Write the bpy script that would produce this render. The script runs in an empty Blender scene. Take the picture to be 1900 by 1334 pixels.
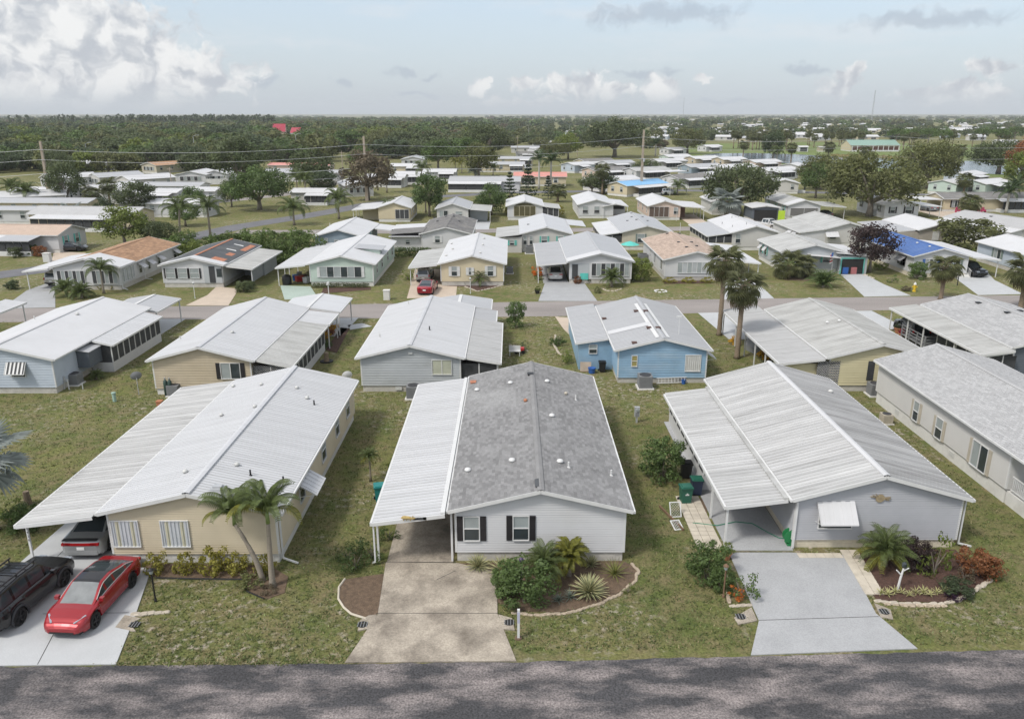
import bpy, math, random
import numpy as np
from math import sin, cos, pi, radians as R
from mathutils import Vector, Matrix
S = bpy.context.scene
COL = S.collection
random.seed(7)
rnd = random.random
def ru(a, b): return a + (b-a)*random.random()

# ------------------------------------------------------------------ camera
F, CX, CY, HOR, CAMH = 1450.0, 950.0, 667.0, 212.0, 20.0
PIT = math.atan((CY-HOR)/F)
cam = bpy.data.cameras.new('camera'); cam.sensor_width = 36; cam.lens = F/1900*36
cam.clip_start = 0.5; cam.clip_end = 60000
co = bpy.data.objects.new('camera', cam); COL.objects.link(co)
co.location = (0, 0, CAMH); co.rotation_euler = (pi/2-PIT, 0, 0); S.camera = co

def ray(px, py):
    u = (px-CX)/F; v = -(py-CY)/F
    return u, cos(PIT)+v*sin(PIT), -sin(PIT)+v*cos(PIT)
def at(px, py, z=0.0):          # pixel -> point on the horizontal plane z
    dx, dy, dz = ray(px, py); t = (z-CAMH)/dz
    return dx*t, dy*t
def atY(px, py, Y):             # pixel -> (X, Z) on the wall plane y = Y
    dx, dy, dz = ray(px, py); t = Y/dy
    return dx*t, CAMH+dz*t
def atX(px, py, X):             # pixel -> (Y, Z) on the wall plane x = X
    dx, dy, dz = ray(px, py); t = X/dx
    return dy*t, CAMH+dz*t

# ------------------------------------------------------------------ world: hazy sky with fair-weather cloud
WSTR, EXPO = .12, .95
SUN_EL, SUN_AZ = 52.0, -128.0    # azimuth clockwise from +Y: light comes from behind-left
W = bpy.data.worlds.new('World'); S.world = W; W.use_nodes = True
nt = W.node_tree; N = nt.nodes; Lk = nt.links; N.clear()
def nd(t, **k):
    n = N.new(t)
    for a, b in k.items(): setattr(n, a, b)
    return n
def ma(op, a, b=None, c=None):
    n = nd('ShaderNodeMath', operation=op)
    for i, x in enumerate((a, b, c)):
        if x is None: continue
        if isinstance(x, (int, float)): n.inputs[i].default_value = x
        else: Lk.new(x, n.inputs[i])
    return n.outputs[0]
def vm(op, a, b=None):
    n = nd('ShaderNodeVectorMath', operation=op)
    for i, x in enumerate((a, b)):
        if x is None: continue
        if isinstance(x, tuple): n.inputs[i].default_value = x
        else: Lk.new(x, n.inputs[i])
    return n.outputs['Value' if op == 'LENGTH' else 'Vector']
def noise(v, sc, det=6, ro=.55, dim='3D'):
    n = nd('ShaderNodeTexNoise'); n.inputs['Scale'].default_value = sc
    n.inputs['Detail'].default_value = det; n.inputs['Roughness'].default_value = ro
    Lk.new(v, n.inputs['Vector']); return n.outputs['Fac']
def sstep(x, lo, hi):
    n = nd('ShaderNodeMapRange', interpolation_type='SMOOTHSTEP')
    n.inputs['From Min'].default_value = lo; n.inputs['From Max'].default_value = hi
    Lk.new(x, n.inputs['Value']); return n.outputs['Result']
def mixc(f, a, b):
    n = nd('ShaderNodeMix', data_type='RGBA')
    if isinstance(f, (int, float)): n.inputs[0].default_value = f
    else: Lk.new(f, n.inputs[0])
    for i, x in ((6, a), (7, b)):
        if isinstance(x, tuple): n.inputs[i].default_value = (*x, 1)
        else: Lk.new(x, n.inputs[i])
    return n.outputs[2]
sky = nd('ShaderNodeTexSky', sky_type='NISHITA'); sky.sun_disc = False
sky.sun_elevation = R(SUN_EL); sky.sun_rotation = R(SUN_AZ); sky.altitude = 20
sky.air_density = 1.0; sky.dust_density = 2.2; sky.ozone_density = 1.5
tc = nd('ShaderNodeTexCoord'); sx = nd('ShaderNodeSeparateXYZ'); Lk.new(tc.outputs['Generated'], sx.inputs[0])
az = ma('MULTIPLY', ma('ARCTAN2', sx.outputs[0], sx.outputs[1]), 57.2958)
el = ma('MULTIPLY', ma('ARCSINE', sx.outputs[2]), 57.2958)
cq = nd('ShaderNodeCombineXYZ'); Lk.new(az, cq.inputs[0]); Lk.new(el, cq.inputs[1]); q = cq.outputs[0]
wz = nd('ShaderNodeTexNoise'); wz.inputs['Scale'].default_value = .55; wz.inputs['Detail'].default_value = 5; Lk.new(q, wz.inputs['Vector'])
q0 = q; wv = vm('MULTIPLY', vm('SUBTRACT', wz.outputs['Color'], (.5, .5, .5)), (3.0, 2.2, 0)); q = vm('ADD', q0, wv)
n1 = ma('ADD', ma('MULTIPLY', noise(q, .62, 8, .58), .68), ma('MULTIPLY', noise(q, 2.3, 6, .6), .32))
nA = noise(q, .50, 6, .52); nB = noise(vm('ADD', q, (-.55, .85, 0)), .50, 6, .52)
n3 = noise(vm('MULTIPLY', q0, (.16, 1.0, 1)), .9, 6, .6)
KD = 1/(WSTR*2**EXPO)
def D(r, g, b): return tuple((((c/255+.055)/1.055)**2.4)*KD for c in (r, g, b))   # wanted picture tone -> sky radiance
def azel(px, py):
    x, y, z = ray(px, py); return math.degrees(math.atan2(x, y)), math.degrees(math.atan2(z, math.hypot(x, y)))
PXD = math.degrees(1/F)
def field(bl):
    f = None
    for (x, y, hx, hy) in bl:
        a, e = azel(x, y)
        d = vm('LENGTH', vm('MULTIPLY', vm('SUBTRACT', q, (a, e, 0)), (1/(hx*PXD), 1/(hy*PXD), 0)))
        o = ma('SUBTRACT', 1.0, d)
        f = o if f is None else ma('MAXIMUM', f, o)
    return f
cum = field([(40, 60, 250, 125), (50, 150, 230, 55), (210, 60, 110, 75), (215, 120, 160, 60), (330, 140, 135, 50), (120, 185, 240, 30), (400, 162, 60, 22),
             (-160, 90, 260, 120), (893, 164, 26, 13), (905, 152, 14, 9), (972, 156, 36, 17), (1030, 158, 36, 26), (1090, 160, 44, 30), (1145, 170, 34, 18), (1232, 165, 46, 32),
             (1555, 172, 38, 24), (1575, 150, 30, 26), (1598, 128, 26, 18), (1298, 142, 15, 8), (1830, 124, 44, 22), (1700, 180, 52, 14),
             (1775, 174, 38, 20), (1832, 176, 40, 22), (475, 186, 11, 9), (980, 188, 90, 9), (2010, 165, 90, 40), (2150, 120, 130, 70)])
grey = field([(1185, 138, 56, 13), (752, 136, 36, 10), (640, 162, 20, 11), (1500, 128, 42, 10), (1245, 131, 26, 9), (1220, 30, 190, 24), (1720, 38, 170, 18),
              (800, 142, 24, 7), (770, 172, 40, 7), (1350, 190, 70, 6), (480, 155, 60, 16)])
wisp = field([(390, 66, 200, 34), (720, 8, 150, 22), (1180, 14, 330, 30), (1500, 60, 500, 50), (520, 78, 200, 14)])
mc = ma('MULTIPLY', sstep(ma('ADD', ma('MULTIPLY', cum, 1.0), ma('MULTIPLY', ma('SUBTRACT', n1, .5), 2.4)), .0, .42), sstep(el, -.3, 2.0))
mg = sstep(ma('ADD', grey, ma('MULTIPLY', ma('SUBTRACT', n1, .5), 2.2)), .05, .75)
mw = sstep(ma('ADD', wisp, ma('MULTIPLY', ma('SUBTRACT', n3, .5), 3.2)), .1, 1.5)
# the rest of the vault (above the frame): unseen high cloud, widened and whitened to brighten the scene
zz = ma('MAXIMUM', sx.outputs[2], .06)
cp = nd('ShaderNodeCombineXYZ'); Lk.new(ma('DIVIDE', sx.outputs[0], zz), cp.inputs[0]); Lk.new(ma('DIVIDE', sx.outputs[1], zz), cp.inputs[1])
nh = noise(cp.outputs[0], .8, 6, .6)
mh = ma('MULTIPLY', sstep(nh, .30, .52), sstep(el, 8.5, 16.0))
skyc = mixc(sstep(el, 22.0, 2.0), sky.outputs[0], mixc(.75, sky.outputs[0], D(206, 217, 228)))
relief = ma('ADD', .58, ma('MULTIPLY', ma('SUBTRACT', nA, nB), 3.0))
relief = sstep(relief, .05, 1.05)
cloudc = mixc(relief, D(194, 199, 207), D(249, 249, 248))
c1 = mixc(ma('MULTIPLY', mw, .55), skyc, D(228, 233, 238))
c2 = mixc(ma('MULTIPLY', mg, .62), c1, D(178, 189, 203))
c3 = mixc(ma('MULTIPLY', mc, .93), c2, cloudc)
c4 = mixc(ma('MULTIPLY', mh, .8), c3, D(248, 248, 247))
bg = nd('ShaderNodeBackground'); bg.inputs['Strength'].default_value = WSTR; Lk.new(c4, bg.inputs['Color'])
wo = nd('ShaderNodeOutputWorld'); Lk.new(bg.outputs[0], wo.inputs[0])

sun = bpy.data.lights.new('sun', 'SUN'); sun.energy = 1.5; sun.angle = R(11); sun.color = (1, .965, .91)
so = bpy.data.objects.new('sun', sun); COL.objects.link(so)
sd = Vector((sin(R(SUN_AZ))*cos(R(SUN_EL)), cos(R(SUN_AZ))*cos(R(SUN_EL)), sin(R(SUN_EL))))
so.rotation_euler = sd.to_track_quat('Z', 'Y').to_euler(); so.location = (0, 0, 100)
vs = S.view_settings; vs.view_transform = 'Standard'; vs.look = 'None'; vs.gamma = 1; vs.use_curve_mapping = False; vs.exposure = EXPO

# ------------------------------------------------------------------ materials (all procedural)
MATS = {}
def mat(name, col, rough=.6, var=.10, sc=2.0, stretch=(1, 1, 1), dark=None, damt=.5, dsc=.5, dlo=.5, dhi=.7, bump=0, bsc=40,
        metal=0, spec=.4, island=0, coat=0, dstretch=None, fine=0, fsc=25, trans=0, orand=0):
    if name in MATS: return MATS[name]
    m = bpy.data.materials.new(name); m.use_nodes = True; t = m.node_tree; n = t.nodes; l = t.links
    b = n['Principled BSDF']
    b.inputs['Roughness'].default_value = rough; b.inputs['Metallic'].default_value = metal
    b.inputs['Specular IOR Level'].default_value = spec; b.inputs['Coat Weight'].default_value = coat
    g = n.new('ShaderNodeNewGeometry')
    def nz(scale, st, det=5):
        mp = n.new('ShaderNodeVectorMath'); mp.operation = 'MULTIPLY'; mp.inputs[1].default_value = st; l.new(g.outputs['Position'], mp.inputs[0])
        z = n.new('ShaderNodeTexNoise'); z.inputs['Scale'].default_value = scale; z.inputs['Detail'].default_value = det; z.inputs['Roughness'].default_value = .6
        l.new(mp.outputs[0], z.inputs['Vector']); return z.outputs['Fac']
    def mx(f, a, c):
        q = n.new('ShaderNodeMix'); q.data_type = 'RGBA'
        l.new(f, q.inputs[0])
        for i, x in ((6, a), (7, c)):
            if isinstance(x, tuple): q.inputs[i].default_value = (*x, 1)
            else: l.new(x, q.inputs[i])
        return q.outputs[2]
    def rng(f, a, c, lo=0, hi=1):
        q = n.new('ShaderNodeMapRange'); q.inputs['From Min'].default_value = a; q.inputs['From Max'].default_value = c
        q.inputs['To Min'].default_value = lo; q.inputs['To Max'].default_value = hi; l.new(f, q.inputs['Value']); return q.outputs[0]
    lo = tuple(max(0, c*(1-var)) for c in col); hi = tuple(min(1, c*(1+var)) for c in col)
    c = mx(rng(nz(sc, stretch), .3, .7), lo, hi)
    if island:
        lo = tuple(x*(1-island) for x in (1, 1, 1)); hi = tuple(x*(1+island) for x in (1, 1, 1))
        q = n.new('ShaderNodeMix'); q.data_type = 'RGBA'; q.blend_type = 'MULTIPLY'; q.inputs[0].default_value = 1
        l.new(c, q.inputs[6]); l.new(mx(g.outputs['Random Per Island'], lo, hi), q.inputs[7]); c = q.outputs[2]
    if orand:
        oi = n.new('ShaderNodeObjectInfo'); q = n.new('ShaderNodeMix'); q.data_type = 'RGBA'; q.blend_type = 'MULTIPLY'; q.inputs[0].default_value = 1
        l.new(c, q.inputs[6]); l.new(mx(oi.outputs['Random'], (1-orand,)*3, (1+orand*.5,)*3), q.inputs[7]); c = q.outputs[2]
    if dark:
        c = mx(rng(nz(dsc, dstretch or stretch, 6), dlo, dhi, 0, damt), c, dark)
    if fine:
        q = n.new('ShaderNodeMix'); q.data_type = 'RGBA'; q.blend_type = 'MULTIPLY'; q.inputs[0].default_value = 1
        l.new(c, q.inputs[6]); l.new(mx(rng(nz(fsc, (1, 1, 1), 3), .3, .7), (1-fine,)*3, (1+fine,)*3), q.inputs[7]); c = q.outputs[2]
    l.new(c, b.inputs['Base Color'])
    if bump:
        bp = n.new('ShaderNodeBump'); bp.inputs['Strength'].default_value = bump; bp.inputs['Distance'].default_value = .05
        l.new(nz(bsc, (1, 1, 1), 4), bp.inputs['Height']); l.new(bp.outputs[0], b.inputs['Normal'])
    if trans:
        tr = n.new('ShaderNodeBsdfTranslucent'); l.new(c, tr.inputs['Color'])
        ms = n.new('ShaderNodeMixShader'); ms.inputs[0].default_value = trans
        l.new(b.outputs[0], ms.inputs[1]); l.new(tr.outputs[0], ms.inputs[2]); l.new(ms.outputs[0], n['Material Output'].inputs['Surface'])
    MATS[name] = m; return m
WHITE = mat('white_trim', (.60, .60, .59), .45, .05)
ALU = mat('dull_aluminium', (.52, .52, .50), .5, .1)
DARK = mat('dark_gap', (.02, .02, .02), .8)
SCREEN = mat('insect_screen', (.045, .047, .05), .7, .25, 1.5)
GLASS = mat('window_glass', (.035, .045, .05), .06, .2, .8, spec=.6)
GLASSB = mat('window_blinds', (.30, .33, .33), .15, .12, 1.2, spec=.6)
BLACKS = mat('black_shutter', (.022, .02, .022), .5)
TEAL = mat('teal_shutter', (.13, .42, .37), .5)
BEIGES = mat('taupe_shutter', (.42, .38, .31), .5)
WHITES = mat('white_shutter', (.60, .60, .59), .5)
BLUES = mat('blue_shutter', (.06, .13, .32), .5)
DGREENS = mat('grey_green_shutter', (.17, .21, .19), .5)
# house walls
W_CREAM = mat('cream_siding', (.52, .45, .325), .55, .06, .7, dark=(.38, .32, .22), damt=.35, dsc=.6)
W_WHITE = mat('white_siding', (.54, .54, .545), .5, .04, .7, dark=(.45, .44, .42), damt=.25, dsc=.5)
W_GREY = mat('grey_siding', (.40, .405, .425), .55, .05, .6, dark=(.28, .29, .3), damt=.3)
W_LILAC = mat('blue_grey_siding', (.43, .48, .54), .55, .06, .7, dark=(.33, .37, .41), damt=.4)
W_STONE = mat('pale_grey_siding', (.40, .42, .43), .55, .06, .7, (1, 1, 1), dark=(.27, .28, .27), damt=.45, dsc=.35, dstretch=(1, 1, 2.5))
W_TAN = mat('tan_siding', (.47, .40, .29), .55, .07, .8, dark=(.36, .29, .2), damt=.35)
W_BLUE = mat('blue_siding', (.23, .36, .48), .55, .10, .9, dark=(.36, .44, .5), damt=.6, dsc=.45, dstretch=(.5, .5, 3))
W_YEL = mat('pale_yellow_siding', (.56, .51, .33), .55, .06, .8)
W_SLATE = mat('slate_siding', (.10, .115, .135), .55, .08)
W_BONE = mat('bone_siding', (.50, .49, .465), .55, .04, .6)
W_SAGE = mat('sage_siding', (.44, .52, .46), .55, .05, .8)
W_BUTTER = mat('butter_siding', (.54, .47, .33), .55, .05, .8)
W_BLUEG = mat('slate_blue_siding', (.25, .31, .36), .55, .06)
W_KHAKI = mat('khaki_siding', (.48, .44, .35), .55, .06)
W_TAUPE = mat('taupe_siding', (.33, .30, .26), .55, .06)
W_PINK = mat('blush_siding', (.58, .46, .39), .55, .06)
BLOCK = mat('skirting_block', (.46, .44, .40), .8, .12, 3, island=.12, dark=(.3, .27, .23), damt=.5, dsc=.8)
BLOCKW = mat('white_skirting', (.62, .61, .58), .7, .06, 3, dark=(.4, .38, .34), damt=.4, dsc=.8)
BLOCKC = mat('cream_skirting_block', (.60, .54, .43), .8, .1, 3, island=.1, dark=(.4, .36, .3), damt=.4)
# roofs (streaks run down the slope, across the house)
R_WHITE = mat('white_metal_roof', (.50, .505, .515), .45, .05, .6, (.5, 3, 1), orand=.05, dark=(.36, .36, .36), damt=.35, dsc=.8, dstretch=(.4, 5, 1))
R_WHITE2 = mat('chalky_white_roof', (.54, .54, .545), .5, .04, .5, dark=(.42, .42, .41), damt=.3, dsc=.3)
R_DIRTY = mat('stained_metal_roof', (.47, .47, .465), .5, .07, .8, (.5, 3, 1), orand=.16, dark=(.19, .185, .175), damt=.6, dsc=.8, dlo=.50, dhi=.75, dstretch=(.3, 9, 1))
R_DIRTY2 = mat('grimy_metal_roof', (.36, .36, .36), .5, .08, .8, (.5, 3, 1), orand=.18, dark=(.16, .155, .15), damt=.65, dsc=.8, dlo=.46, dhi=.72, dstretch=(.3, 9, 1))
R_GREYM = mat('grey_metal_roof', (.38, .385, .395), .45, .06, .6, (.5, 3, 1), dark=(.33, .33, .33), damt=.4, dsc=.8, dstretch=(.4, 5, 1))
R_OLD = mat('weathered_roof', (.42, .42, .405), .6, .08, .6, dark=(.24, .235, .22), damt=.65, dsc=.5, dlo=.45, dhi=.7, dstretch=(.5, 2.5, 1))
R_SH = mat('grey_shingle', (.215, .213, .212), .9, .10, .8, island=.20, dark=(.36, .36, .355), damt=.55, dsc=.22, dlo=.5, dhi=.72, fine=.25, fsc=30)
R_SHL = mat('light_grey_shingle', (.37, .37, .37), .9, .05, .8, island=.12, dark=(.31, .305, .30), damt=.3, dsc=.3, fine=.2)
R_SHD = mat('dark_shingle', (.16, .155, .15), .9, .12, 1, island=.15, dark=(.26, .25, .22), damt=.6, dsc=.5, fine=.25)
R_BRN = mat('brown_shingle', (.33, .20, .12), .9, .15, 1.5, island=.2, fine=.25)
R_TAN = mat('tan_shingle', (.40, .31, .25), .9, .08, 1.2, island=.15, fine=.2)
R_TAR = mat('tar_roof', (.075, .08, .085), .8, .2, .8, dark=(.15, .15, .14), damt=.5, dsc=.5)
R_BLUE = mat('blue_tarp_roof', (.055, .125, .33), .5, .15, .5, (.5, 3, 1), dark=(.13, .20, .36), damt=.6, dsc=.7, dstretch=(.5, 5, 1))
R_SKYB = mat('sky_blue_roof', (.20, .42, .66), .5, .08)
R_SALM = mat('salmon_roof', (.56, .25, .21), .6, .08)
R_GRN = mat('green_roof', (.22, .33, .28), .6, .08)
R_RUST = mat('rusty_flashing', (.40, .17, .10), .8, .3, 3)
# ground and paving
ASPH = mat('old_asphalt', (.056, .055, .058), .9, .22, .5, (.35, 1.2, 1), dark=(.265, .232, .222), damt=.9, dsc=.8, dlo=.44, dhi=.66, dstretch=(.45, 1.1, 1), fine=.55, fsc=13, bump=.4)
ASPHB = mat('worn_asphalt', (.26, .235, .22), .9, .12, .4, (.2, 1, 1), dark=(.18, .165, .155), damt=.5, dsc=.3, fine=.15, fsc=10)
ASPHC = mat('grey_asphalt', (.14, .14, .15), .9, .15, .4, fine=.2, fsc=8)
CONC = mat('stained_concrete', (.37, .325, .265), .85, .14, 1.2, dark=(.13, .11, .088), damt=.85, dsc=.7, dlo=.42, dhi=.70, fine=.22, fsc=14)
CONCG = mat('grey_painted_concrete', (.35, .355, .36), .7, .06, .8, dark=(.27, .275, .28), damt=.4, dsc=.6, fine=.12, fsc=16)
CONCL = mat('pale_blue_concrete', (.44, .45, .455), .7, .05, .8, dark=(.36, .37, .37), damt=.4, dsc=.5, fine=.1)
CONCT = mat('tan_concrete', (.48, .40, .32), .85, .08, .8, fine=.1)
CONCGR = mat('green_painted_concrete', (.35, .42, .37), .8, .08, .8, fine=.1)
PAVER = mat('sandstone_paver', (.50, .45, .37), .85, .12, 2, island=.15, dark=(.28, .25, .2), damt=.5, dsc=1.2)
STONE = mat('edging_stone', (.40, .33, .25), .9, .15, 4, island=.25, dark=(.18, .14, .1), damt=.5, dsc=2, bump=.4, bsc=20)
STONEP = mat('pale_edging_stone', (.43, .38, .31), .9, .12, 4, island=.2)
MULCH = mat('red_brown_mulch', (.085, .047, .035), .95, .35, 9, fine=.5, fsc=40, bump=.8, bsc=30)
DIRT = mat('leaf_litter', (.13, .09, .06), .95, .3, 5, fine=.4, fsc=30, bump=.6)
def grass_mat():
    m = bpy.data.materials.new('lawn'); m.use_nodes = True; t = m.node_tree; n = t.nodes; l = t.links; b = n['Principled BSDF']
    b.inputs['Roughness'].default_value = .95; b.inputs['Specular IOR Level'].default_value = .15
    g = n.new('ShaderNodeNewGeometry')
    def nz(s, d=5, ro=.6):
        z = n.new('ShaderNodeTexNoise'); z.inputs['Scale'].default_value = s; z.inputs['Detail'].default_value = d; z.inputs['Roughness'].default_value = ro
        l.new(g.outputs['Position'], z.inputs['Vector']); return z.outputs['Fac']
    def mp(f, a, c, lo=0, hi=1):
        q = n.new('ShaderNodeMapRange'); q.inputs[1].default_value = a; q.inputs[2].default_value = c; q.inputs[3].default_value = lo; q.inputs[4].default_value = hi
        l.new(f, q.inputs[0]); return q.outputs[0]
    def mx(f, a, c, bt='MIX'):
        q = n.new('ShaderNodeMix'); q.data_type = 'RGBA'; q.blend_type = bt
        if isinstance(f, float): q.inputs[0].default_value = f
        else: l.new(f, q.inputs[0])
        for i, x in ((6, a), (7, c)):
            if isinstance(x, tuple): q.inputs[i].default_value = (*x, 1)
            else: l.new(x, q.inputs[i])
        return q.outputs[2]
    c = mx(mp(nz(.22), .35, .65), (.105, .130, .040), (.172, .176, .062))
    c = mx(mp(nz(.9, 6), .40, .68), c, (.205, .170, .092))
    c = mx(mp(nz(2.2, 6, .65), .50, .72, 0, .8), c, (.062, .085, .026))
    sand = n.new('ShaderNodeMath'); sand.operation = 'MULTIPLY'; l.new(mp(nz(.10, 3), .46, .62), sand.inputs[0]); l.new(mp(nz(2.6, 6, .65), .52, .66), sand.inputs[1])
    c = mx(sand.outputs[0], c, (.42, .365, .31))
    c = mx(1.0, c, mx(mp(nz(9, 4, .7), .25, .75), (.50, .50, .50), (1.5, 1.5, 1.5)), 'MULTIPLY')
    l.new(c, b.inputs['Base Color'])
    bp = n.new('ShaderNodeBump'); bp.inputs['Strength'].default_value = .9; bp.inputs['Distance'].default_value = .12; l.new(nz(7, 5, .7), bp.inputs['Height']); l.new(bp.outputs[0], b.inputs['Normal'])
    return m
LAWN = grass_mat()
MEADOW = mat('meadow', (.13, .17, .045), .95, .2, .05, dark=(.2, .17, .08), damt=.6, dsc=.02)
# plants
def leafm(name, col, var=.38, isl=.28, tr=.38): return mat(name, col, .55, var, .13, island=isl, spec=.3, trans=tr)
LF_OAK = leafm('oak_leaf', (.105, .130, .058)); LF_OLIVE = leafm('olive_leaf', (.135, .146, .056)); LF_DARK = leafm('dark_leaf', (.078, .106, .052))
LF_GREEN = leafm('green_leaf', (.105, .155, .050)); LF_LIME = leafm('lime_leaf', (.17, .21, .05)); LF_RUST = leafm('rust_leaf', (.27, .115, .05))
LF_MAROON = leafm('maroon_leaf', (.055, .038, .036)); LF_YEL = leafm('yellow_leaf', (.26, .24, .05)); LF_BROWN = leafm('brown_leaf', (.16, .13, .085))
LF_PALM = leafm('palm_leaf', (.10, .13, .042), .2); LF_PALMY = leafm('yellow_palm_leaf', (.17, .17, .030), .25); LF_SABAL = leafm('sabal_leaf', (.13, .14, .062), .2)
LF_BISM = leafm('silver_palm_leaf', (.29, .32, .30), .15, .25); LF_PALMD = leafm('royal_palm_leaf', (.055, .085, .034), .2); LF_DEAD = leafm('dead_frond', (.22, .16, .09), .2)
LF_AGAVE = mat('agave_leaf', (.10, .135, .075), .5, .15, 3, island=.2); LF_AGAVEE = mat('agave_edge', (.48, .45, .24), .5, .1, 3)
LF_PINE = leafm('pine_needle', (.045, .065, .036)); LF_PINK = leafm('pink_flower', (.45, .06, .12)); LF_ORANGE = leafm('orange_flower', (.55, .16, .03)); LF_GOLD = leafm('gold_flower', (.62, .36, .03)); LF_PURP = leafm('purple_leaf', (.05, .025, .05))
LF_HEDGE = leafm('hedge_leaf', (.12, .17, .05))
BARK = mat('grey_bark', (.19, .165, .135), .95, .25, 6, bump=.6, bsc=18); BARKP = mat('palm_bark', (.26, .225, .18), .9, .2, 5, (1, 1, 6), bump=.5, bsc=14); BARKR = mat('royal_trunk', (.42, .40, .36), .85, .12, 3); CROWNSHAFT = mat('green_crownshaft', (.20, .26, .09), .5, .15, 4)
BARKS = mat('sabal_trunk', (.22, .17, .12), .95, .25, 5, (1, 1, 5), bump=.7, bsc=12)
WATER = mat('pond_water', (.05, .075, .11), .12, .15, .02, (1, 3, 1), spec=.6, bump=.08, bsc=1.5)
WOOD = mat('pole_wood', (.36, .30, .24), .9, .15, 3, (1, 1, .2)); GALV = mat('galvanised', (.45, .46, .47), .45, .08, metal=.3)
BLACK = mat('black_plastic', (.016, .016, .017), .45); RUBBER = mat('tyre_rubber', (.018, .018, .018), .85)
GREENB = mat('green_bin_plastic', (.02, .11, .075), .45); TEALB = mat('teal_bin_plastic', (.02, .20, .19), .45)
ACG = mat('air_conditioner_grey', (.20, .205, .21), .55, .1); ACD = mat('air_conditioner_grille', (.05, .05, .055), .6); TERRA = mat('terracotta', (.40, .17, .09), .8)
REDP = mat('red_plastic', (.40, .03, .03), .4); BLUEP = mat('blue_plastic', (.03, .10, .32), .4); ORANGEP = mat('orange_plastic', (.70, .17, .03), .4); YELP = mat('yellow_paint', (.62, .42, .03), .5); TEALP = mat('teal_fabric', (.10, .48, .42), .6); PINKP = mat('pink_plastic', (.40, .05, .12), .5); WOODB = mat('brown_wood', (.16, .10, .06), .8)
# ------------------------------------------------------------------ mesh helpers
class MB:
    def __init__(s): s.v = []; s.f = []; s.m = []
    def quad(s, a, b, c, d, m=0):
        i = len(s.v); s.v += [a, b, c, d]; s.f.append((i, i+1, i+2, i+3)); s.m.append(m)
    def poly(s, pts, m=0):
        i = len(s.v); s.v += list(pts); s.f.append(tuple(range(i, i+len(pts)))); s.m.append(m)
    def box(s, x0, x1, y0, y1, z0, z1, m=0, T=None):
        i = len(s.v)
        p = [(x0, y0, z0), (x1, y0, z0), (x1, y1, z0), (x0, y1, z0), (x0, y0, z1), (x1, y0, z1), (x1, y1, z1), (x0, y1, z1)]
        s.v += [T(*q) for q in p] if T else p
        fs = [(3, 2, 1, 0), (4, 5, 6, 7), (0, 1, 5, 4), (1, 2, 6, 5), (2, 3, 7, 6), (3, 0, 4, 7)]
        s.f += [tuple(i+j for j in f) for f in fs]; s.m += [m]*6
    def bar(s, a, b, w, h=None, m=0, up=(0, 0, 1)):     # a square bar from a to b
        h = h or w; a = Vector(a); b = Vector(b); d = (b-a).normalized(); u = Vector(up)
        if abs(d.dot(u)) > .97: u = Vector((0, 1, 0))
        r = d.cross(u).normalized(); u = r.cross(d).normalized(); i = len(s.v)
        for p in (a, b):
            for sx_, sy_ in ((-1, -1), (1, -1), (1, 1), (-1, 1)): s.v.append(tuple(p+r*(sx_*w/2)+u*(sy_*h/2)))
        fs = [(0, 1, 2, 3), (7, 6, 5, 4), (0, 4, 5, 1), (1, 5, 6, 2), (2, 6, 7, 3), (3, 7, 4, 0)]
        s.f += [tuple(i+j for j in f) for f in fs]; s.m += [m]*6
    def tube(s, pts, rad, n=8, m=0, cap=True):
        pts = [Vector(p) for p in pts]; i0 = len(s.v)
        if isinstance(rad, (int, float)): rad = [rad]*len(pts)
        for k, p in enumerate(pts):
            d = (pts[min(k+1, len(pts)-1)]-pts[max(k-1, 0)]).normalized()
            u = Vector((0, 0, 1)) if abs(d.z) < .9 else Vector((0, 1, 0))
            r = d.cross(u).normalized(); u = r.cross(d)
            for j in range(n):
                a = 2*pi*j/n; s.v.append(tuple(p+(r*cos(a)+u*sin(a))*rad[k]))
        for k in range(len(pts)-1):
            for j in range(n):
                a = i0+k*n+j; b = i0+k*n+(j+1) % n
                s.f.append((a, b, b+n, a+n)); s.m.append(m)
        if cap:
            s.f.append(tuple(i0+j for j in range(n))[::-1]); s.m.append(m)
            s.f.append(tuple(i0+(len(pts)-1)*n+j for j in range(n))); s.m.append(m)
    def lathe(s, prof, n=16, c=(0, 0, 0), m=0, axis='z'):
        i0 = len(s.v)
        for r, z in prof:
            for j in range(n):
                a = 2*pi*j/n
                s.v.append((c[0]+r*cos(a), c[1]+r*sin(a), c[2]+z) if axis == 'z' else (c[0]+r*cos(a), c[1]+z, c[2]+r*sin(a)))
        for k in range(len(prof)-1):
            for j in range(n):
                a = i0+k*n+j; b = i0+k*n+(j+1) % n; s.f.append((a, b, b+n, a+n)); s.m.append(m)
    def prism(s, poly, z0, z1, m=0):
        i = len(s.v); n = len(poly)
        s.v += [(x, y, z0) for x, y in poly]+[(x, y, z1) for x, y in poly]
        s.f.append(tuple(i+n+j for j in range(n))); s.m.append(m)
        for j in range(n): s.f.append((i+j, i+(j+1) % n, i+n+(j+1) % n, i+n+j)); s.m.append(m)
    def mesh(s, name, mats, smooth=False):
        me = bpy.data.meshes.new(name); me.from_pydata(s.v, [], s.f)
        for q in (mats if isinstance(mats, (list, tuple)) else [mats]): me.materials.append(q)
        if any(s.m): me.polygons.foreach_set('material_index', s.m)
        if smooth: me.polygons.foreach_set('use_smooth', [True]*len(s.f))
        me.update(); return me
    def build(s, name, mats, parent=None, smooth=False):
        return put(name, s.mesh(name, mats, smooth), parent)
def put(name, me, parent=None, loc=None, rot=None, sc=None):
    o = bpy.data.objects.new(name, me); COL.objects.link(o)
    if parent is not None: o.parent = parent
    if loc is not None: o.location = loc
    if rot is not None: o.rotation_euler = rot
    if sc is not None: o.scale = sc if isinstance(sc, tuple) else (sc, sc, sc)
    return o
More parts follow.
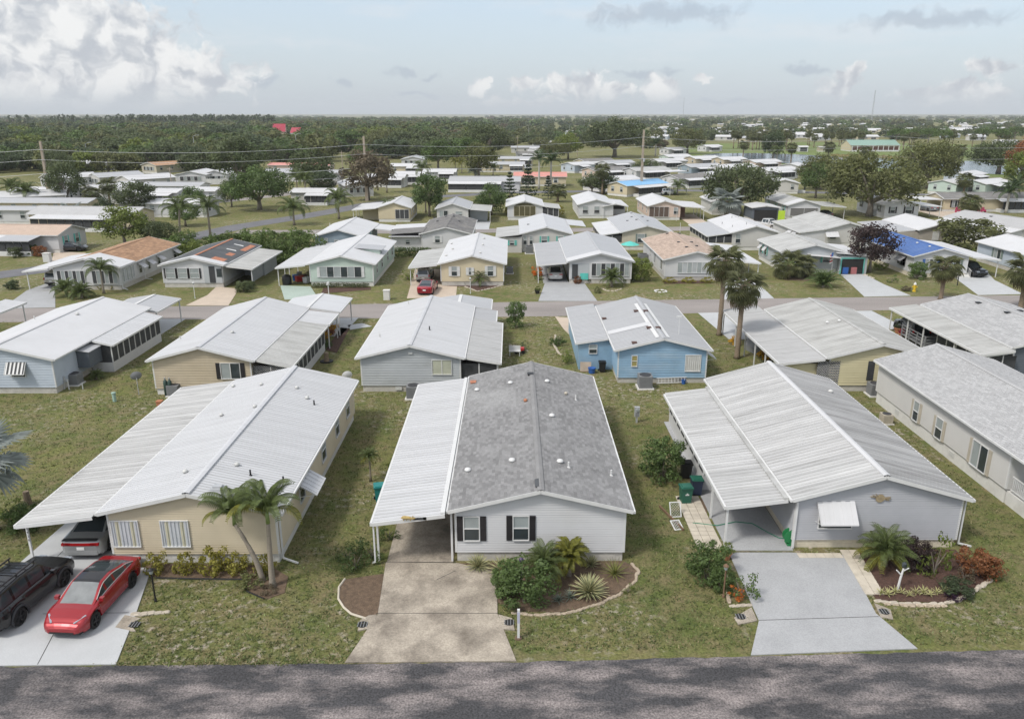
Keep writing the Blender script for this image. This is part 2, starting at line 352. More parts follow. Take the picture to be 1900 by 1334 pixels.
def tag(o, label, cat, group=None):
    o['label'] = label; o['category'] = cat
    if group: o['group'] = group
    return o
def thing(name, label, cat, loc=(0, 0, 0), rz=0, group=None):
    return tag(put(name, None, None, (*loc, 0)[:3] if len(loc) == 2 else loc, (0, 0, rz)), label, cat, group)
def struct(o): o['kind'] = 'structure'; return o
def stuff(o): o['kind'] = 'stuff'; return o
CACHE = {}
def cached(key, fn):
    if key not in CACHE: CACHE[key] = fn()
    return CACHE[key]
def recol(o, *ms):               # same mesh, another material on this object
    for i, m in enumerate(ms):
        o.material_slots[i].link = 'OBJECT'; o.material_slots[i].material = m
    return o
def sheet(name, poly, z0, z1, m):
    b = MB(); b.prism(poly, z0, z1); return b.build(name, m)

# ------------------------------------------------------------------ mobile homes
def face_T(fc, w, L):
    """(u, n, z) on a wall -> local xyz; n points outwards."""
    if fc == 'F': return lambda u, n, z: (u, -n, z)
    if fc == 'B': return lambda u, n, z: (w-u, L+n, z)
    if fc == 'L': return lambda u, n, z: (-n, L-u, z)
    return lambda u, n, z: (w+n, u, z)
def window(par, T, u, z, ww, hh, style='sash', sh=None, glass=None, shw=.28, nm=3, lab=None, fr=None, off=.02):
    """u, z = centre. sash / wide (nm lights) / panel (storm panels) / screen."""
    f = MB(); t = .045; fr = fr or WHITE
    u0, u1, z0, z1 = u-ww/2, u+ww/2, z-hh/2, z+hh/2; d = off+.05
    f.box(u0-t, u1+t, off-.02, d, z1, z1+t, 0, T); f.box(u0-t, u1+t, off-.02, d+.02, z0-t, z0, 0, T)
    f.box(u0-t, u0, off-.02, d, z0, z1, 0, T); f.box(u1, u1+t, off-.02, d, z0, z1, 0, T)
    cells = []
    if style == 'sash': zm = (z0+z1)/2; f.box(u0, u1, off-.01, d-.008, zm-.025, zm+.025, 0, T); cells = [(u0, u1, zm+.025, z1), (u0, u1, z0, zm-.025)]
    elif style == 'wide':
        for k in range(nm):
            a = u0+ww*k/nm; b = u0+ww*(k+1)/nm
            if k: f.box(a-.03, a+.03, off-.01, d-.008, z0, z1, 0, T)
            cells.append((a+.03, b-.03, z0, z1))
    else: cells = [(u0, u1, z0, z1)]
    wo_ = f.build('window', fr, par)
    if lab: wo_['label'] = lab
    gl = glass or (GLASSB, GLASS)
    for k, (a, b, c, e) in enumerate(cells):
        p = MB()
        if style == 'panel':
            n = max(3, int((b-a)/.16)); s_ = (b-a)/n
            for j in range(n):
                x = a+j*s_; pr = [(0, .012), (.3, .012), (.38, .045), (.62, .045), (.7, .012), (1, .012)]
                for (q0, h0), (q1, h1) in zip(pr, pr[1:]):
                    p.quad(T(x+q0*s_, off+h0, c), T(x+q1*s_, off+h1, c), T(x+q1*s_, off+h1, e), T(x+q0*s_, off+h0, e), 1 if j in (1, n-2) and glass else 0)
            p.build('storm_panel', glass or ALU, wo_)
        else:
            p.box(a, b, off-.015, off+.012, c, e, 0, T); p.build('pane', gl[k % len(gl)] if isinstance(gl, (list, tuple)) else gl, wo_)
    if sh:
        for a in (u0-t-shw-.02, u1+t+.02):
            s_ = MB(); s_.box(a, a+shw, off-.01, off+.035, z0-.03, z1+.03, 0, T)
            for zz_ in (z0+.02, (z0+z1)/2, z1-.06): s_.box(a+.03, a+shw-.03, off+.03, off+.048, zz_, zz_+.04, 0, T)
            s_.build('shutter', sh, wo_)
    return wo_
def awning(par, T, u, zt, ww, drop, out, m, off=.02, ribs=4, m2=None):
    """hinged panel from the head of a window, propped outwards."""
    b = MB(); A = lambda uu, k, e=0.: T(uu, off+.02+out*k, zt-drop*k+e)
    n = ribs*2
    for j in range(n):
        a0 = u-ww/2+ww*j/n; a1 = u-ww/2+ww*(j+1)/n; e = .03 if j % 2 else 0
        b.quad(A(a0, 0, e), A(a1, 0, e), A(a1, 1, e), A(a0, 1, e), j % 2 if m2 else 0)
        b.quad(A(a0, 1, e-.02), A(a1, 1, e-.02), A(a1, 0, e-.02), A(a0, 0, e-.02), j % 2 if m2 else 0)
        if j: b.quad(A(a0, 0, 0), A(a0, 1, 0), A(a0, 1, .03), A(a0, 0, .03))
    b.bar(A(u-ww/2, 1), A(u+ww/2, 1), .05, .06); b.bar(A(u-ww/2, 0), A(u-ww/2, 1), .03, .06); b.bar(A(u+ww/2, 0), A(u+ww/2, 1), .03, .06)
    a = b.build('awning', [m, m2] if m2 else m, par)
    for sgn in (-1, 1):
        c = MB(); c.bar(T(u+sgn*(ww/2-.03), off, zt-drop*1.25), A(u+sgn*(ww/2-.03), .97), .025); c.build('strut', WHITE, a)
    return a
def pan_mesh(key, length, pitch, rib, hgt, rise):
    """one roof pan: runs `length` along x dropping `rise`, pitch wide along y."""
    def mk():
        b = MB(); pr = [(0, .004), (pitch*.10, .004), (pitch*.10+rib*.25, hgt), (pitch*.10+rib*.75, hgt), (pitch*.10+rib, .004), (pitch-.004, .004)]
        pr.insert(5, (pitch*.10+rib+min(.03, rib*.4), .004))
        for i_, ((y0, h0), (y1, h1)) in enumerate(zip(pr, pr[1:])):
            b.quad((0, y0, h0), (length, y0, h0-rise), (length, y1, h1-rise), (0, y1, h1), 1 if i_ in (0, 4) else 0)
        for x, s_ in ((0, 0), (length, rise)):
            b.poly([(x, y, h-s_) for y, h in pr])
        return b.mesh('roof_panel', [R_WHITE, RIBSHADE])
    return cached(('pan', key, round(length, 3), pitch, rib, hgt, round(rise, 3)), mk)
def slope_sheet(b, x0, z0, x1, z1, y0, y1, t=.05, m=0):
    b.quad((x0, y0, z0), (x1, y0, z1), (x1, y1, z1), (x0, y1, z0), m)
    b.quad((x0, y1, z0-t), (x1, y1, z1-t), (x1, y0, z1-t), (x0, y0, z0-t), m)
    for y in (y0, y1): b.quad((x0, y, z0-t), (x1, y, z1-t), (x1, y, z1), (x0, y, z0), m)
    b.quad((x0, y0, z0-t), (x0, y0, z0), (x0, y1, z0), (x0, y1, z0-t), m); b.quad((x1, y0, z1-t), (x1, y0, z1), (x1, y1, z1), (x1, y1, z1-t), m)
def panels(par, x0, z0, x1, z1, y0, y1, pitch, rib, hgt, m):
    """separate pans side by side on a slope from (x0,z0) down to (x1,z1)."""
    n = max(1, round((y1-y0)/pitch)); p = (y1-y0)/n; me = pan_mesh('p', abs(x1-x0), round(p, 4), rib, hgt, z0-z1)
    for k in range(n):
        o = put('roof_panel', me, par, (x0, y0+k*p, z0+.002) if x1 > x0 else (x0, y0+(k+1)*p, z0+.002), None if x1 > x0 else (0, 0, pi))
        recol(o, m)
def ribs(par, x0, z0, x1, z1, y0, y1, pitch, wd, hgt, m):
    b = MB(); n = max(1, round((y1-y0)/pitch)); p = (y1-y0)/n
    for k in range(n+1):
        y = min(max(y0+k*p, y0+wd/2), y1-wd/2)
        b.quad((x0, y-wd/2, z0+.002), (x1, y-wd/2, z1+.002), (x1, y-wd/4, z1+hgt), (x0, y-wd/4, z0+hgt))
        b.quad((x0, y-wd/4, z0+hgt), (x1, y-wd/4, z1+hgt), (x1, y+wd/4, z1+hgt), (x0, y+wd/4, z0+hgt))
        b.quad((x0, y+wd/4, z0+hgt), (x1, y+wd/4, z1+hgt), (x1, y+wd/2, z1+.002), (x0, y+wd/2, z0+.002))
    return stuff(b.build('roof_ribs', m, par))
def shingles(par, x0, z0, x1, z1, y0, y1, m, ex=.15, wd=.33):
    """overlapping tabs laid in broken courses from ridge (x0,z0) down to eave (x1,z1)."""
    b = MB(); ln = math.hypot(x1-x0, z1-z0); n = int(ln/ex); sg = 1 if x1 > x0 else -1
    for k in range(n):
        f0, f1 = k/n, (k+1)/n+.004
        xa, za = x0+(x1-x0)*f0, z0+(z1-z0)*f0; xb, zb = x0+(x1-x0)*f1, z0+(z1-z0)*f1
        y = y0-wd*(k % 2)*.5-ru(0, .05)
        while y < y1:
            ya = max(y+.006, y0); yb = min(y+wd-.006, y1)
            if yb-ya > .03:
                h = ru(.010, .02); e = ru(-.012, .012)
                A, B = (xa, ya, za+.003), (xa, yb, za+.003); C, D = (xb+sg*e, yb, zb+h), (xb+sg*e, ya, zb+h)
                b.quad(A, B, C, D); b.quad(D, C, (xb+sg*e, yb, zb), (xb+sg*e, ya, zb))
            y += wd
    return stuff(b.build('shingles', m, par))
def dome_vent(par, x, y, z, m=None, r=.17):
    me = cached(('dome', r), lambda: (lambda b: (b.lathe([(r*.75, -.1), (r*.75, .06), (r, .06), (r, .09), (r*.8, .15), (r*.45, .18), (0.001, .19)], 14), b.mesh('roof_vent', WHITE, True))[1])(MB()))
    return recol(put('roof_vent', me, par, (x, y, z)), m or WHITE)
def box_vent(par, x, y, z, m=None):
    def mk():
        b = MB(); b.box(-.16, .16, -.2, .2, -.05, .07); b.box(-.2, .2, -.24, .24, .07, .10); return b.mesh('roof_vent', BLACK)
    return recol(put('roof_vent', cached('boxv', mk), par, (x, y, z)), m or BLACK)
def pipe_vent(par, x, y, z, m=None):
    def mk():
        b = MB(); b.tube([(0, 0, -.1), (0, 0, .3)], .045, 8); b.tube([(0, 0, -.04), (0, 0, .05)], [.12, .05], 8); return b.mesh('vent_pipe', WHITE)
    return recol(put('vent_pipe', cached('pipev', mk), par, (x, y, z)), m or WHITE)

RIBSHADE = mat('rib_shade_strip', (.24, .24, .235), .7, .25, .8, (.4, 4, 1))  # dark strips beside each pan rib, painting in the rib's shadow line
HOMES = []
class Home: pass
def home(label, x0, y0, w, L, wall, roof, rtype='flat', eave=2.78, rise=.95, ov=.3, oe=.3, base=.55, skirt=BLOCKW, yaw=0, ridge=.5, tier=3,
         trim=None, blocks=False, cap=None, group='mobile homes of the park', rfront=0, rback=0, fas=WHITE, pitch=.33, name='mobile_home', vside=False, roofr=None):
    h = Home(); trim = trim or WHITE
    HOMES.append((x0+w/2*cos(yaw)-L/2*sin(yaw), y0+w/2*sin(yaw)+L/2*cos(yaw), yaw, w, L))
    r = h.root = thing(name, label, 'house', (x0, y0, 0), yaw, group); h.w, h.L, h.eave, h.rise, h.base = w, L, eave, rise, base
    h.xr = xr = w*ridge; sl = h.slope = rise/max(xr, w-xr)
    h.top = lambda x: eave+rise-abs(x-xr)*(rise/(xr if x < xr else w-xr))
    h.T = {k: face_T(k, w, L) for k in 'FBLR'}; h.tier = tier; h.yaw = yaw; h.x0, h.y0 = x0, y0
    # skirting
    s = MB(); s.box(.06, w-.06, .06, L-.06, 0, base+.02); sk = s.build('skirting', skirt, r)
    if blocks:
        me = cached(('blk', base), lambda: (lambda b: (b.box(.006, .394, -.02, 0, 0.004, base/3-.006), b.mesh('block', skirt))[1])(MB()))
        for row in range(3):
            for fc, ln in (('F', w), ('R' if blocks == 'R' else 'L', L)):
                n = int(ln/.4)
                for k in range(-1 if row % 2 else 0, n):
                    u = .06+k*.4+(.2 if row % 2 else 0)
                    if u < .05 or u+.4 > ln-.04: continue
                    T = h.T[fc]; p = T(u, -.06, row*base/3)
                    recol(put('block', me, sk, p, (0, 0, {'F': 0, 'L': -pi/2, 'R': pi/2}[fc])), skirt)
    # walls
    b = MB(); e = eave; z0 = base
    b.poly([(0, 0, z0), (w, 0, z0), (w, 0, e), (xr, 0, e+rise), (0, 0, e)]); b.poly([(0, L, z0), (0, L, e), (xr, L, e+rise), (w, L, e), (w, L, z0)])
    b.quad((0, 0, z0), (0, 0, e), (0, L, e), (0, L, z0)); b.quad((w, 0, z0), (w, L, z0), (w, L, e), (w, 0, e)); b.quad((0, 0, z0), (0, L, z0), (w, L, z0), (w, 0, z0))
    if tier <= 2:
        st = .122 if tier == 1 else .2
        for fc in 'FBLR':
            T = h.T[fc]; ln = w if fc in 'FB' else L; tp = e+rise if fc in 'FB' else e; z = z0
            def span(zq):
                if fc in 'LR' or zq <= e: return 0, ln
                q = (e+rise-zq)/rise; a, c = xr-q*xr, xr+q*(w-xr)
                return (a, c) if fc == 'F' else (w-c, w-a)
            while z < tp-.02:
                z1 = min(z+st, tp-.001); a, c = span(z1); a0, c0 = span(z)
                b.quad(T(a0, .034, z), T(c0, .034, z), T(c, .004, z1), T(a, .004, z1)); b.quad(T(a0, .002, z), T(c0, .002, z), T(c0, .034, z), T(a0, .034, z)); z = z1
    elif vside:
        for fc in 'FR':
            T = h.T[fc]; ln = w if fc == 'F' else L
            for k in range(int(ln/1.22)+1):
                u = min(k*1.22, ln-.05); b.box(u, u+.05, 0, .015, z0, e if fc != 'F' else h.top(min(max(u, .01), w-.06))-.03, 0, T)
    h.wall = b.build('wall', wall, r)
    if tier <= 3:
        for x, y in ((0, 0), (w, 0), (0, L), (w, L)):
            c = MB(); sx_ = -.03 if x == 0 else -.07; sy_ = -.03 if y == 0 else -.07
            c.box(x+sx_, x+sx_+.10, y+sy_, y+sy_+.10, z0, e-.02); c.build('corner_trim', trim, r)
    # roof
    ya, yb = -ov-rfront, L+ov+rback; zr = e+rise+.05; ze_l = e+.05-oe*rise/xr; ze_r = e+.05-oe*rise/(w-xr)
    h.ya, h.yb, h.zr = ya, yb, zr
    b = MB(); slope_sheet(b, xr, zr, -oe, ze_l, ya, yb, .05); slope_sheet(b, xr, zr, w+oe, ze_r, ya, yb, .05)
    rf = h.roof = b.build('roof', roof, r)
    fs = MB()
    for y in (ya-.012, yb+.012):
        fs.bar((xr, y, zr-.06), (-oe, y, ze_l-.06), .024, .17); fs.bar((xr, y, zr-.06), (w+oe, y, ze_r-.06), .024, .17)
    fs.box(-oe-.10, -oe-.003, ya, yb, ze_l-.13, ze_l-.012); fs.box(w+oe+.003, w+oe+.10, ya, yb, ze_r-.13, ze_r-.012)
    fs.build('fascia', fas, rf)
    if rtype == 'pans':
        panels(rf, xr, zr, -oe, ze_l, ya, yb, pitch, *(h_pan := (.12, .06) if pitch > .27 else (.035, .024)), roof); panels(rf, xr, zr, w+oe, ze_r, ya, yb, pitch, *h_pan, roofr or roof)
    elif rtype == 'ribs':
        ribs(rf, xr, zr, -oe, ze_l, ya, yb, pitch, .05, .03, roof); ribs(rf, xr, zr, w+oe, ze_r, ya, yb, pitch, .05, .03, roof)
    elif rtype == 'shingle':
        q = {1: (.15, .33), 2: (.2, .5), 3: (.3, .8)}[min(tier, 3)]
        shingles(rf, xr, zr, -oe, ze_l, ya, yb, roof, *q); shingles(rf, xr, zr, w+oe, ze_r, ya, yb, roof, *q)
    b = MB(); cw = .16; CAPZ = .10 if rtype == 'pans' else .062
    for sg, zz_, xx in ((-1, (zr-ze_l)/(xr+oe), 0), (1, (zr-ze_r)/(w-xr+oe), 0)):
        b.quad((xr, ya-.01, zr+CAPZ), (xr+sg*cw, ya-.01, zr+CAPZ-cw*zz_), (xr+sg*cw, yb+.01, zr+CAPZ-cw*zz_), (xr, yb+.01, zr+CAPZ))
        b.quad((xr+sg*cw, ya-.01, zr+CAPZ-cw*zz_), (xr+sg*cw, ya-.01, zr+.01-cw*zz_), (xr+sg*cw, yb+.01, zr+.01-cw*zz_), (xr+sg*cw, yb+.01, zr+CAPZ-cw*zz_))
    b.build('ridge_cap', cap or roof, rf)
    h.zat = lambda x: zr-abs(x-xr)*((zr-ze_l)/(xr+oe) if x < xr else (zr-ze_r)/(w-xr+oe))
    return h
def win(h, fc, u, z, ww, hh, *a, **k):
    k.setdefault('off', .036); return window(h.root, h.T[fc], u, z, ww, hh, *a, **k)
def winpx(h, fc, box, *a, **k):       # window whose glass fills the pixel box, on a wall that faces the camera or the side (yaw 0)
    x0, y0, x1, y1 = box
    if fc == 'F':
        A = atY(x0, y0, h.y0); B = atY(x1, y1, h.y0); u0, u1 = A[0]-h.x0, B[0]-h.x0; zt, zb = A[1], B[1]
    else:
        X = h.x0 if fc == 'L' else h.x0+h.w
        A = atX(x0, (y0+y1)/2, X); B = atX(x1, (y0+y1)/2, X); m = atX((x0+x1)/2, y0, X)[1], atX((x0+x1)/2, y1, X)[1]
        u0, u1 = (A[0]-h.y0, B[0]-h.y0) if fc == 'R' else (h.L-(A[0]-h.y0), h.L-(B[0]-h.y0)); zt, zb = m
    if u1 < u0: u0, u1 = u1, u0
    return win(h, fc, (u0+u1)/2, (zt+zb)/2, u1-u0, zt-zb, *a, **k)
def carport(h, side, y0, y1, cw, zin=None, zout=2.25, m=R_WHITE, style='ribs', posts=(), pitch=.33, name='carport', gap=.02, post=.09, postm=None, x_in=None):
    """lean-to roof along the side of a home, y0..y1 in the home's frame."""
    oe = .3; s = -1 if side == 'L' else 1; xi = x_in if x_in is not None else (-oe-.1-gap if s < 0 else h.w+oe+.1+gap); zin = zin or h.eave-.08; xo = xi+s*(cw-oe-.1)
    b = MB(); slope_sheet(b, xi, zin, xo, zout, y0, y1, .04); c = b.build(name, m, h.root)
    if style == 'pans': panels(c, xi, zin, xo, zout, y0, y1, pitch, .13, .062, m)
    elif style == 'ribs': ribs(c, xi, zin, xo, zout, y0, y1, pitch, .06, .035, m)
    f = MB(); f.box(min(xo, xo+s*.1), max(xo, xo+s*.1), y0, y1, zout-.15, zout+.02)
    for y in (y0-.03, y1+.006): f.bar((xi, y+.012, zin-.07), (xo, y+.012, zout-.07), .024, .17)
    f.build('gutter', WHITE, c)
    for y in posts:
        p = MB(); p.box(xo-s*.12-post/2, xo-s*.12+post/2, y-post/2, y+post/2, 0, zout-.06); p.build('post', postm or WHITE, c)
    return c
def room(h, side, y0, y1, cw, zout=2.2, wall=None, roof=R_WHITE, style='ribs', kind='screen', n=6, base=.55, faces='FS', pitch=.4, knee=.6, zin=None, ends='screen', name='sun_room', shed_front=True):
    """walled lean-to along a side: screen lights in frames, or plain wall."""
    s = -1 if side == 'L' else 1; xa = 0 if s < 0 else h.w; xo = xa+s*cw; xl, xh = sorted((xa, xo)); wall = wall or WHITE
    b = MB(); zi = (zin or h.eave-.12)-.05; zt = zout-.05
    b.quad((xa, y0, 0), (xo, y0, 0), (xo, y0, base+knee), (xa, y0, base+knee)); b.quad((xo, y0, 0), (xo, y1, 0), (xo, y1, base+knee), (xo, y0, base+knee)); b.quad((xo, y1, 0), (xa, y1, 0), (xa, y1, base+knee), (xo, y1, base+knee))
    b.quad((xl, y0, .3), (xh, y0, .3), (xh, y1, .3), (xl, y1, .3))
    if kind == 'solid' or ends == 'solid':
        b.poly([(xa, y0+.001, base+knee), (xo, y0+.001, base+knee), (xo, y0+.001, zt), (xa, y0+.001, zi)]); b.poly([(xo, y1-.001, base+knee), (xa, y1-.001, base+knee), (xa, y1-.001, zi), (xo, y1-.001, zt)])
    if kind == 'solid': b.quad((xo, y0, base+knee), (xo, y1, base+knee), (xo, y1, zt), (xo, y0, zt))
    rm = b.build(name, wall, h.root)
    if kind == 'screen':
        for k in range(n+1):
            y = y0+(y1-y0)*k/n; p = MB(); p.box(xo-.045, xo+.045, max(y-.045, y0), min(y+.045, y1), base+knee, zt); p.build('post', WHITE, rm)
        for k in range(n):
            p = MB(); xx = xo-s*.01; a, c = y0+(y1-y0)*k/n+.05, y0+(y1-y0)*(k+1)/n-.05
            p.box(xx-.006, xx+.006, a, c, base+knee, zt-.02); p.build('screen', SCREEN, rm)
        if ends == 'screen':
            for y in (y0, y1):
                m_ = max(1, round(cw/1.2))
                for k in range(m_):
                    a, c = xl+(xh-xl)*k/m_, xl+(xh-xl)*(k+1)/m_
                    p = MB(); p.box(a+.05, c-.05, y-.006, y+.006, base+knee, zt-.02); p.build('screen', SCREEN, rm)
                    p = MB(); p.box(a-.04, a+.04, y-.04, y+.04, base+knee, zt); p.build('post', WHITE, rm)
    oe = .3; b = MB(); xi = -oe-.12 if s < 0 else h.w+oe+.12; zi2 = zin or h.eave-.1; xo2 = xo+s*.25
    slope_sheet(b, xi, zi2, xo2, zout, y0-.2, y1+.2, .04); rr = b.build('room_roof', roof, rm)
    if style == 'ribs': ribs(rm, xi, zi2, xo2, zout, y0-.2, y1+.2, pitch, .06, .035, roof)
    f = MB(); f.box(min(xo2, xo2+s*.08), max(xo2, xo2+s*.08), y0-.2, y1+.2, zout-.13, zout+.015)
    for y in (y0-.225, y1+.201): f.bar((xi, y+.012, zi2-.06), (xo2, y+.012, zout-.06), .024, .14)
    f.build('gutter', WHITE, rm)
    h.last_roof = (rm, xi, zi2, xo2, zout, y0-.2, y1+.2)
    return rm
def downspout(par, x, y, ztop, dx=0, dy=-.9, m=None):
    b = MB(); b.bar((x, y, ztop), (x, y, .18), .07); b.bar((x, y, .2), (x+dx, y+dy, .08), .07); b.build('downspout', m or WHITE, par)
# ------------------------------------------------------------------ cars
CARP = {}
def carpaint(n, c, metal=.3): return mat('car_paint_'+n, c, .25, .03, spec=.5, coat=.6, metal=metal)
def lerp(pts, x):
    for (a, p), (b, q) in zip(pts, pts[1:]):
        if x <= b:
            t = min(1, max(0, (x-a)/(b-a))); t = t*t*(3-2*t)*.5+t*.5; return p+(q-p)*t
    return pts[-1][1]
STY = {  # length, width, belt line (x from rear to front, metres), roof line, wheel radius, wheel x, ground clearance
 'sedan': dict(L=4.7, W=1.86, belt=[(-2.35, .80), (-2.2, 1.02), (-1.5, 1.03), (.9, .94), (1.5, .88), (1.95, .77), (2.22, .64), (2.35, .50)], roof=[(-2.05, 1.0), (-1.2, 1.28), (-.3, 1.44), (.25, 1.42), (1.25, .93)], wr=.34, wx=(-1.43, 1.44), gc=.2, pil=(-1.25, -.3, .35)),
 'coupe': dict(L=5.0, W=1.93, belt=[(-2.5, .78), (-2.38, 1.02), (-1.6, 1.06), (-.4, .98), (1.0, .97), (2.2, .86), (2.5, .62)], roof=[(-1.85, 1.04), (-1.0, 1.38), (-.1, 1.45), (.3, 1.42), (1.1, .97)], wr=.36, wx=(-1.47, 1.48), gc=.2, pil=(-1.0, .1, .2)),
 'suv': dict(L=4.6, W=1.86, belt=[(-2.3, .8), (-2.26, 1.1), (-1.0, 1.12), (.9, 1.08), (2.0, 1.0), (2.22, .86), (2.3, .6)], roof=[(-2.28, 1.12), (-2.1, 1.72), (-.6, 1.80), (.35, 1.76), (1.1, 1.09)], wr=.38, wx=(-1.32, 1.42), gc=.28, pil=(-1.3, -.4, .5)),
 'truck': dict(L=5.5, W=1.95, belt=[(-2.75, .8), (-2.72, 1.08), (-1.0, 1.08), (.9, 1.08), (2.4, 1.04), (2.65, .9), (2.75, .6)], roof=[(-.95, 1.09), (-.8, 1.78), (0, 1.84), (.6, 1.80), (1.25, 1.1)], wr=.40, wx=(-1.75, 1.75), gc=.3, pil=(-.75, .0, .65)),
}
def car_parts(kind, nx=.07):
    P = STY[kind]; L, Wd = P['L'], P['W']; hw0 = Wd/2; n = int(L/nx); body = MB(); cols = None; prev = None
    def hw(x):
        d = L/2-abs(x); rr_ = .75 if x > 0 else .5; k0 = (.62 if x > 0 else .78) if kind in ('sedan', 'coupe') else .84
        return hw0*(k0+(1-k0)*math.sqrt(max(0, 1-(1-d/rr_)**2))) if d < rr_ else hw0
    def zbot(x):
        z = P['gc']+(.10 if abs(x) > L/2-.25 else 0)
        for wx in P['wx']:
            d = abs(x-wx); Rr = P['wr']+.07
            if d < Rr: z = max(z, P['wr']+math.sqrt(Rr*Rr-d*d))
        return z
    rows = []
    xs = [-L/2+L*k/n for k in range(n+1)]
    for x in xs:
        a = hw(x); zb = zbot(x); zt = lerp(P['belt'], x); zb = min(zb, zt-.06); zm = zb+(zt-zb)*.55
        half = [(a*.86, zb), (a*.97, zb+(zt-zb)*.12), (a, zm), (a*.985, zb+(zt-zb)*.8), (a*.93, zt-.015), (a*.84, zt+.012), (a*.42, zt+.035)]
        rows.append([(x, y, z) for y, z in half]+[(x, 0, zt+.042)]+[(x, -y, z) for y, z in half[::-1]])
    for r0, r1 in zip(rows, rows[1:]):
        for j in range(len(r0)-1): body.quad(r0[j], r1[j], r1[j+1], r0[j+1])
    body.poly(rows[0]); body.poly(rows[-1][::-1])
    # cabin
    g = {k: MB() for k in ('cabin', 'windscreen', 'rear_window', 'side_window', 'roof')}
    rl = P['roof']; xa, xb = rl[0][0], rl[-1][0]; xs = [xa+(xb-xa)*k/26 for k in range(27)]; rows = []
    zmax = max(z for _, z in rl)
    for x in xs:
        zt = lerp(rl, x); zb = lerp(P['belt'], x)-.02; zt = max(zt, zb+.03); a = hw(x); f = min(1, (zt-zb)/(zmax-zb))
        yb = a*.86; yt = a*(.86-.17*f)
        half = [(yb, zb), (yb+(yt-yb)*.12, zb+(zt-zb)*.10), (yb+(yt-yb)*.85, zb+(zt-zb)*.82), (yt, zt-.05*f), (yt*.86, zt-.012), (yt*.45, zt+.008)]
        rows.append([(x, y, z) for y, z in half]+[(x, 0, zt+.012)]+[(x, -y, z) for y, z in half[::-1]])
    top = [x for x, z in rl if z > zmax-.12]; rx0, rx1 = min(top), max(top)
    if kind == 'truck': rx0 = -.8
    for k, (r0, r1) in enumerate(zip(rows, rows[1:])):
        x = (xs[k]+xs[k+1])/2; nc = len(r0)-1
        for j in range(nc):
            c = min(j, nc-1-j); q = 'cabin'
            if c == 1 and xa+.28 < x < xb-.28 and all(abs(x-p) > .055 for p in P['pil']): q = 'side_window'
            elif c >= 4 and x > rx1+.06 and x < xb-.04: q = 'windscreen'
            elif c >= 4 and x < rx0-.04 and x > xa+.03: q = 'rear_window'
            elif c >= 4: q = 'roof'
            g[q].quad(r0[j], r1[j], r1[j+1], r0[j+1])
    ks = [k for k, x in enumerate(xs) if xa+.25 < x < xb-.25]; g['window_trim'] = MB()
    for sd in (0, 1):
        lp = [rows[k][1 if not sd else -2] for k in ks]+[rows[k][2 if not sd else -3] for k in ks[::-1]]
        g['window_trim'].tube([(p[0], p[1]*1.006, p[2]) for p in lp+lp[:1]], .016, 5, 0, False)
    g['body'] = body; return g
def islands(b):          # split a builder into its connected pieces
    key = lambda p: tuple(round(c, 4) for c in p); par = {}
    def fd(a):
        while par[a] != a: par[a] = par[par[a]]; a = par[a]
        return a
    for f in b.f:
        ks = [key(b.v[i]) for i in f]
        for k_ in ks: par.setdefault(k_, k_)
        for k_ in ks[1:]: par[fd(ks[0])] = fd(k_)
    out = {}
    for f in b.f: out.setdefault(fd(key(b.v[f[0]])), MB()).quad(*[b.v[i] for i in f])
    return list(out.values())
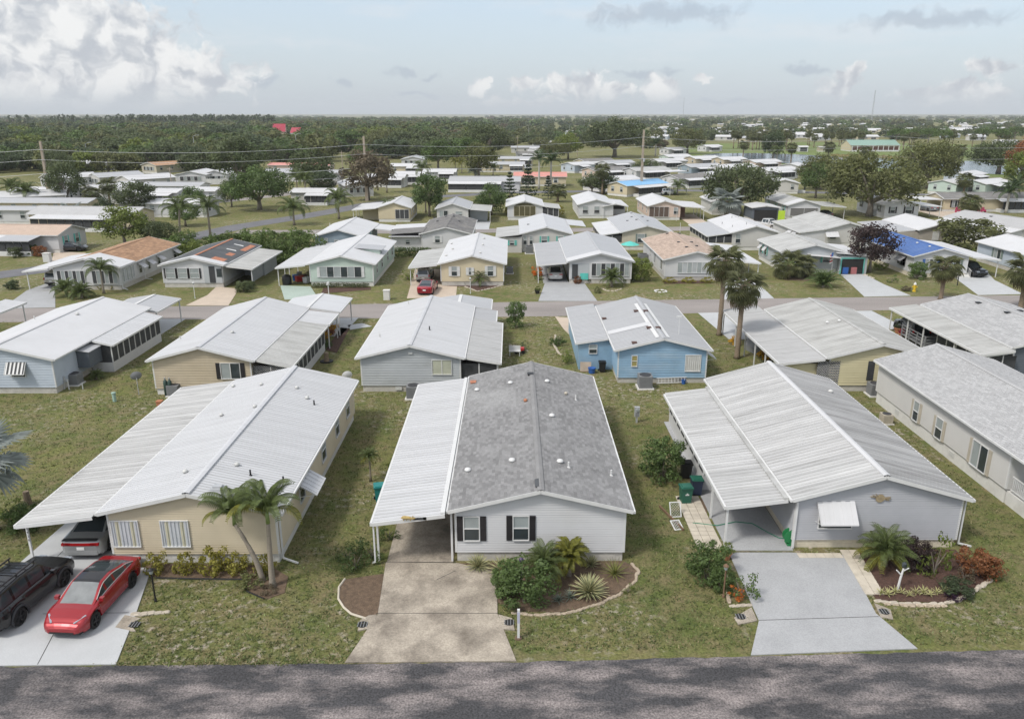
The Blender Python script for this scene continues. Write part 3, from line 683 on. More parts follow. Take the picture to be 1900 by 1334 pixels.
def car(kind, paint, loc, yaw, label, group='cars parked at the homes', roofm=None, stripe=None, detail=True, tail=True, sc=1):
    P = STY[kind]; L, Wd = P['L'], P['W']; r = thing('parked_car' if kind != 'truck' else 'pickup_truck', label, 'car' if kind != 'truck' else 'truck', loc, yaw, group); r.scale = (sc,)*3
    def part(k, m, nm=None):
        me = cached(('car', kind, k), lambda: cached(('carp', kind), lambda: car_parts(kind))[k].mesh(k, GLASS, True)); return recol(put(k, me, r), m)
    part('body', paint)
    for i in range(len(cached(('cari', kind, 'cabin'), lambda: islands(cached(('carp', kind), lambda: car_parts(kind))['cabin'])))): recol(put('cabin_frame', cached(('cb', kind, i), lambda: CACHE[('cari', kind, 'cabin')][i].mesh('cabin_frame', GLASS, True)), r), paint)
    part('roof', roofm or paint)
    part('windscreen', mat('windscreen', (.20, .21, .21), .06, .15, 3, spec=.6) if kind == 'sedan' else GLASS); part('rear_window', GLASS)
    for i in range(len(cached(('cari', kind, 'side_window'), lambda: islands(cached(('carp', kind), lambda: car_parts(kind))['side_window'])))): recol(put('side_window', cached(('sw', kind, i), lambda: CACHE[('cari', kind, 'side_window')][i].mesh('side_window', GLASS, True)), r), GLASS)
    if kind == 'sedan':
        for i in range(2): recol(put('window_trim', cached(('wt', kind, i), lambda: islands(CACHE[('carp', kind)]['window_trim'])[i].mesh('window_trim', ALU)), r), ALU)
    ub = cached(('ub', kind), lambda: (lambda b: (b.box(-L/2+.15, L/2-.15, -Wd*.36, Wd*.36, P['gc']-.02, .6), b.mesh('underbody', BLACK))[1])(MB())); put('underbody', ub, r)
    if kind == 'truck':
        b = MB(); b.box(-L/2+.08, -1.05, -Wd*.40, Wd*.40, 1.02, 1.135); b.build('truck_bed', BLACK, r)
    def tyre():
        w_ = P['wr']; b = MB(); b.lathe([(w_*.66, -.10), (w_*.93, -.11), (w_, -.08), (w_, .08), (w_*.93, .11), (w_*.66, .10)], 20, axis='y'); return b.mesh('tyre', RUBBER, True)
    def rim():
        w_ = P['wr']; b = MB(); b.lathe([(.001, -.06), (w_*.62, -.045), (w_*.67, -.10), (w_*.67, .10), (w_*.62, .045), (.001, .06)], 16, axis='y', m=1)
        for sg in (-1, 1):
            for j in range(5):
                a = 2*pi*j/5; b.bar((0, sg*.085, 0), (cos(a)*w_*.64, sg*.095, sin(a)*w_*.64), .07, .03, 0, (0, 1, 0))
        return b.mesh('rim', [BLACK if kind in ('sedan', 'suv') else ALU, BLACK])
    for wx in P['wx']:
        for sg in (-1, 1):
            t = put('tyre', cached(('ty', kind), tyre), r, (wx, sg*(Wd/2-.13), P['wr'])); t.name = 'wheel'
            rm = put('rim', cached(('rim', kind), rim), t)
    zt = lerp(P['belt'], L/2-.2)
    HL = mat('headlamp', (.30, .33, .37), .15, .05); TL = mat('tail_lamp', (.35, .01, .012), .25, .05); PL = mat('number_plate', (.7, .7, .68), .5, .05)
    for sg in (-1, 1):
        b = MB(); y = sg*Wd*.36; b.bar((L/2-.16, sg*Wd*.25, lerp(P['belt'], L/2-.16)+.03), (L/2-.55, sg*Wd*.415, lerp(P['belt'], L/2-.55)+.005), .07, .05) if kind == 'sedan' else b.box(L/2-.2, L/2-.02, sg*Wd*.32-.16, sg*Wd*.32+.16, zt-.16, zt-.03); b.build('headlight', HL, r)
        b = MB(); y = sg*Wd*.34; zz_ = .86 if kind in ('sedan', 'coupe') else .98; b.box(-L/2-.015, -L/2+.2, y-.2, y+.2, zz_-.06, zz_+.06) if kind != 'suv' else b.box(-L/2-.012, -L/2+.2, sg*Wd*.40-.07, sg*Wd*.40+.07, .8, 1.08); b.build('tail_light', TL, r)
        b = MB(); xm = lerp([(0, 0), (1, 1)], 0); xm = P['roof'][-1][0]-.35; b.box(xm-.06, xm+.1, sg*(Wd/2+.02)-.09, sg*(Wd/2+.02)+.09, lerp(P['belt'], xm)-.02, lerp(P['belt'], xm)+.13); b.build('mirror', paint, r)
    b = MB(); b.box(-L/2-.02, -L/2+.05, -.17, .17, .58, .72); b.build('number_plate', PL, r)
    b = MB(); b.box(-L/2-.03, -L/2+.2, -Wd*.40, Wd*.40, .34, .50); b.build('rear_bumper', BLACK if kind in ('suv', 'truck') else paint, r)
    b = MB(); b.box(L/2-.2, L/2+.012, -Wd*.27, Wd*.27, .30, .38); b.build('front_grille', BLACK, r)
    if kind == 'suv':
        for wx in P['wx']:
            for sg in (-1, 1):
                b = MB(); b.tube([(wx+cos(a)*(P['wr']+.08), sg*(Wd/2-.01), P['wr']+sin(a)*(P['wr']+.08)) for a in np.linspace(-.25, pi+.25, 11)], .05, 6); b.build('fender_flare', mat('flare_plastic', (.045, .046, .05), .6), r, True)
    return r

# ------------------------------------------------------------------ plants
def frond_feather(L, n, lw, droop, ll, up=.35, rac=.02, vee=.5):
    """arched feather leaf along +x with leaflets either side."""
    b = MB(); pts = []
    for k in range(n+1):
        t = k/n; a = up-droop*t*t; pts.append((t, a))
    p = Vector((0, 0, 0)); P = [p.copy()]
    for k in range(n):
        a = pts[k][1]; p = p+Vector((cos(a), 0, sin(a)))*(L/n); P.append(p.copy())
    b.tube([tuple(q) for q in P[::max(1, n//6)]], [rac*(1-.8*k/len(P[::max(1, n//6)])) for k in range(len(P[::max(1, n//6)]))], 4, 1, False)
    for k in range(1, n+1):
        t = k/n; l = ll*(.35+.65*sin(pi*min(1, t*1.05)**.75)) if t < .97 else ll*.4; a = pts[k][1]
        for s in (-1, 1):
            o = P[k]; d = Vector((.55*cos(a), s*.85, .55*sin(a)+vee*.4)).normalized()
            m = o+d*l*.55; e = o+Vector((d.x*l*.95, d.y*l*.8, d.z*l*.4-.35*l)); w_ = lw*(1 if t < .9 else .6)
            f = Vector((cos(a), 0, sin(a)))*w_*.5
            b.v += [tuple(o-f), tuple(o+f), tuple(m+f*1.2), tuple(m-f*1.2), tuple(e)]; i = len(b.v)-5
            b.f += [(i, i+1, i+2, i+3), (i+3, i+2, i+4)]; b.m += [0, 0]
    return b
def frond_fan(pet, rad, n, spread=2.6, droop=.5, fold=.12, up=.5):
    """fan leaf on a stalk along +x."""
    b = MB(); d = Vector((cos(up), 0, sin(up))); b.tube([(0, 0, 0), tuple(d*pet)], [.035, .02], 4, 1, False)
    c = d*pet; u2 = up-.25; ax = Vector((cos(u2), 0, sin(u2))); nrm = Vector((-sin(u2), 0, cos(u2)))
    for k in range(n):
        a0 = -spread/2+spread*k/n; a1 = a0+spread/n; am = (a0+a1)/2
        def q(a, r_, h): return c+(ax*cos(a)+Vector((0, 1, 0))*sin(a))*r_+nrm*h
        l = rad*(.82+.18*cos(am*.9))*ru(.92, 1.05); g = spread/n*.42
        m0, m1, mm = q(am-g, l*.6, -fold*.3), q(am+g, l*.6, -fold*.3), q(am, l*.6, fold)
        e = q(am, l, 0)+Vector((0, 0, -droop*rad*.5))
        b.poly([tuple(c), tuple(m0), tuple(mm)]); b.poly([tuple(c), tuple(mm), tuple(m1)]); b.poly([tuple(m0), tuple(e), tuple(mm)]); b.poly([tuple(mm), tuple(e), tuple(m1)])
    return b
def joined(list_bm, xf):
    """merge copies of prebuilt MBs under transforms (vectorised)."""
    V = []; Fc = []; Mi = []; o = 0
    for b, M in zip(list_bm, xf):
        a = np.array(b.v); R3 = np.array([[M[i][j] for j in range(3)] for i in range(3)]); t = np.array([M[i][3] for i in range(3)])
        V.append(a@R3.T+t); Fc += [tuple(x+o for x in f) for f in b.f]; Mi += b.m; o += len(b.v)
    r = MB(); r.v = [tuple(x) for x in np.concatenate(V)]; r.f = Fc; r.m = Mi; return r
PALM = {  # trunk height, radii, number of fronds, frond builder
 'sabal': dict(h=6.5, r=(.20, .17), n=34, fr=lambda: frond_fan(ru(.7, 1.0), 1.05, 15, 3.0, .75, .07, .2), el=(-.9, 1.25), mats=(LF_SABAL, LF_SABAL), bark=BARKS),
 'bismarck': dict(h=2.5, r=(.24, .2), n=22, fr=lambda: frond_fan(1.1, 1.25, 18, 4.2, .18, .08, .15), el=(-.45, 1.2), mats=(LF_BISM, LF_BISM), bark=BARKS),
 'fanlow': dict(h=1.2, r=(.2, .18), n=30, fr=lambda: frond_fan(.9, .95, 14, 3.2, .5, .07, .2), el=(-.5, 1.25), mats=(LF_SABAL, LF_SABAL), bark=BARKS),
 'queen': dict(h=6.0, r=(.17, .11), n=18, fr=lambda: frond_feather(3.0, 22, .09, 2.1, .75, .55, .03), el=(-.25, 1.1), mats=(LF_PALM, LF_PALM), bark=BARKP),
 'christmas': dict(h=3.0, r=(.13, .075), n=15, fr=lambda: frond_feather(1.85, 26, .055, 2.0, .5, .75, .02, .9), el=(-.05, 1.0), mats=(LF_PALM, LF_PALMY), bark=BARKP),
 'pygmy': dict(h=.9, r=(.1, .08), n=34, fr=lambda: frond_feather(1.25, 20, .04, 1.6, .32, .55, .012), el=(-.35, 1.2), mats=(LF_PALM, LF_PALMY), bark=BARKP),
 'pygmyy': dict(h=1.2, r=(.1, .08), n=30, fr=lambda: frond_feather(1.1, 20, .05, 1.7, .34, .55, .012), el=(-.45, 1.2), mats=(LF_PALMY, LF_PALMY), bark=BARKP),
 'royal': dict(h=9.0, r=(.26, .2), n=16, fr=lambda: frond_feather(3.4, 20, .12, 1.7, .8, .6, .03, .8), el=(-.35, 1.15), mats=(LF_PALMD, LF_PALMD), bark=BARKR),
 'areca': dict(h=.3, r=(.12, .1), n=40, fr=lambda: frond_feather(2.1, 16, .07, 1.3, .45, .3, .015), el=(.45, 1.4), mats=(LF_GREEN, LF_PALMY), bark=BARKP),
}
def palm_xf(n, el):
    out = []
    for k in range(n):
        t = (k+.5)/n; a = k*2.39996+ru(-.2, .2); e = el[1]+(el[0]-el[1])*t+ru(-.12, .12); out.append((a, e, ru(.85, 1.08)))
    return out
def palm(kind, x, y, label, h=None, sc=1.0, lean=(0, 0), rot=0, near=False, group=None, trunk=True, fr=None, shaft=False, mats=None, name='palm_tree', cat='palm'):
    P = PALM[kind]; h = P['h'] if h is None else h; fr = mats or P['mats']
    r = thing(name, label, cat, (x, y, 0), 0, group)
    b = MB(); ns = max(4, int(h*3) if near else 5); pts = []; rad = []
    for k in range(ns+1):
        t = k/ns; pts.append((lean[0]*t**1.6, lean[1]*t**1.6, h*t)); rad.append((P['r'][0]+(P['r'][1]-P['r'][0])*t)*sc*(1.35 if k == 0 else 1)*(1 if k % 2 or not near else 1.06))
    b.tube(pts, rad, 9); b.build('trunk', P['bark'], r, True)
    c = (lean[0], lean[1], h-.05)
    if shaft:
        s_ = MB(); s_.tube([c, (c[0], c[1], h+.55*sc)], [P['r'][1]*1.25*sc, P['r'][1]*.8*sc], 8); s_.build('crownshaft', CROWNSHAFT, r, True); c = (c[0], c[1], h+.45*sc)
    if near:
        vs_ = [cached(('fr', kind, i), lambda: P['fr']().mesh('frond', [fr[0], P['bark'] if kind in ('sabal', 'fanlow') else CROWNSHAFT])) for i in range(4)]
        for k, (a, e, s) in enumerate(palm_xf(P['n'], P['el'])):
            M = Matrix.Rotation(a+rot, 4, 'Z')@Matrix.Rotation(-e+.3, 4, 'Y')@Matrix.Rotation(ru(-.3, .3), 4, 'X')
            o = put('frond', vs_[k % 4], r, c, M.to_euler(), s*sc); recol(o, fr[0] if k < P['n']*.75 else fr[1])
            if kind in ('sabal',) and k > P['n']-6: recol(o, LF_DEAD)
    else:
        def mk(i=0):
            base_ = [P['fr']() for _ in range(3)]; xf = palm_xf(P['n'], P['el'])
            B = joined([base_[k % 3] for k in range(len(xf))], [Matrix.Rotation(a, 4, 'Z')@Matrix.Rotation(-e+.3, 4, 'Y')@Matrix.Scale(s, 4) for a, e, s in xf])
            return B.mesh('crown', [fr[0], CROWNSHAFT])
        o = put('crown', cached(('pc', kind, int(rnd()*2)), mk), r, c, (0, 0, rot+ru(0, 6)), sc); recol(o, fr[0], CROWNSHAFT)
    return r
def leaf_cloud(clumps, per, size, asp=.6, flat=.35, rnd_=.55):
    """numpy leaf quads spread through clumps (centre, radius)."""
    rs = np.random.RandomState(int(rnd()*1e6)); V = []
    for (cx, cy, cz, cr) in clumps:
        n = per; d = rs.normal(size=(n, 3)); d /= np.linalg.norm(d, axis=1)[:, None]; d[:, 2] *= .8
        rr = cr*(.55+.5*rs.rand(n)); p = np.array([cx, cy, cz])+d*rr[:, None]
        nr = d+rs.normal(size=(n, 3))*rnd_+np.array([0, 0, flat]); nr /= np.linalg.norm(nr, axis=1)[:, None]
        t = np.cross(nr, rs.normal(size=(n, 3))); t /= np.linalg.norm(t, axis=1)[:, None]; u = np.cross(nr, t)
        s = size*(.6+.8*rs.rand(n))[:, None]
        V.append(np.stack([p-t*s, p-u*s*asp+nr*s*.12, p+t*s, p+u*s*asp+nr*s*.12], 1).reshape(-1, 3))
    return np.concatenate(V)
def quads_mesh(name, V, m):
    n = len(V)//4; me = bpy.data.meshes.new(name); me.vertices.add(len(V)); me.vertices.foreach_set('co', V.astype('f').ravel())
    me.loops.add(len(V)); me.loops.foreach_set('vertex_index', np.arange(len(V), dtype='i')); me.polygons.add(n)
    me.polygons.foreach_set('loop_start', np.arange(0, len(V), 4, dtype='i')); me.polygons.foreach_set('loop_total', np.full(n, 4, 'i'))
    me.materials.append(m); me.update(calc_edges=True); return me
def crown_clumps(n, rx, rz, cr, cz, hollow=.55, bottom=-.35):
    out = []
    while len(out) < n:
        x, y, z = ru(-1, 1), ru(-1, 1), ru(-1, 1); d = math.sqrt(x*x+y*y+z*z)
        if d > 1 or d < hollow or z < bottom: continue
        k = ru(.9, 1.1); out.append((x*rx*k, y*rx*k, cz+z*rz*k, cr*ru(.7, 1.25)))
    return out
TREE = {}
def tree_kind(key, rx, rz, cz, th, nclump, cr, per, leaf, tr=.3, rn=.5, **k):
    """unit tree: trunk with limbs + leafy crown."""
    def mk():
        cl = crown_clumps(nclump, rx, rz, cr, cz, **k); V = leaf_cloud(cl, per, leaf, .6 if rn > .4 else .75, .35, rn)
        b = MB(); b.tube([(0, 0, 0), (.05, .03, th*.5), (0, 0, th)], [tr*1.3, tr, tr*.8], 8)
        for c in cl[::max(1, nclump//9)]:
            b.tube([(0, 0, th*.92), (c[0]*.45, c[1]*.45, th+(c[2]-th)*.55), (c[0]*.92, c[1]*.92, c[2])], [tr*.6, tr*.35, tr*.12], 5, 0, False)
        return quads_mesh('crown', V, LF_OAK), b.mesh('trunk', BARK, True)
    TREE[key] = cached(('tree', key), mk)
def tree(key, x, y, label, sc=1.0, leaf=LF_OAK, group=None, rot=None, zs=1.0, name='broadleaf_tree', bark=BARK):
    r = thing(name, label, 'tree', (x, y, 0), rot if rot is not None else ru(0, 6.28), group)
    c, t = TREE[key]; s = (sc, sc, sc*zs)
    recol(put('crown', c, r, None, None, s), leaf); recol(put('trunk', t, r, None, None, s), bark); return r
for i in range(3):
    tree_kind(f'oak{i}', 5.8, 3.5, 5.0, 2.0, 135, 1.2, 62, .20, .42, bottom=-.62)
    tree_kind(f'round{i}', 3.0, 2.6, 4.0, 1.8, 60, .95, 64, .17, .22, bottom=-.6)
    tree_kind(f'far{i}', 5.0, 3.3, 3.9, 1.3, 60, 1.35, 44, .32, .35, .28, bottom=-.85, hollow=.7)
    tree_kind(f'pinet{i}', 4.2, 1.5, 8.6, 7.2, 34, 1.2, 40, .26, .28)
def shrub_mesh(key, rx, rz, n, cr, per, leaf, hollow=.35):
    return cached(('shrub', key), lambda: quads_mesh('foliage', leaf_cloud(crown_clumps(n, rx, rz, cr, rz*.85, hollow, -.9), per, leaf), LF_GREEN))
SHR = {'big': (1.0, 1.05, 34, .30, 110, .058), 'dense': (1.0, .8, 40, .26, 70, .06), 'loose': (1.0, .9, 18, .26, 26, .07), 'coarse': (1.0, .8, 22, .3, 40, .09), 'low': (1.0, .45, 20, .26, 40, .07), 'clip': (1.0, .85, 60, .22, 60, .055)}
def shrub(key, x, y, label, sc=1.0, leaf=LF_GREEN, zs=1.0, group=None, name='shrub', stem=True, xs=1.0, rot=None):
    r = thing(name, label, 'plant', (x, y, 0), ru(0, 6.28) if rot is None else rot, group)
    recol(put('foliage', shrub_mesh(key, *SHR[key]), r, (0, 0, .05*sc), None, (sc*xs, sc, sc*zs)), leaf)
    if stem:
        def mk():
            b = MB()
            for k in range(5): a = k*1.3; b.tube([(0, 0, 0), (cos(a)*.12, sin(a)*.12, .4), (cos(a)*.4, sin(a)*.4, .9)], [.035, .028, .012], 5, 0, False)
            return b.mesh('stem', BARK)
        put('stem', cached('stem', mk), r, None, None, (sc, sc, sc*zs))
    return r
def rosette(x, y, label, n=46, ln=.75, wd=.05, sc=1.0, edge=True, group=None, name='agave_plant', leaf=None, el=(.05, 1.45)):
    r = thing(name, label, 'plant', (x, y, 0), ru(0, 6), group)
    def mk():
        b = MB(); k = 5
        for i in range(k):
            t0, t1 = i/k, (i+1)/k; w0 = wd*(1-t0**2.2); w1 = wd*(1-t1**2.2); z0, z1 = -.10*t0*t0*ln, -.10*t1*t1*ln
            for a, c, mm in ((-1, -.45, 1), (-.45, .45, 0), (.45, 1, 1)):
                b.quad((ln*t0, a*w0, z0+.02*abs(a)), (ln*t1, a*w1, z1+.02*abs(a)), (ln*t1, c*w1, z1+.02*abs(c)), (ln*t0, c*w0, z0+.02*abs(c)), mm)
        return b.mesh('leaf', [LF_AGAVE, LF_AGAVEE])
    me = cached(('ros', ln, wd), mk)
    for k in range(n):
        t = (k+.5)/n; e = el[1]+(el[0]-el[1])*t**.8; a = k*2.4
        M = Matrix.Rotation(a, 4, 'Z')@Matrix.Rotation(-e, 4, 'Y')
        o = put('leaf', me, r, (0, 0, .12*sc), M.to_euler(), sc*ru(.85, 1.1)); recol(o, leaf or LF_AGAVE, LF_AGAVEE if edge else (leaf or LF_AGAVE))
    return r
def norfolk(x, y, h, label, group='norfolk island pines'):
    r = thing('norfolk_pine', label, 'tree', (x, y, 0), ru(0, 6), group)
    def mk():
        cl = []
        for k in range(9):
            z = .14+k*.095; rr = .27*(1-k/9.6)
            for j in range(6):
                a = j*1.047+k*.5
                for t in (.35, .65, .95): cl.append((cos(a)*rr*t, sin(a)*rr*t, z+.02*t, .035))
        return quads_mesh('crown', leaf_cloud(cl, 9, .022), LF_PINE)
    put('crown', cached('norf', mk), r, None, None, h); b = MB(); b.tube([(0, 0, 0), (0, 0, h)], [.12, .02], 6); b.build('trunk', BARK, r); return r
# ------------------------------------------------------------------ setting
PAVED = []
def G(*pts): return [at(x, y) for x, y in pts]
b = MB(); ys = [-300, -60, 0, 15, 30, 60, 100, 160, 260, 420, 800, 1600, 4000, 12000, 40000]; xs = [-1, -.3, -.1, 0, .1, .3, 1]
for y0, y1 in zip(ys, ys[1:]):
    for u0, u1 in zip(xs, xs[1:]):
        w0 = 40000; b.quad((u0*w0, y0, 0), (u1*w0, y0, 0), (u1*w0, y1, 0), (u0*w0, y1, 0))
struct(b.build('lawn_ground', LAWN))
def ribbon(name, near, far, z, m):
    b = MB(); n = len(near)
    for i in range(n-1):
        b.quad((*near[i], z), (*near[i+1], z), (*far[i+1], z), (*far[i], z)); b.quad((*near[i], 0), (*near[i+1], 0), (*near[i+1], z), (*near[i], z)); b.quad((*far[i+1], 0), (*far[i], 0), (*far[i], z), (*far[i+1], z))
    return struct(b.build(name, m))
def road(name, pts, w, z, m):
    P = [Vector((x, y, 0)) for x, y in pts]; a, c = [], []
    for i, p in enumerate(P):
        d = (P[min(i+1, len(P)-1)]-P[max(i-1, 0)]).normalized(); n = Vector((-d.y, d.x, 0)); a.append(tuple((p-n*w/2)[:2])); c.append(tuple((p+n*w/2)[:2]))
    return ribbon(name, a, c, z, m)
def wob(pts, n=8, amp=.06):      # ragged edge where turf creeps over the paving
    out = []
    for (x0, y0), (x1, y1) in zip(pts, pts[1:]):
        for k in range(n): t = k/n; out.append((x0+(x1-x0)*t, y0+(y1-y0)*t+ru(-amp, amp)))
    return out+[pts[-1]]
far_e = wob([(-90, 23.6), (-45, 24.4), (-19.4, 24.80), (0, 25.06), (20, 25.78), (45, 27.0), (90, 29.6)], 40, .05)
ribbon('near_street', [(x, y-7.6) for x, y in far_e], far_e, .012, ASPH)
nB = [(-90, 73.5), (-60, 75.6), (-36, 77.3), (-17.6, 77.6), (4.5, 78.7), (22, 80.2), (55, 82.2), (140, 87)]; fB = [(-90, 80), (-60, 81.7), (-36, 83.1), (-18, 84), (4.5, 85.3), (22, 86.4), (55, 88.3), (140, 93)]
ribbon('middle_street', nB, fB, .012, ASPHB)
road('left_street', [(-110, 86), (-85, 92), (-70, 97), (-64, 103.5), (-59, 115), (-55.5, 130), (-51, 146), (-44, 159), (-38.5, 171), (-33, 185), (-22, 200), (0, 213), (45, 219), (75, 214), (110, 206)], 5.6, .016, ASPHC)
road('back_street', [(-49, 139), (-20, 140), (20, 142.5), (60, 146), (130, 152)], 5.0, .014, ASPHB)
road('upper_street', [(-130, 168), (-95, 172), (-75, 182), (-60, 205), (-52, 250), (-40, 300)], 5.0, .012, ASPHB)
road('cross_street', [(-140, 214), (-100, 218), (-62, 215)], 5.0, .02, ASPHB)
for nm, poly, m in [
    ('driveway', [(-30, 24.25), (-19.4, 24.84), (-15.08, 24.92), (-15.75, 28.0), (-16.6, 31.4), (-18.5, 32.1), (-18.5, 50), (-21.5, 50), (-21.5, 31.9), (-23.4, 31.0), (-30, 30.6)], CONCL),
    ('driveway', G((640, 1230), (958, 1227), (923, 1140), (922, 1062), (846, 1045), (846, 1046), (716, 1044), (701, 1140)), CONC),
    ('driveway', G((1393, 1216), (1702, 1204), (1625, 1139), (1568, 1031), (1468, 1026), (1352, 1026), (1408, 1152)), CONCG)]:
    b = MB(); b.prism(poly, 0, .045); struct(b.build(nm, m)); PAVED.append(poly)
b = MB(); b.prism([(-5.85, 32.05), (-2.75, 32.0), (-2.75, 51), (-6.0, 51)], 0, .04); struct(b.build('carport_floor', CONC))
b = MB(); b.prism([(10.35, 33.06), (13.5, 33.06), (13.5, 49.5), (10.35, 49.5)], 0, .04); struct(b.build('carport_floor', CONCG))
b = MB(); b.prism([(-23.0, 31.4), (-21.55, 32.0), (-21.55, 50), (-22.4, 50)], 0, .035); struct(b.build('side_walk', CONCL)); PAVED.append([(-23.2, 31.2), (-21.4, 31.8), (-21.4, 50.2), (-22.6, 50.2)]); PAVED.append([(10.2, 32.9), (13.6, 32.9), (13.6, 49.6), (10.2, 49.6)]); PAVED.append([(8.9, 34.0), (10.4, 34.0), (10.4, 42.5), (9.2, 42.5)])
JOINT = mat('slab_joint', (.05, .048, .045), .95)
def joint(p0, p1, z=.049, w=.03):
    a, c = at(*p0), at(*p1); b = MB(); d = Vector((c[0]-a[0], c[1]-a[1], 0)).normalized(); n = Vector((-d.y, d.x, 0))*w/2
    b.quad((a[0]-n.x, a[1]-n.y, z), (c[0]-n.x, c[1]-n.y, z), (c[0]+n.x, c[1]+n.y, z), (a[0]+n.x, a[1]+n.y, z)); return struct(b.build('slab_joint', JOINT))
joint((699, 1139), (923, 1139)); joint((717, 1044), (846, 1044)); joint((1408, 1152), (1630, 1145)); joint((1357, 1025), (1470, 1025)); joint((80, 1140), (240, 1138)); joint((70, 1234), (130, 1120)); joint((810, 1077), (845, 1060))
# ------------------------------------------------------------------ small near things
def slab_stone(par, me, x, y, z, rz, s=1.0, sx=1.0): return put('stone', me, par, (x, y, z), (ru(-.08, .08), ru(-.08, .08), rz), (s*sx, s, s))
def stone_me():
    b = MB(); n = 7
    def ring(r, z): return [(cos(2*pi*j/n)*r*.20*(1+.2*sin(j*2.3)), sin(2*pi*j/n)*r*.13*(1+.2*cos(j*1.7)), z) for j in range(n)]
    rs = [ring(1, 0), ring(1.02, .05), ring(.75, .09)]
    for a, c in zip(rs, rs[1:]):
        for j in range(n): b.quad(a[j], a[(j+1) % n], c[(j+1) % n], c[j])
    b.poly(rs[-1]); return b.mesh('stone', STONE)
def edging(label, pts, m=STONE, step=.34, s=1.0, name='stone_edging'):
    r = thing(name, label, 'edging', (*pts[0], 0)); x0, y0 = pts[0]; me = cached('stone', stone_me)
    for (xa, ya), (xb, yb) in zip(pts, pts[1:]):
        d = math.hypot(xb-xa, yb-ya); n = max(1, round(d/(step*s))); a = math.atan2(yb-ya, xb-xa)
        for k in range(n):
            t = (k+.5)/n; recol(slab_stone(r, me, xa+(xb-xa)*t-x0+ru(-.03, .03), ya+(yb-ya)*t-y0+ru(-.03, .03), .0, a+ru(-.15, .15), s*ru(.8, 1.1)), m)
    return r
def bed(poly, m, z=.03):
    PAVED.append(poly)
    b = MB(); b.prism(poly, 0, z); return struct(b.build('planting_bed', m))
def lamp_post(x, y, h, label, m=BLACK, white=False):
    r = thing('lamp_post', label, 'lamp', (x, y, 0)); b = MB(); b.tube([(0, 0, 0), (0, 0, .12), (0, 0, .14), (0, 0, h)], [.06, .06, .038, .034], 8); b.build('post', m, r)
    b = MB(); b.lathe([(.03, h), (.07, h+.04), (.10, h+.20)], 8); b.build('lantern', GLASSB, r); b = MB(); b.lathe([(.13, h+.20), (.11, h+.24), (.03, h+.31), (.001, h+.34)], 8); b.build('cap', m, r); return r
def bin_(x, y, label, m, lid=None, rz=0, s=1.0, group=None):
    r = thing('wheelie_bin', label, 'bin', (x, y, 0), rz, group); r.scale = (s, s, s)
    b = MB(); a, c = .24, .30
    b.v += [(-a, -a, .08), (a, -a, .08), (a, a, .08), (-a, a, .08), (-c, -c, .95), (c, -c, .95), (c, c, .95), (-c, c, .95)]; b.f += [(0, 1, 5, 4), (1, 2, 6, 5), (2, 3, 7, 6), (3, 0, 4, 7), (3, 2, 1, 0), (4, 5, 6, 7)]; b.m += [0]*6
    b.box(-c-.03, c+.03, -c-.03, c+.03, .9, .95); b.build('body', m, r)
    b = MB(); b.box(-c-.02, c+.02, -c-.05, c+.02, .955, 1.0); b.box(-c+.06, c-.06, -c+.02, c-.08, 1.0, 1.04); b.build('lid', lid or m, r)
    for sg in (-1, 1): w_ = MB(); w_.lathe([(.001, -.03), (.1, -.03), (.1, .03), (.001, .03)], 10, (sg*.26, c-.02, .1), 0, 'y'); w_.build('wheel', RUBBER, r)
    b = MB(); b.bar((-.2, c+.07, .93), (.2, c+.07, .93), .035); b.build('handle', m, r); return r
def ac_unit(x, y, label, rz=0, s=1.0, m=ACG):
    r = thing('air_conditioner', label, 'air conditioner', (x, y, 0), rz, 'air conditioners beside the homes'); r.scale = (s, s, s)
    def body():
        b = MB(); b.box(-.42, .42, -.42, .42, .08, .86)
        for k in range(11):
            z = .13+k*.065
            for sg in (-1, 1): b.box(-.40, .40, sg*.425-.008, sg*.425+.008, z, z+.03); b.box(sg*.425-.008, sg*.425+.008, -.40, .40, z, z+.03)
        return b.mesh('cabinet', ACG)
    recol(put('cabinet', cached('acb', body), r), m)
    def fan():
        b = MB(); b.lathe([(.36, .861), (.36, .89), (.32, .90), (.001, .875)], 16); return b.mesh('fan_grille', ACD)
    put('fan_grille', cached('acf', fan), r); put('pad', cached('acp', lambda: (lambda b: (b.box(-.52, .52, -.52, .52, 0, .08), b.mesh('pad', BLOCKW))[1])(MB())), r); return r
def dish(x, y, h, label, m=GALV, az=0):
    r = thing('satellite_dish', label, 'dish', (x, y, 0), az); b = MB(); b.tube([(0, 0, 0), (0, 0, h)], .03, 6); b.build('mast', GALV, r)
    b = MB(); n = 14
    for k in range(3):
        r0, r1 = k/3*.34, (k+1)/3*.34
        for j in range(n):
            def q(rr, a): return (cos(a)*rr*1.2, rr*rr*.8-.05, h+.02+sin(a)*rr*.95+.15)
            a0, a1 = 2*pi*j/n, 2*pi*(j+1)/n; b.quad(q(r0, a0), q(r0, a1), q(r1, a1), q(r1, a0))
    b.build('reflector', m, r, True); b = MB(); b.bar((0, 0, h), (0, -.1, h-.1), .03); b.bar((0, -.0, h-.08), (0, .42, h+.05), .025); b.box(-.05, .05, .38, .5, h+.0, h+.12); b.build('feed_arm', GALV, r); return r
def pot(x, y, label, m=TERRA, leaf=LF_LIME, s=.3):
    r = thing('potted_plant', label, 'plant', (x, y, 0)); b = MB(); b.lathe([(s*.5, 0), (s*.75, s*.9), (s*.85, s*.9), (s*.85, s*1.05), (s*.7, s*1.05), (s*.6, s*.9), (.001, s*.9)], 12); b.build('pot', m, r)
    recol(put('foliage', shrub_mesh('coarse', *SHR['coarse']), r, (0, 0, s*.9), None, s*.95), leaf); return r
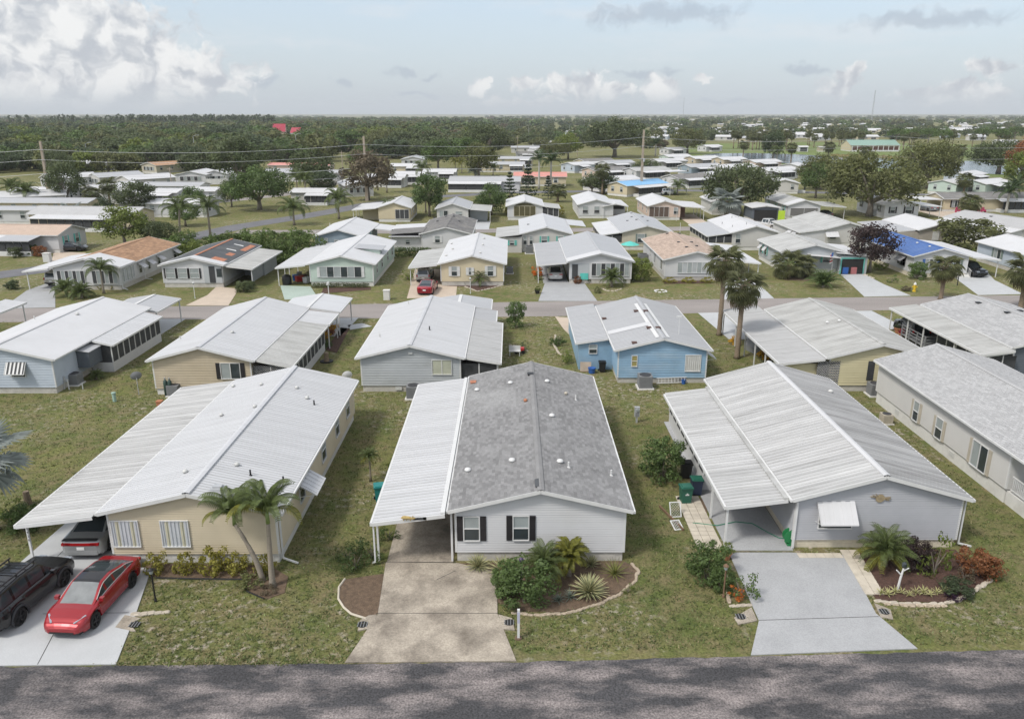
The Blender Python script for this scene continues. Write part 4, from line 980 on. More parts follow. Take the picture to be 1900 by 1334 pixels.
def vpx(h, px, py):
    z = 3.2
    for _ in range(5):
        X, Y = at(px, py, z); z = h.zat(X-h.x0)
    return X-h.x0, Y-h.y0, z
def drain(label, pts, hole):
    b = MB(); b.prism(G(*pts), 0, .05); r = thing('drain_apron', label, 'drain', (0, 0, 0)); b.build('apron', CONC, r)
    x, y = at(*hole); b = MB(); b.lathe([(.22, .054), (.001, .054)], 12, (x, y, 0)); b.build('opening', DARK, r)
    for k in range(4): g = MB(); g.box(x-.20+k*.12, x-.17+k*.12, y-.17, y+.17, .056, .07); g.build('grate_bar', ACG, r)
    return r

# ------------------------------------------------------------------ front row, left: cream home with long carport
h1 = home('cream home with white ribbed metal roof behind the red car', -18.55, 32.0, 7.75, 18.0, W_CREAM, R_WHITE, 'pans', eave=2.76, rise=.9, tier=1, blocks=True, skirt=BLOCKW, base=.5, pitch=.24)
for bx in ((206, 966, 262, 1012), (298, 966, 354, 1012)):
    winpx(h1, 'F', bx, 'panel', glass=(mat('storm_panel_grey', (.50, .52, .54), .4, .05), mat('storm_panel_yellowed', (.50, .48, .36), .5, .1)))
carport(h1, 'L', -.45, 18.3, 3.95, 2.66, 2.2, R_DIRTY, 'pans', posts=(.1, 4.5, 9.0, 13.5, 18), pitch=.31)
for (px, py) in ((433, 718), (485, 715), (551, 721), (570, 740), (473, 756), (411, 772), (440, 864), (344, 877)): dome_vent(h1.roof, *vpx(h1, px, py), ALU, .13)
for (px, py) in ((583, 751), (465, 882), (526, 894)): pipe_vent(h1.roof, *vpx(h1, px, py), BLACK)
x, y, z = vpx(h1, 405, 908); b = MB(); b.box(x-.3, x+.3, y-.25, y+.25, z-.05, z+.12); b.box(x-.2, x+.2, y-.15, y+.15, z+.12, z+.22); b.build('roof_fan', GALV, h1.root)
for u, kind in ((15.8, 'sash'), (12.6, 'sash'), (4.2, 'sash'), (9.0, 'sash')): win(h1, 'R', u, 1.75, .9, 1.25, kind)
awning(h1.root, h1.T['R'], 4.2, 2.45, 1.9, .62, 1.0, R_WHITE, ribs=5)
downspout(h1.root, 7.85, .12, 2.6, .75, -.25)
b = MB(); b.box(.9, 1.3, -.62, -.06, .0, .42); b.box(.95, 1.25, -.6, -.1, .42, .46); b.build('front_step', GALV, h1.root)
bed(G((262, 1060), (275, 1045), (500, 1050), (535, 1070), (528, 1100), (495, 1112), (462, 1100), (455, 1074), (290, 1072)), DIRT)
r = thing('garden_edging', 'black plastic edging along the bed of the cream home', 'edging', (*at(290, 1073), 0)); b = MB(); x0, y0 = at(290, 1073)
b.tube([(px-x0, py-y0, .05) for px, py in G((290, 1073), (360, 1075), (452, 1076), (458, 1098), (490, 1112))], .035, 6); b.build('strip', BLACK, r)
for k, (px, w) in enumerate(((291, 'beside the front step'), (341, 'below the second storm panel'), (398, 'third from the step'), (440, 'next to the twin palms'), (489, 'behind the twin palm trunks'))):
    shrub('coarse', *at(px, 1063), f'yellow-green variegated shrub on the cream front wall, {w}', .55 if k != 2 else .7, LF_YEL, 1.15)
x, y = at(487, 1078); palm('christmas', x, y, 'leaning palm of the pair before the cream home', 2.75, 1.0, (-1.05, .25), near=True, group='twin palms at the cream home', shaft=True)
x, y = at(506, 1088); palm('christmas', x, y, 'upright palm of the pair before the cream home', 3.15, 1.08, (.05, .1), near=True, group='twin palms at the cream home', shaft=True)
shrub('low', *at(470, 1085), 'rusty low plant at the foot of the twin palms', .75, LF_OLIVE, .8, stem=False); shrub('low', *at(498, 1098), 'small brownish plant in the palm ring', .4, LF_BROWN, .9, stem=False)
lamp_post(*at(289, 1116), 1.35, 'slim black lamp post on the lawn beside the red car', BLACK)
edging('short row of flat tan stones beside the pale driveway', G((246, 1142), (314, 1136)), STONEP, .26, 1.05)
drain('cream splayed drain end by the pale driveway', ((214, 1165), (232, 1142), (262, 1148), (246, 1156), (244, 1162), (252, 1172), (246, 1172)), (250, 1160))
shrub('big', *at(45, 985), 'green shrub at the left edge under the silver palm', .8, LF_GREEN, .9); shrub('loose', *at(22, 960), 'loose lime shrub at the left picture edge', .7, LF_LIME)
x, y = at(-14, 985); palm('bismarck', x, y, 'silver-blue fan palm cut off by the left edge', 3.9, 1.15, near=True, rot=.5)
r = thing('tree_stump', 'short dark stump among the shrubs at the left edge', 'stump', (*at(52, 935), 0)); b = MB(); b.tube([(0, 0, 0), (.02, 0, .4), (0, 0, .75)], [.22, .17, .15], 9); b.build('stump', BARKS, r)

# ------------------------------------------------------------------ front row, centre: white home with grey shingles
h2 = home('white home with grey shingle roof and black shutters in the centre', -2.62, 32.15, 7.85, 18.6, W_WHITE, R_SH, 'shingle', eave=2.80, rise=.95, tier=1, blocks=True, skirt=BLOCK, base=.5)
for bx in ((861, 958, 889, 1001), (953, 957, 980, 1000)):
    winpx(h2, 'F', bx, 'sash', sh=BLACKS, glass=(GLASSB, GLASS), shw=.27)
carport(h2, 'L', -.55, 18.5, 3.72, 2.74, 2.3, R_WHITE, 'pans', posts=(.05, 4.6, 9.2, 13.8, 18.3), pitch=.305)
b = MB(); b.box(-.62, -.42, -.5, 18.5, 2.745, 2.83); b.build('flashing_strip', WHITE, h2.root)
b = MB(); b.box(-.22, -.13, -.05, .04, .04, 2.6); b.build('porch_post', WHITE, h2.root)
for (px, py) in ((885, 725), (947, 712), (1015, 709), (1024, 773), (950, 856), (868, 874), (1039, 858)): dome_vent(h2.roof, *vpx(h2, px, py), WHITE, .17)
for (px, py) in ((1068, 742), (1055, 867), (1134, 882)): pipe_vent(h2.roof, *vpx(h2, px, py))
dome_vent(h2.roof, *vpx(h2, 975, 745), TERRA, .12); dome_vent(h2.roof, *vpx(h2, 1050, 732), BEIGES, .12); box_vent(h2.roof, *vpx(h2, 878, 710), R_RUST); box_vent(h2.roof, *vpx(h2, 984, 695), BLACK)
x, y, z = vpx(h2, 999, 898); b = MB(); b.quad((x-.17, y-.35, z+.03), (x, y-.35, z+.075), (x, y+.45, z+.075), (x-.17, y+.45, z+.03)); b.quad((x, y-.35, z+.075), (x+.17, y-.35, z+.03), (x+.17, y+.45, z+.03), (x, y+.45, z+.075)); b.build('ridge_patch', R_TAR, h2.root)
for u in (2.5, 7.5, 12, 16): win(h2, 'R', u, 1.8, .8, 1.2)
downspout(h2.root, -3.72, -.35, 2.2, -.15, .1)
b = MB(); x = -2.05
b.tube([(x-.34, -.60, 2.60), (x-.22, -.60, 2.63), (x, -.60, 2.61), (x+.2, -.60, 2.57), (x+.3, -.60, 2.60)], [.03, .085, .075, .05, .02], 7)
for dx, dz in ((-.24, -.13), (-.1, -.12), (.08, -.14), (.2, .12), (-.28, .1)): b.bar((x+dx*.9, -.60, 2.60), (x+dx, -.61, 2.60+dz), .035, .02)
b.build('gold_emblem', mat('tarnished_gold', (.42, .31, .12), .5, .2, 6), h2.root)
bed(G((846, 1046), (1156, 1041), (1183, 1055), (1180, 1078), (1150, 1098), (1110, 1122), (1040, 1136), (955, 1134), (924, 1118), (922, 1062)), DIRT)
edging('grey stone border round the agave bed of the centre home', G((950, 1137), (1000, 1142), (1050, 1138), (1090, 1128), (1120, 1117), (1150, 1102), (1178, 1078), (1184, 1060), (1172, 1046)), STONE, .30, .75)
for px, py, s, n, d in ((887, 1055, .82, 50, 'by the driveway corner'), (933, 1066, 1.0, 54, 'beneath the second window'), (1092, 1104, 1.12, 64, 'roundest, on the bed edge'), (1096, 1050, .62, 36, 'small, against the block base')):
    x, y = at(px, py); rosette(x, y, f'striped spiky agave in front of the white centre home, {d}', int(n*1.7), .80, .05, s)
for px, py, s, d in ((1036, 1116, .5, 'left one'), (1058, 1110, .55, 'right one')): x, y = at(px, py); rosette(x, y, f'small grey-green agave beside the round agave, {d}', 30, .80, .045, s, False, leaf=mat('grey_agave', (.15, .18, .14), .5))
x, y = at(1140, 1068); rosette(x, y, 'strappy yellow-green clump at the right end of the agave bed', 44, .95, .03, .85, False, leaf=mat('strap_leaf', (.16, .17, .045), .5), name='strap_leaf_plant')
x, y = at(1010, 1080); palm('pygmy', x, y, 'feathery green dwarf palm below the wall of the centre home', .95, 1.05, near=True)
x, y = at(1056, 1068); palm('pygmyy', x, y, 'yellow-green dwarf palm before the blank white wall', 1.05, 1.0, near=True)
shrub('big', *at(972, 1118), 'large dark green shrub at the driveway of the centre home', 1.05, LF_GREEN, .95, xs=1.25, rot=0.); shrub('big', *at(935, 1100), 'green shrub overhanging the driveway edge', .6, LF_GREEN); shrub('loose', *at(1165, 1100), 'pale low plant outside the agave bed', .3, LF_LIME)
r = thing('mailbox_post', 'plain white post at the lawn edge by the centre driveway', 'post', (*at(962, 1184), 0)); b = MB(); b.box(-.05, .05, -.05, .05, 0, 1.35); b.build('post', WHITE, r); b = MB(); b.box(-.055, .055, -.058, -.051, .75, 1.25); b.build('number_strip', mat('lilac_plate', (.45, .45, .55), .5), r); b = MB(); b.lathe([(.16, .0), (.14, .05), (.001, .06)], 10); b.build('footing', DIRT, r)
r = thing('lamp_post', 'short lamp with purple head inside the agave bed', 'lamp', (*at(967, 1092), 0)); b = MB(); b.tube([(0, 0, 0), (0, 0, 1.25)], .035, 7); b.build('post', WHITE, r); b = MB(); b.lathe([(.05, 1.25), (.1, 1.32), (.1, 1.5), (.001, 1.6)], 8); b.build('head', mat('purple_lamp', (.10, .06, .16), .5), r)
bed(G((640, 1075), (712, 1065), (701, 1138), (680, 1148), (650, 1138), (628, 1112), (628, 1090)), DIRT)
r = thing('garden_edging', 'pale curved kerb round the leaf-litter bed left of the driveway', 'edging', (*at(628, 1090), 0)); x0, y0 = at(628, 1090); b = MB(); b.tube([(px-x0, py-y0, .04) for px, py in G((640, 1075), (629, 1090), (628, 1112), (638, 1128), (652, 1140), (680, 1149))], .05, 6); b.build('kerb', PAVER, r)
for px, py, s, d in ((660, 1055, .75, 'left of the centre driveway'), (690, 1035, .8, 'spreading by the carport post'), (722, 1000, .6, 'climbing the carport post'), (645, 1040, .6, 'farthest from the driveway')): shrub('loose', *at(px, py), f'straggly green shrub {d}', s, LF_GREEN, .9)
shrub('big', *at(738, 890), 'lime shrub half under the carport edge of the centre home', .6, LF_LIME)
drain('left drain end of the stained concrete driveway', ((664, 1171), (668, 1152), (684, 1143), (699, 1141), (694, 1166)), (673, 1160)); drain('right drain end of the stained concrete driveway', ((925, 1141), (950, 1148), (955, 1170), (926, 1167)), (945, 1156))
bin_(*at(706, 930), 'teal bin beside the carport of the centre home', TEALB, rz=.2)
x, y = at(688, 893); palm('pygmy', x, y, 'young thin palm on the grass between the two front homes', 1.6, .55, near=True)
for px, py in ((629, 845), ): pass

# ------------------------------------------------------------------ front row, right: grey home with ribbed roof
h3 = home('pale grey home with heavily ribbed white roof and front awning', 13.5, 33.35, 7.9, 17.0, W_GREY, R_DIRTY, 'pans', eave=2.76, rise=1.12, tier=1, blocks=True, skirt=BLOCKC, base=.45, pitch=.31, cap=R_WHITE2, roofr=R_DIRTY2)
winpx(h3, 'F', (1523, 936, 1578, 978), 'sash'); A = atY(1550, 934, 33.35)
awning(h3.root, h3.T['F'], A[0]-13.5, A[1]+.12, 1.75, .85, .75, R_WHITE2, ribs=4)
carport(h3, 'L', -.05, 15.6, 3.3, 2.60, 2.22, R_DIRTY, 'pans', posts=(.1, 2.9), pitch=.305)
b = MB(); b.box(-.62, -.40, -.05, 15.8, 2.61, 2.70); b.build('flashing_strip', R_OLD, h3.root)
rm = room(h3, 'L', 6.0, 15.8, 2.9, 2.16, W_WHITE, R_DIRTY, 'none', n=8, base=.1, knee=.85, zin=2.5)
b = MB(); b.box(-.02, .08, -.12, -.03, .04, 2.5); b.build('porch_post', WHITE, h3.root)
x, y, z = vpx(h3, 1541, 728); dome_vent(h3.roof, x, y, z, ALU, .16)
cx, cz = atY(1632, 923, 33.35); b = MB()   # rusty metal crab-like wall ornament
b.lathe([(.001, -.03), (.22, -.02), (.16, .03), (.001, .05)], 10, (cx-13.5, -.06, cz), 0, 'y')
for k in range(6): a = -.5+k*.35+(1.5 if k > 2 else 0); b.bar((cx-13.5, -.06, cz), (cx-13.5+cos(a)*.5, -.07, cz+sin(a)*.24), .05, .03)
b.build('wall_ornament', mat('tarnished_brass', (.30, .24, .15), .6, .3, 8), h3.root)
for u in (3, 8, 13): win(h3, 'R', u, 1.8, .8, 1.1); awning(h3.root, h3.T['R'], u, 2.4, 1.4, .55, .8, R_WHITE2)
downspout(h3.root, 8.1, .1, 2.6, .6, -.1)
awning(h3.root, h3.T['L'], 1.2, 2.2, .01, .01, .01, WHITE) if False else None
for px, py, s, d, lf in ((1640, 1048, 1.0, 'x', 0),): x, y = at(px, py); palm('pygmy', x, y, 'arching dwarf date palm in the mulch bed of the grey home', .75, 1.25, near=True)
bed(G((1568, 1028), (1700, 1020), (1772, 1020), (1815, 1058), (1835, 1078), (1800, 1102), (1765, 1118), (1628, 1115)), MULCH)
edging('low stone edging round the red mulch bed', G((1622, 1116), (1680, 1121), (1740, 1122), (1775, 1116), (1800, 1104), (1820, 1088), (1838, 1076)), STONEP, .34, 1.0)
edging('second course of stones at the front of the mulch bed', G((1640, 1121), (1700, 1125), (1760, 1124)), STONE, .36, .9)
shrub('dense', *at(1813, 1068), 'round orange-leaved croton at the lawn side of the mulch bed', .95, LF_RUST, .95); shrub('big', *at(1697, 1055), 'dark red shrub behind the forked post', .7, LF_MAROON, 1.1); shrub('loose', *at(1732, 1066), 'slim green sapling with yellowish leaves in the mulch bed', .85, LF_LIME, 1.6)
shrub('dense', *at(1777, 1100), 'dark spreading juniper near the bed corner', .75, LF_DARK, .5); shrub('loose', *at(1788, 1076), 'grey twiggy shrub between croton and juniper', .5, LF_BROWN); shrub('low', *at(1772, 1112), 'purple ground cover at the bed edge', .4, LF_PURP, .8, stem=False)
for k in range(10): px = 1634+k*13; x, y = at(px, 1103+3*sin(k*2)); rosette(x, y, ['nearest the driveway', 'second from the driveway', 'third from the driveway', 'fourth from the driveway', 'fifth from the driveway', 'fifth from the juniper', 'fourth from the juniper', 'third from the juniper', 'second from the juniper', 'nearest the juniper'][k]+' bromeliad of the yellow-striped row along the mulch bed', 16, .5, .035, ru(.55, .75), leaf=mat('bromeliad', (.20, .22, .05), .5), name='bromeliad', group='bromeliads along the mulch bed')
r = thing('garden_post', 'white forked driftwood post with a lamp in the mulch bed', 'post', (*at(1665, 1094), 0)); b = MB(); b.tube([(0, 0, 0), (.05, 0, .6), (.12, 0, 1.1)], [.06, .05, .04], 7); b.tube([(.06, 0, .75), (-.18, 0, 1.0)], [.04, .03], 6); b.tube([(.1, 0, .95), (.35, 0, 1.1)], [.035, .025], 6); b.build('post', WHITE, r); b = MB(); b.lathe([(.04, 1.1), (.10, 1.18), (.10, 1.32), (.001, 1.42)], 8, (.12, 0, 0)); b.build('lamp', GLASS, r)
def paving(label, org, rows, size=.42, m=PAVER):   # squared slabs laid one by one
    r = thing('paved_path', label, 'path', (*org, 0)); me = cached(('pav', size), lambda: (lambda b: (b.box(.012, size-.012, .012, size-.012, 0, .06), b.mesh('paver', PAVER))[1])(MB()))
    for (x, y, a) in rows: put('paver', me, r, (x-org[0], y-org[1], ru(0, .008)), (0, 0, a))
    return r
rows = []; A, B = at(1565, 1030), at(1612, 1112)
for k in range(11):
    t = k/11
    for j in range(2): rows.append((A[0]+(B[0]-A[0])*t+j*.42-.05, A[1]+(B[1]-A[1])*t, -.04))
paving('column of sandstone pavers between driveway and mulch bed', A, rows)
A, B = at(1473, 1027), at(1555, 1027); paving('short row of sandstone pavers along the block base', A, [(A[0]+.42*k+.1, A[1]-.45+.42*j, 0) for k in range(5) for j in range(1)])
rows = []; A = at(1292, 1000)
for k in range(13):
    for j in range(3): rows.append((A[0]-.15+.42*j, A[1]+.42*k-1.0, .02))
paving('wide path of worn sandstone pavers left of the grey carport', A, rows)
bed(G((1268, 960), (1312, 958), (1310, 925), (1262, 925)), DIRT)
shrub('big', *at(1310, 1075), 'glossy green shrub at the left of the grey driveway', .95, LF_GREEN, .95); shrub('big', *at(1335, 1092), 'green shrub behind the brown garden lamp', .6, LF_GREEN); pot(*at(1346, 1036), 'terracotta pot with a lime plant by the carport post', TERRA, LF_LIME, .36)
shrub('loose', *at(1374, 1108), 'shrub with orange flowers beside the grey driveway', .78, LF_GREEN, 1.1); shrub('loose', *at(1366, 1110), 'small orange blossom cluster at the driveway planter', .45, LF_ORANGE)
lamp_post(*at(1342, 1108), 1.35, 'brown garden lamp left of the grey driveway', WOODB); edging('narrow stone planter along the grey driveway', G((1352, 1118), (1350, 1075), (1340, 1050)), STONE, .3, .9); edging('end stones of the planter by the grey driveway', G((1354, 1126), (1394, 1122)), STONEP, .3, .9)
drain('left drain end of the grey driveway with iron grate', ((1362, 1147), (1394, 1128), (1405, 1152), (1370, 1160)), (1374, 1145)); drain('right drain end of the grey driveway with iron grate', ((1622, 1120), (1652, 1132), (1657, 1150), (1634, 1146)), (1640, 1136))
bin_(*at(1271, 932), 'green bin with white logo standing on the pavers', GREENB, rz=.1); bin_(*at(1291, 917), 'dark blue bin with a green lid by the grey home', mat('navy_plastic', (.02, .03, .06), .45), GREENB); bin_(*at(1272, 886), 'black rubbish bin against the screened porch', BLACK, s=1.0)
b = MB(); x, y = at(1271, 932); b.box(-.10, .10, -.285, -.275, .55, .62); b.box(-.04, .04, -.286, -.276, .63, .68); lg = b.build('white_logo', WHITE, None); lg.parent = [o for o in COL.objects if o.get('label') == 'green bin with white logo standing on the pavers'][0]
def lattice(x, y, rz, tilt, label, w=.6, hh=.8):
    r = thing('lattice_panel', label, 'panel', (x, y, 0), rz); b = MB(); b.box(0, w, -.02, .02, 0, .05); b.box(0, w, -.02, .02, hh-.05, hh); b.box(0, .05, -.02, .02, .05, hh-.05); b.box(w-.05, w, -.02, .02, .05, hh-.05); f = b.build('frame', WHITE, r); f.rotation_euler = (tilt, 0, 0)
    b = MB()
    for k in range(-8, 12):
        for s in (-1, 1):
            a0 = k*.14; p, q_ = [(a0, 0), (a0+hh, hh)] if s > 0 else [(a0, hh), (a0+hh, 0)]
            t0 = max(0, (0-p[0])/(q_[0]-p[0])); t1 = min(1, (w-p[0])/(q_[0]-p[0]))
            if t1 > t0+.02: b.bar((p[0]+(q_[0]-p[0])*t0, .003*s, p[1]+(q_[1]-p[1])*t0), (p[0]+(q_[0]-p[0])*t1, .003*s, p[1]+(q_[1]-p[1])*t1), .022, .006)
    l_ = b.build('lattice', WHITE, r); l_.rotation_euler = (tilt, 0, 0); return r
lattice(*at(1244, 960), .1, -.5, 'white lattice panel upright on the grass by the pavers'); lattice(*at(1252, 984), .2, -1.3, 'white lattice panel lying lower on the grass', .5, .7)
r = thing('wood_board', 'brown wooden board edging beside the lattice panels', 'board', (*at(1268, 985), 0)); b = MB(); b.bar((0, 0, .06), (-.75, 2.5, .06), .08, .12); b.build('board', WOODB, r)
r = thing('garden_hose', 'green garden hose lying across the carport floor', 'hose', (*at(1300, 975), 0)); x0, y0 = at(1300, 975); b = MB(); pts = [(1285, 972), (1330, 977), (1365, 970), (1395, 973), (1425, 990), (1445, 1000), (1462, 1002)]
b.tube([(px-x0, py-y0, .075) for px, py in G(*pts)], .022, 6); b.build('hose', mat('hose_green', (.03, .20, .12), .5), r, True)
r = thing('hose_reel', 'green hose reel box at the corner of the grey home', 'hose reel', (*at(1464, 1010), 0)); b = MB(); b.box(-.16, .16, -.22, .22, 0, .12); b.lathe([(.001, -.16), (.34, -.16), (.34, -.13), (.14, -.1), (.14, .1), (.34, .13), (.34, .16), (.001, .16)], 14, (0, 0, .5), 0, 'y'); b.box(-.05, .05, -.2, -.17, .1, .9); b.build('reel', mat('reel_green', (.02, .18, .06), .5), r)
r = thing('motor_scooter', 'dark covered scooter parked deep in the grey carport', 'scooter', (12.4, 38.2, 0), 1.4); b = MB(); b.lathe([(.001, -.06), (.25, -.06), (.25, .06), (.001, .06)], 12, (-.6, 0, .25), 0, 'y'); b.lathe([(.001, -.06), (.25, -.06), (.25, .06), (.001, .06)], 12, (.6, 0, .25), 0, 'y'); b.build('wheel', RUBBER, r); b = MB(); b.tube([(-.75, 0, .6), (-.3, 0, .8), (.1, 0, .5), (.45, 0, .7), (.5, 0, 1.05)], [.1, .2, .14, .14, .06], 8); b.bar((.48, -.3, 1.05), (.48, .3, 1.05), .04); b.build('body', BLACK, r, True)
shrub('big', *at(1228, 890), 'big rounded green shrub between the centre and grey homes', 1.28, LF_GREEN, 1.0)
r = thing('meter_pedestal', 'grey electric meter pedestal on the grass behind the centre home', 'meter', (*at(1181, 784), 0)); b = MB(); b.box(-.06, .06, -.06, .06, 0, .5); b.box(-.17, .17, -.1, .1, .45, 1.15); b.build('cabinet', GALV, r); b = MB(); b.lathe([(.1, 0), (.1, -.07), (.001, -.08)], 12, (0, -.1, .95), 0, 'y'); b.build('meter', GLASSB, r); b = MB(); b.box(-.12, .12, -.112, -.1, .5, .78); b.build('cover', ACG, r)

# ------------------------------------------------------------------ front row, far right: bone home with light shingles
h4 = home('bone-white home with light grey shingles at the right edge', 26.45, 37.9, 8.0, 15.6, W_BONE, R_SHL, 'shingle', eave=3.15, rise=1.1, tier=1, blocks=False, skirt=BLOCKW, base=.85, rfront=4.2, ov=.25)
for bx in ((1696, 744, 1706, 782), (1737, 775, 1750, 815)): winpx(h4, 'L', bx, 'sash', sh=BEIGES, shw=.25)
winpx(h4, 'L', (1803, 822, 1834, 872), 'wide', sh=BEIGES, nm=2, shw=.27)
for k, (u, z) in enumerate(((3.0, .45), (10.0, .45))): b = MB(); T = h4.T['L']; b.box(u, u+.5, -.06, -.03, z-.15, z+.15, 0, T); b.build('skirting_vent', ALU, h4.root)
b = MB(); b.box(.1, 7.9, -4.2, -.02, .0, .75); b.build('porch_deck', BLOCKW, h4.root)
for x in (.15, 4, 7.8): b = MB(); b.box(x-.07, x+.07, -4.3, -4.16, .75, 3.2); b.build('porch_post', WHITE, h4.root)
rl = MB(); rl.bar((.15, -4.15, 1.65), (.15, -.2, 1.65), .07, .05); rl.bar((.15, -4.15, .9), (.15, -.2, .9), .06, .05); rl_o = rl.build('porch_railing', WHITE, h4.root)
for k in range(28): b = MB(); y = -4.1+k*.14; b.box(.13, .17, y-.018, y+.018, .92, 1.63); b.build('baluster', WHITE, rl_o)
b = MB(); b.box(.35, 1.6, -2.6, -1.2, .76, 1.3); b.build('porch_bench', BLUES, h4.root)
ac_unit(*at(1643, 785), 'beige condenser unit on the side of the bone-white home', 0, .8, BEIGES)
# cars on the pale driveway
car('sedan', carpaint('red', (.30, .012, .018)), (-17.72, 28.65, .045), R(-93.5), 'glossy red electric sedan with black glass roof facing the street', roofm=mat('glass_roof', (.012, .012, .014), .08, .05, spec=.6))
car('coupe', carpaint('silver', (.32, .33, .33)), (-20.15, 34.6, .045), R(91), 'silver coupe with dark stripes backed under the cream carport', roofm=mat('striped_shaded_roof', (.03, .03, .032), .25))  # roof coloured near black for its stripes and the carport's shade
car('suv', carpaint('black', (.010, .010, .011)), (-20.85, 28.75, .045), R(84), 'black off-road car with roof rack beside the red sedan', sc=1.02)
for o in list(COL.objects):
    if o.get('label', '').startswith('black off-road'):
        b = MB()
        for sg in (-1, 1): b.bar((-1.9, sg*.55, 1.9), (.4, sg*.55, 1.9), .045); [b.bar((x, sg*.55, 1.75), (x, sg*.55, 1.9), .04) for x in (-1.8, -.7, .3)]
        for x in (-1.8, -1.2, -.6, 0): b.bar((x, -.55, 1.88), (x, .55, 1.88), .035)
        b.build('roof_rack', BLACK, o)
    if o.get('label', '').startswith('silver coupe'):
        b = MB(); b.box(-2.52, -2.3, -.8, .8, 1.06, 1.09); b.build('spoiler', BLACK, o); b = MB(); b.box(-2.515, -2.4, -.75, .75, .80, .91); b.build('tail_light_bar', mat('tail_lamp', (.35, .01, .012)), o)

def text(s_, size, par, loc, rot, m, name='house_number'):
    cu = bpy.data.curves.new('txt', 'FONT'); cu.body = s_; cu.size = size; cu.extrude = .004; cu.align_x = 'CENTER'; cu.align_y = 'CENTER'
    tmp = bpy.data.objects.new('txt', cu); me = bpy.data.meshes.new_from_object(tmp); bpy.data.objects.remove(tmp); me.materials.append(m); return put(name, me, par, loc, rot)
for k, ch in enumerate('7926'): text(ch, .16, h1.root, (-3.83, -.002+.05, 1.75-k*.19), (pi/2, 0, 0), BLACK, 'post_number')
text('7928', .15, h2.root, (-1.55, -.585, 2.56), (pi/2, 0, 0), ACG, 'fascia_number')
b = MB(); b.box(-1.85, -1.25, -.58, -.568, 2.48, 2.64); b.build('number_plate', WHITES, h2.root)
# ------------------------------------------------------------------ helpers for the rows behind
def overlay(h, y0, y1, m, dz=.075, name='roof_section'):
    b = MB(); xr, w = h.xr, h.w
    slope_sheet(b, xr, h.zr+dz, -.34, h.zat(-.34)+dz, y0, y1, .06); slope_sheet(b, xr, h.zr+dz, w+.34, h.zat(w+.34)+dz, y0, y1, .06); return b.build(name, m, h.root)
def gable_roof(h, xa, xb, y0, y1, ze, zr, m, posts=True, name='porch_roof', fas=True, postz=0):
    b = MB(); xm = (xa+xb)/2; slope_sheet(b, xm, zr, xa, ze, y0, y1, .05); slope_sheet(b, xm, zr, xb, ze, y0, y1, .05); o = b.build(name, m, h.root)
    f = MB()
    for y in (y0-.015, y1+.015): f.bar((xm, y, zr-.07), (xa, y, ze-.07), .024, .18); f.bar((xm, y, zr-.07), (xb, y, ze-.07), .024, .18)
    f.box(xa-.1, xa-.003, y0, y1, ze-.15, ze-.012); f.box(xb+.003, xb+.1, y0, y1, ze-.15, ze-.012); f.build('fascia', WHITE, o)
    c = MB(); c.bar((xm, y0, zr+.02), (xm, y1, zr+.02), .3, .03); c.build('ridge_cap', WHITE, o)
    if posts:
        for x in (xa+.12, xb-.12):
            for y in (y0+.12, y1-.12): p = MB(); p.box(x-.05, x+.05, y-.05, y+.05, postz, ze-.08); p.build('post', WHITE, o)
    return o
def autowin(h, faces='FLR', sh=None, n=None, glass=None, ww=.9, hh=1.2):
    z = h.base+(h.eave-h.base)*.56
    for fc in faces:
        ln = h.w if fc in 'FB' else h.L; k = n or (2 if fc in 'FB' else 4)
        for j in range(k): win(h, fc, ln*(j+.5)/k+ru(-.3, .3), z, ww*ru(.75, 1.1), hh, 'sash', sh=sh, glass=glass)
def door(h, fc, u, m=WHITES, ww=.85):
    b = MB(); T = h.T[fc]; b.box(u-ww/2, u+ww/2, .02, .05, h.base+.02, h.base+1.98, 0, T); d = b.build('door', m, h.root); b = MB(); b.box(u+ww/2-.12, u+ww/2-.06, .05, .09, h.base+.9, h.base+1.0, 0, T); b.build('handle', GALV, d)
def drive(poly, m, z=.03, name='driveway'):
    PAVED.append(poly)
    b = MB(); b.prism(poly, 0, z); return struct(b.build(name, m))
# ------------------------------------------------------------------ second row (backs towards us)
a2 = home('blue-grey home with white roof and striped awning at the left edge', -42.0, 55.2, 7.9, 15.6, W_LILAC, R_WHITE2, 'flat', tier=2, skirt=BLOCK, base=.5, blocks=True)
winpx(a2, 'F', (18, 674, 48, 698), 'sash'); A = atY(30, 672, 55.2); awning(a2.root, a2.T['F'], A[0]+42.0, A[1], 1.45, .8, .5, WHITE, ribs=5, m2=SCREEN)
room(a2, 'R', 5.2, 14.2, 1.75, 2.3, W_WHITE, R_WHITE, n=9, base=.45, knee=.35)
b = MB(); b.box(7.9, 8.9, 3.2, 5.1, 1.0, 2.3); b.build('storage_closet', W_SLATE, a2.root); b = MB(); slope_sheet(b, 7.9, 2.45, 9.0, 2.3, 3.1, 5.15, .05); b.build('closet_roof', R_GREYM, a2.root)
gable_roof(a2, 3.6, 8.7, 16.05, 21.5, 2.35, 2.75, R_GREYM, posts=True); dome_vent(a2.roof, *vpx(a2, 144, 585), ALU, .16); pipe_vent(a2.roof, *vpx(a2, 64, 592), ALU)
ac_unit(*at(140, 713), 'grey air conditioner against the blue-grey home', 0, 1.05); palm('pygmy', *at(180, 703), 'tiny palm beside the porch of the blue-grey home', .3, .6)
r = thing('gas_meter', 'white pipes and meter on the blue-grey wall', 'meter', (*at(120, 722), 0)); b = MB(); b.bar((0, 0, 0), (0, 0, .8), .06); b.bar((0, 0, .8), (.4, -.1, .8), .06); b.bar((.4, -.1, .8), (.4, -.1, 0), .06); b.build('pipe', WHITE, r); b = MB(); b.box(-.2, .1, -.05, .15, .5, 1.0); b.build('box', GALV, r)
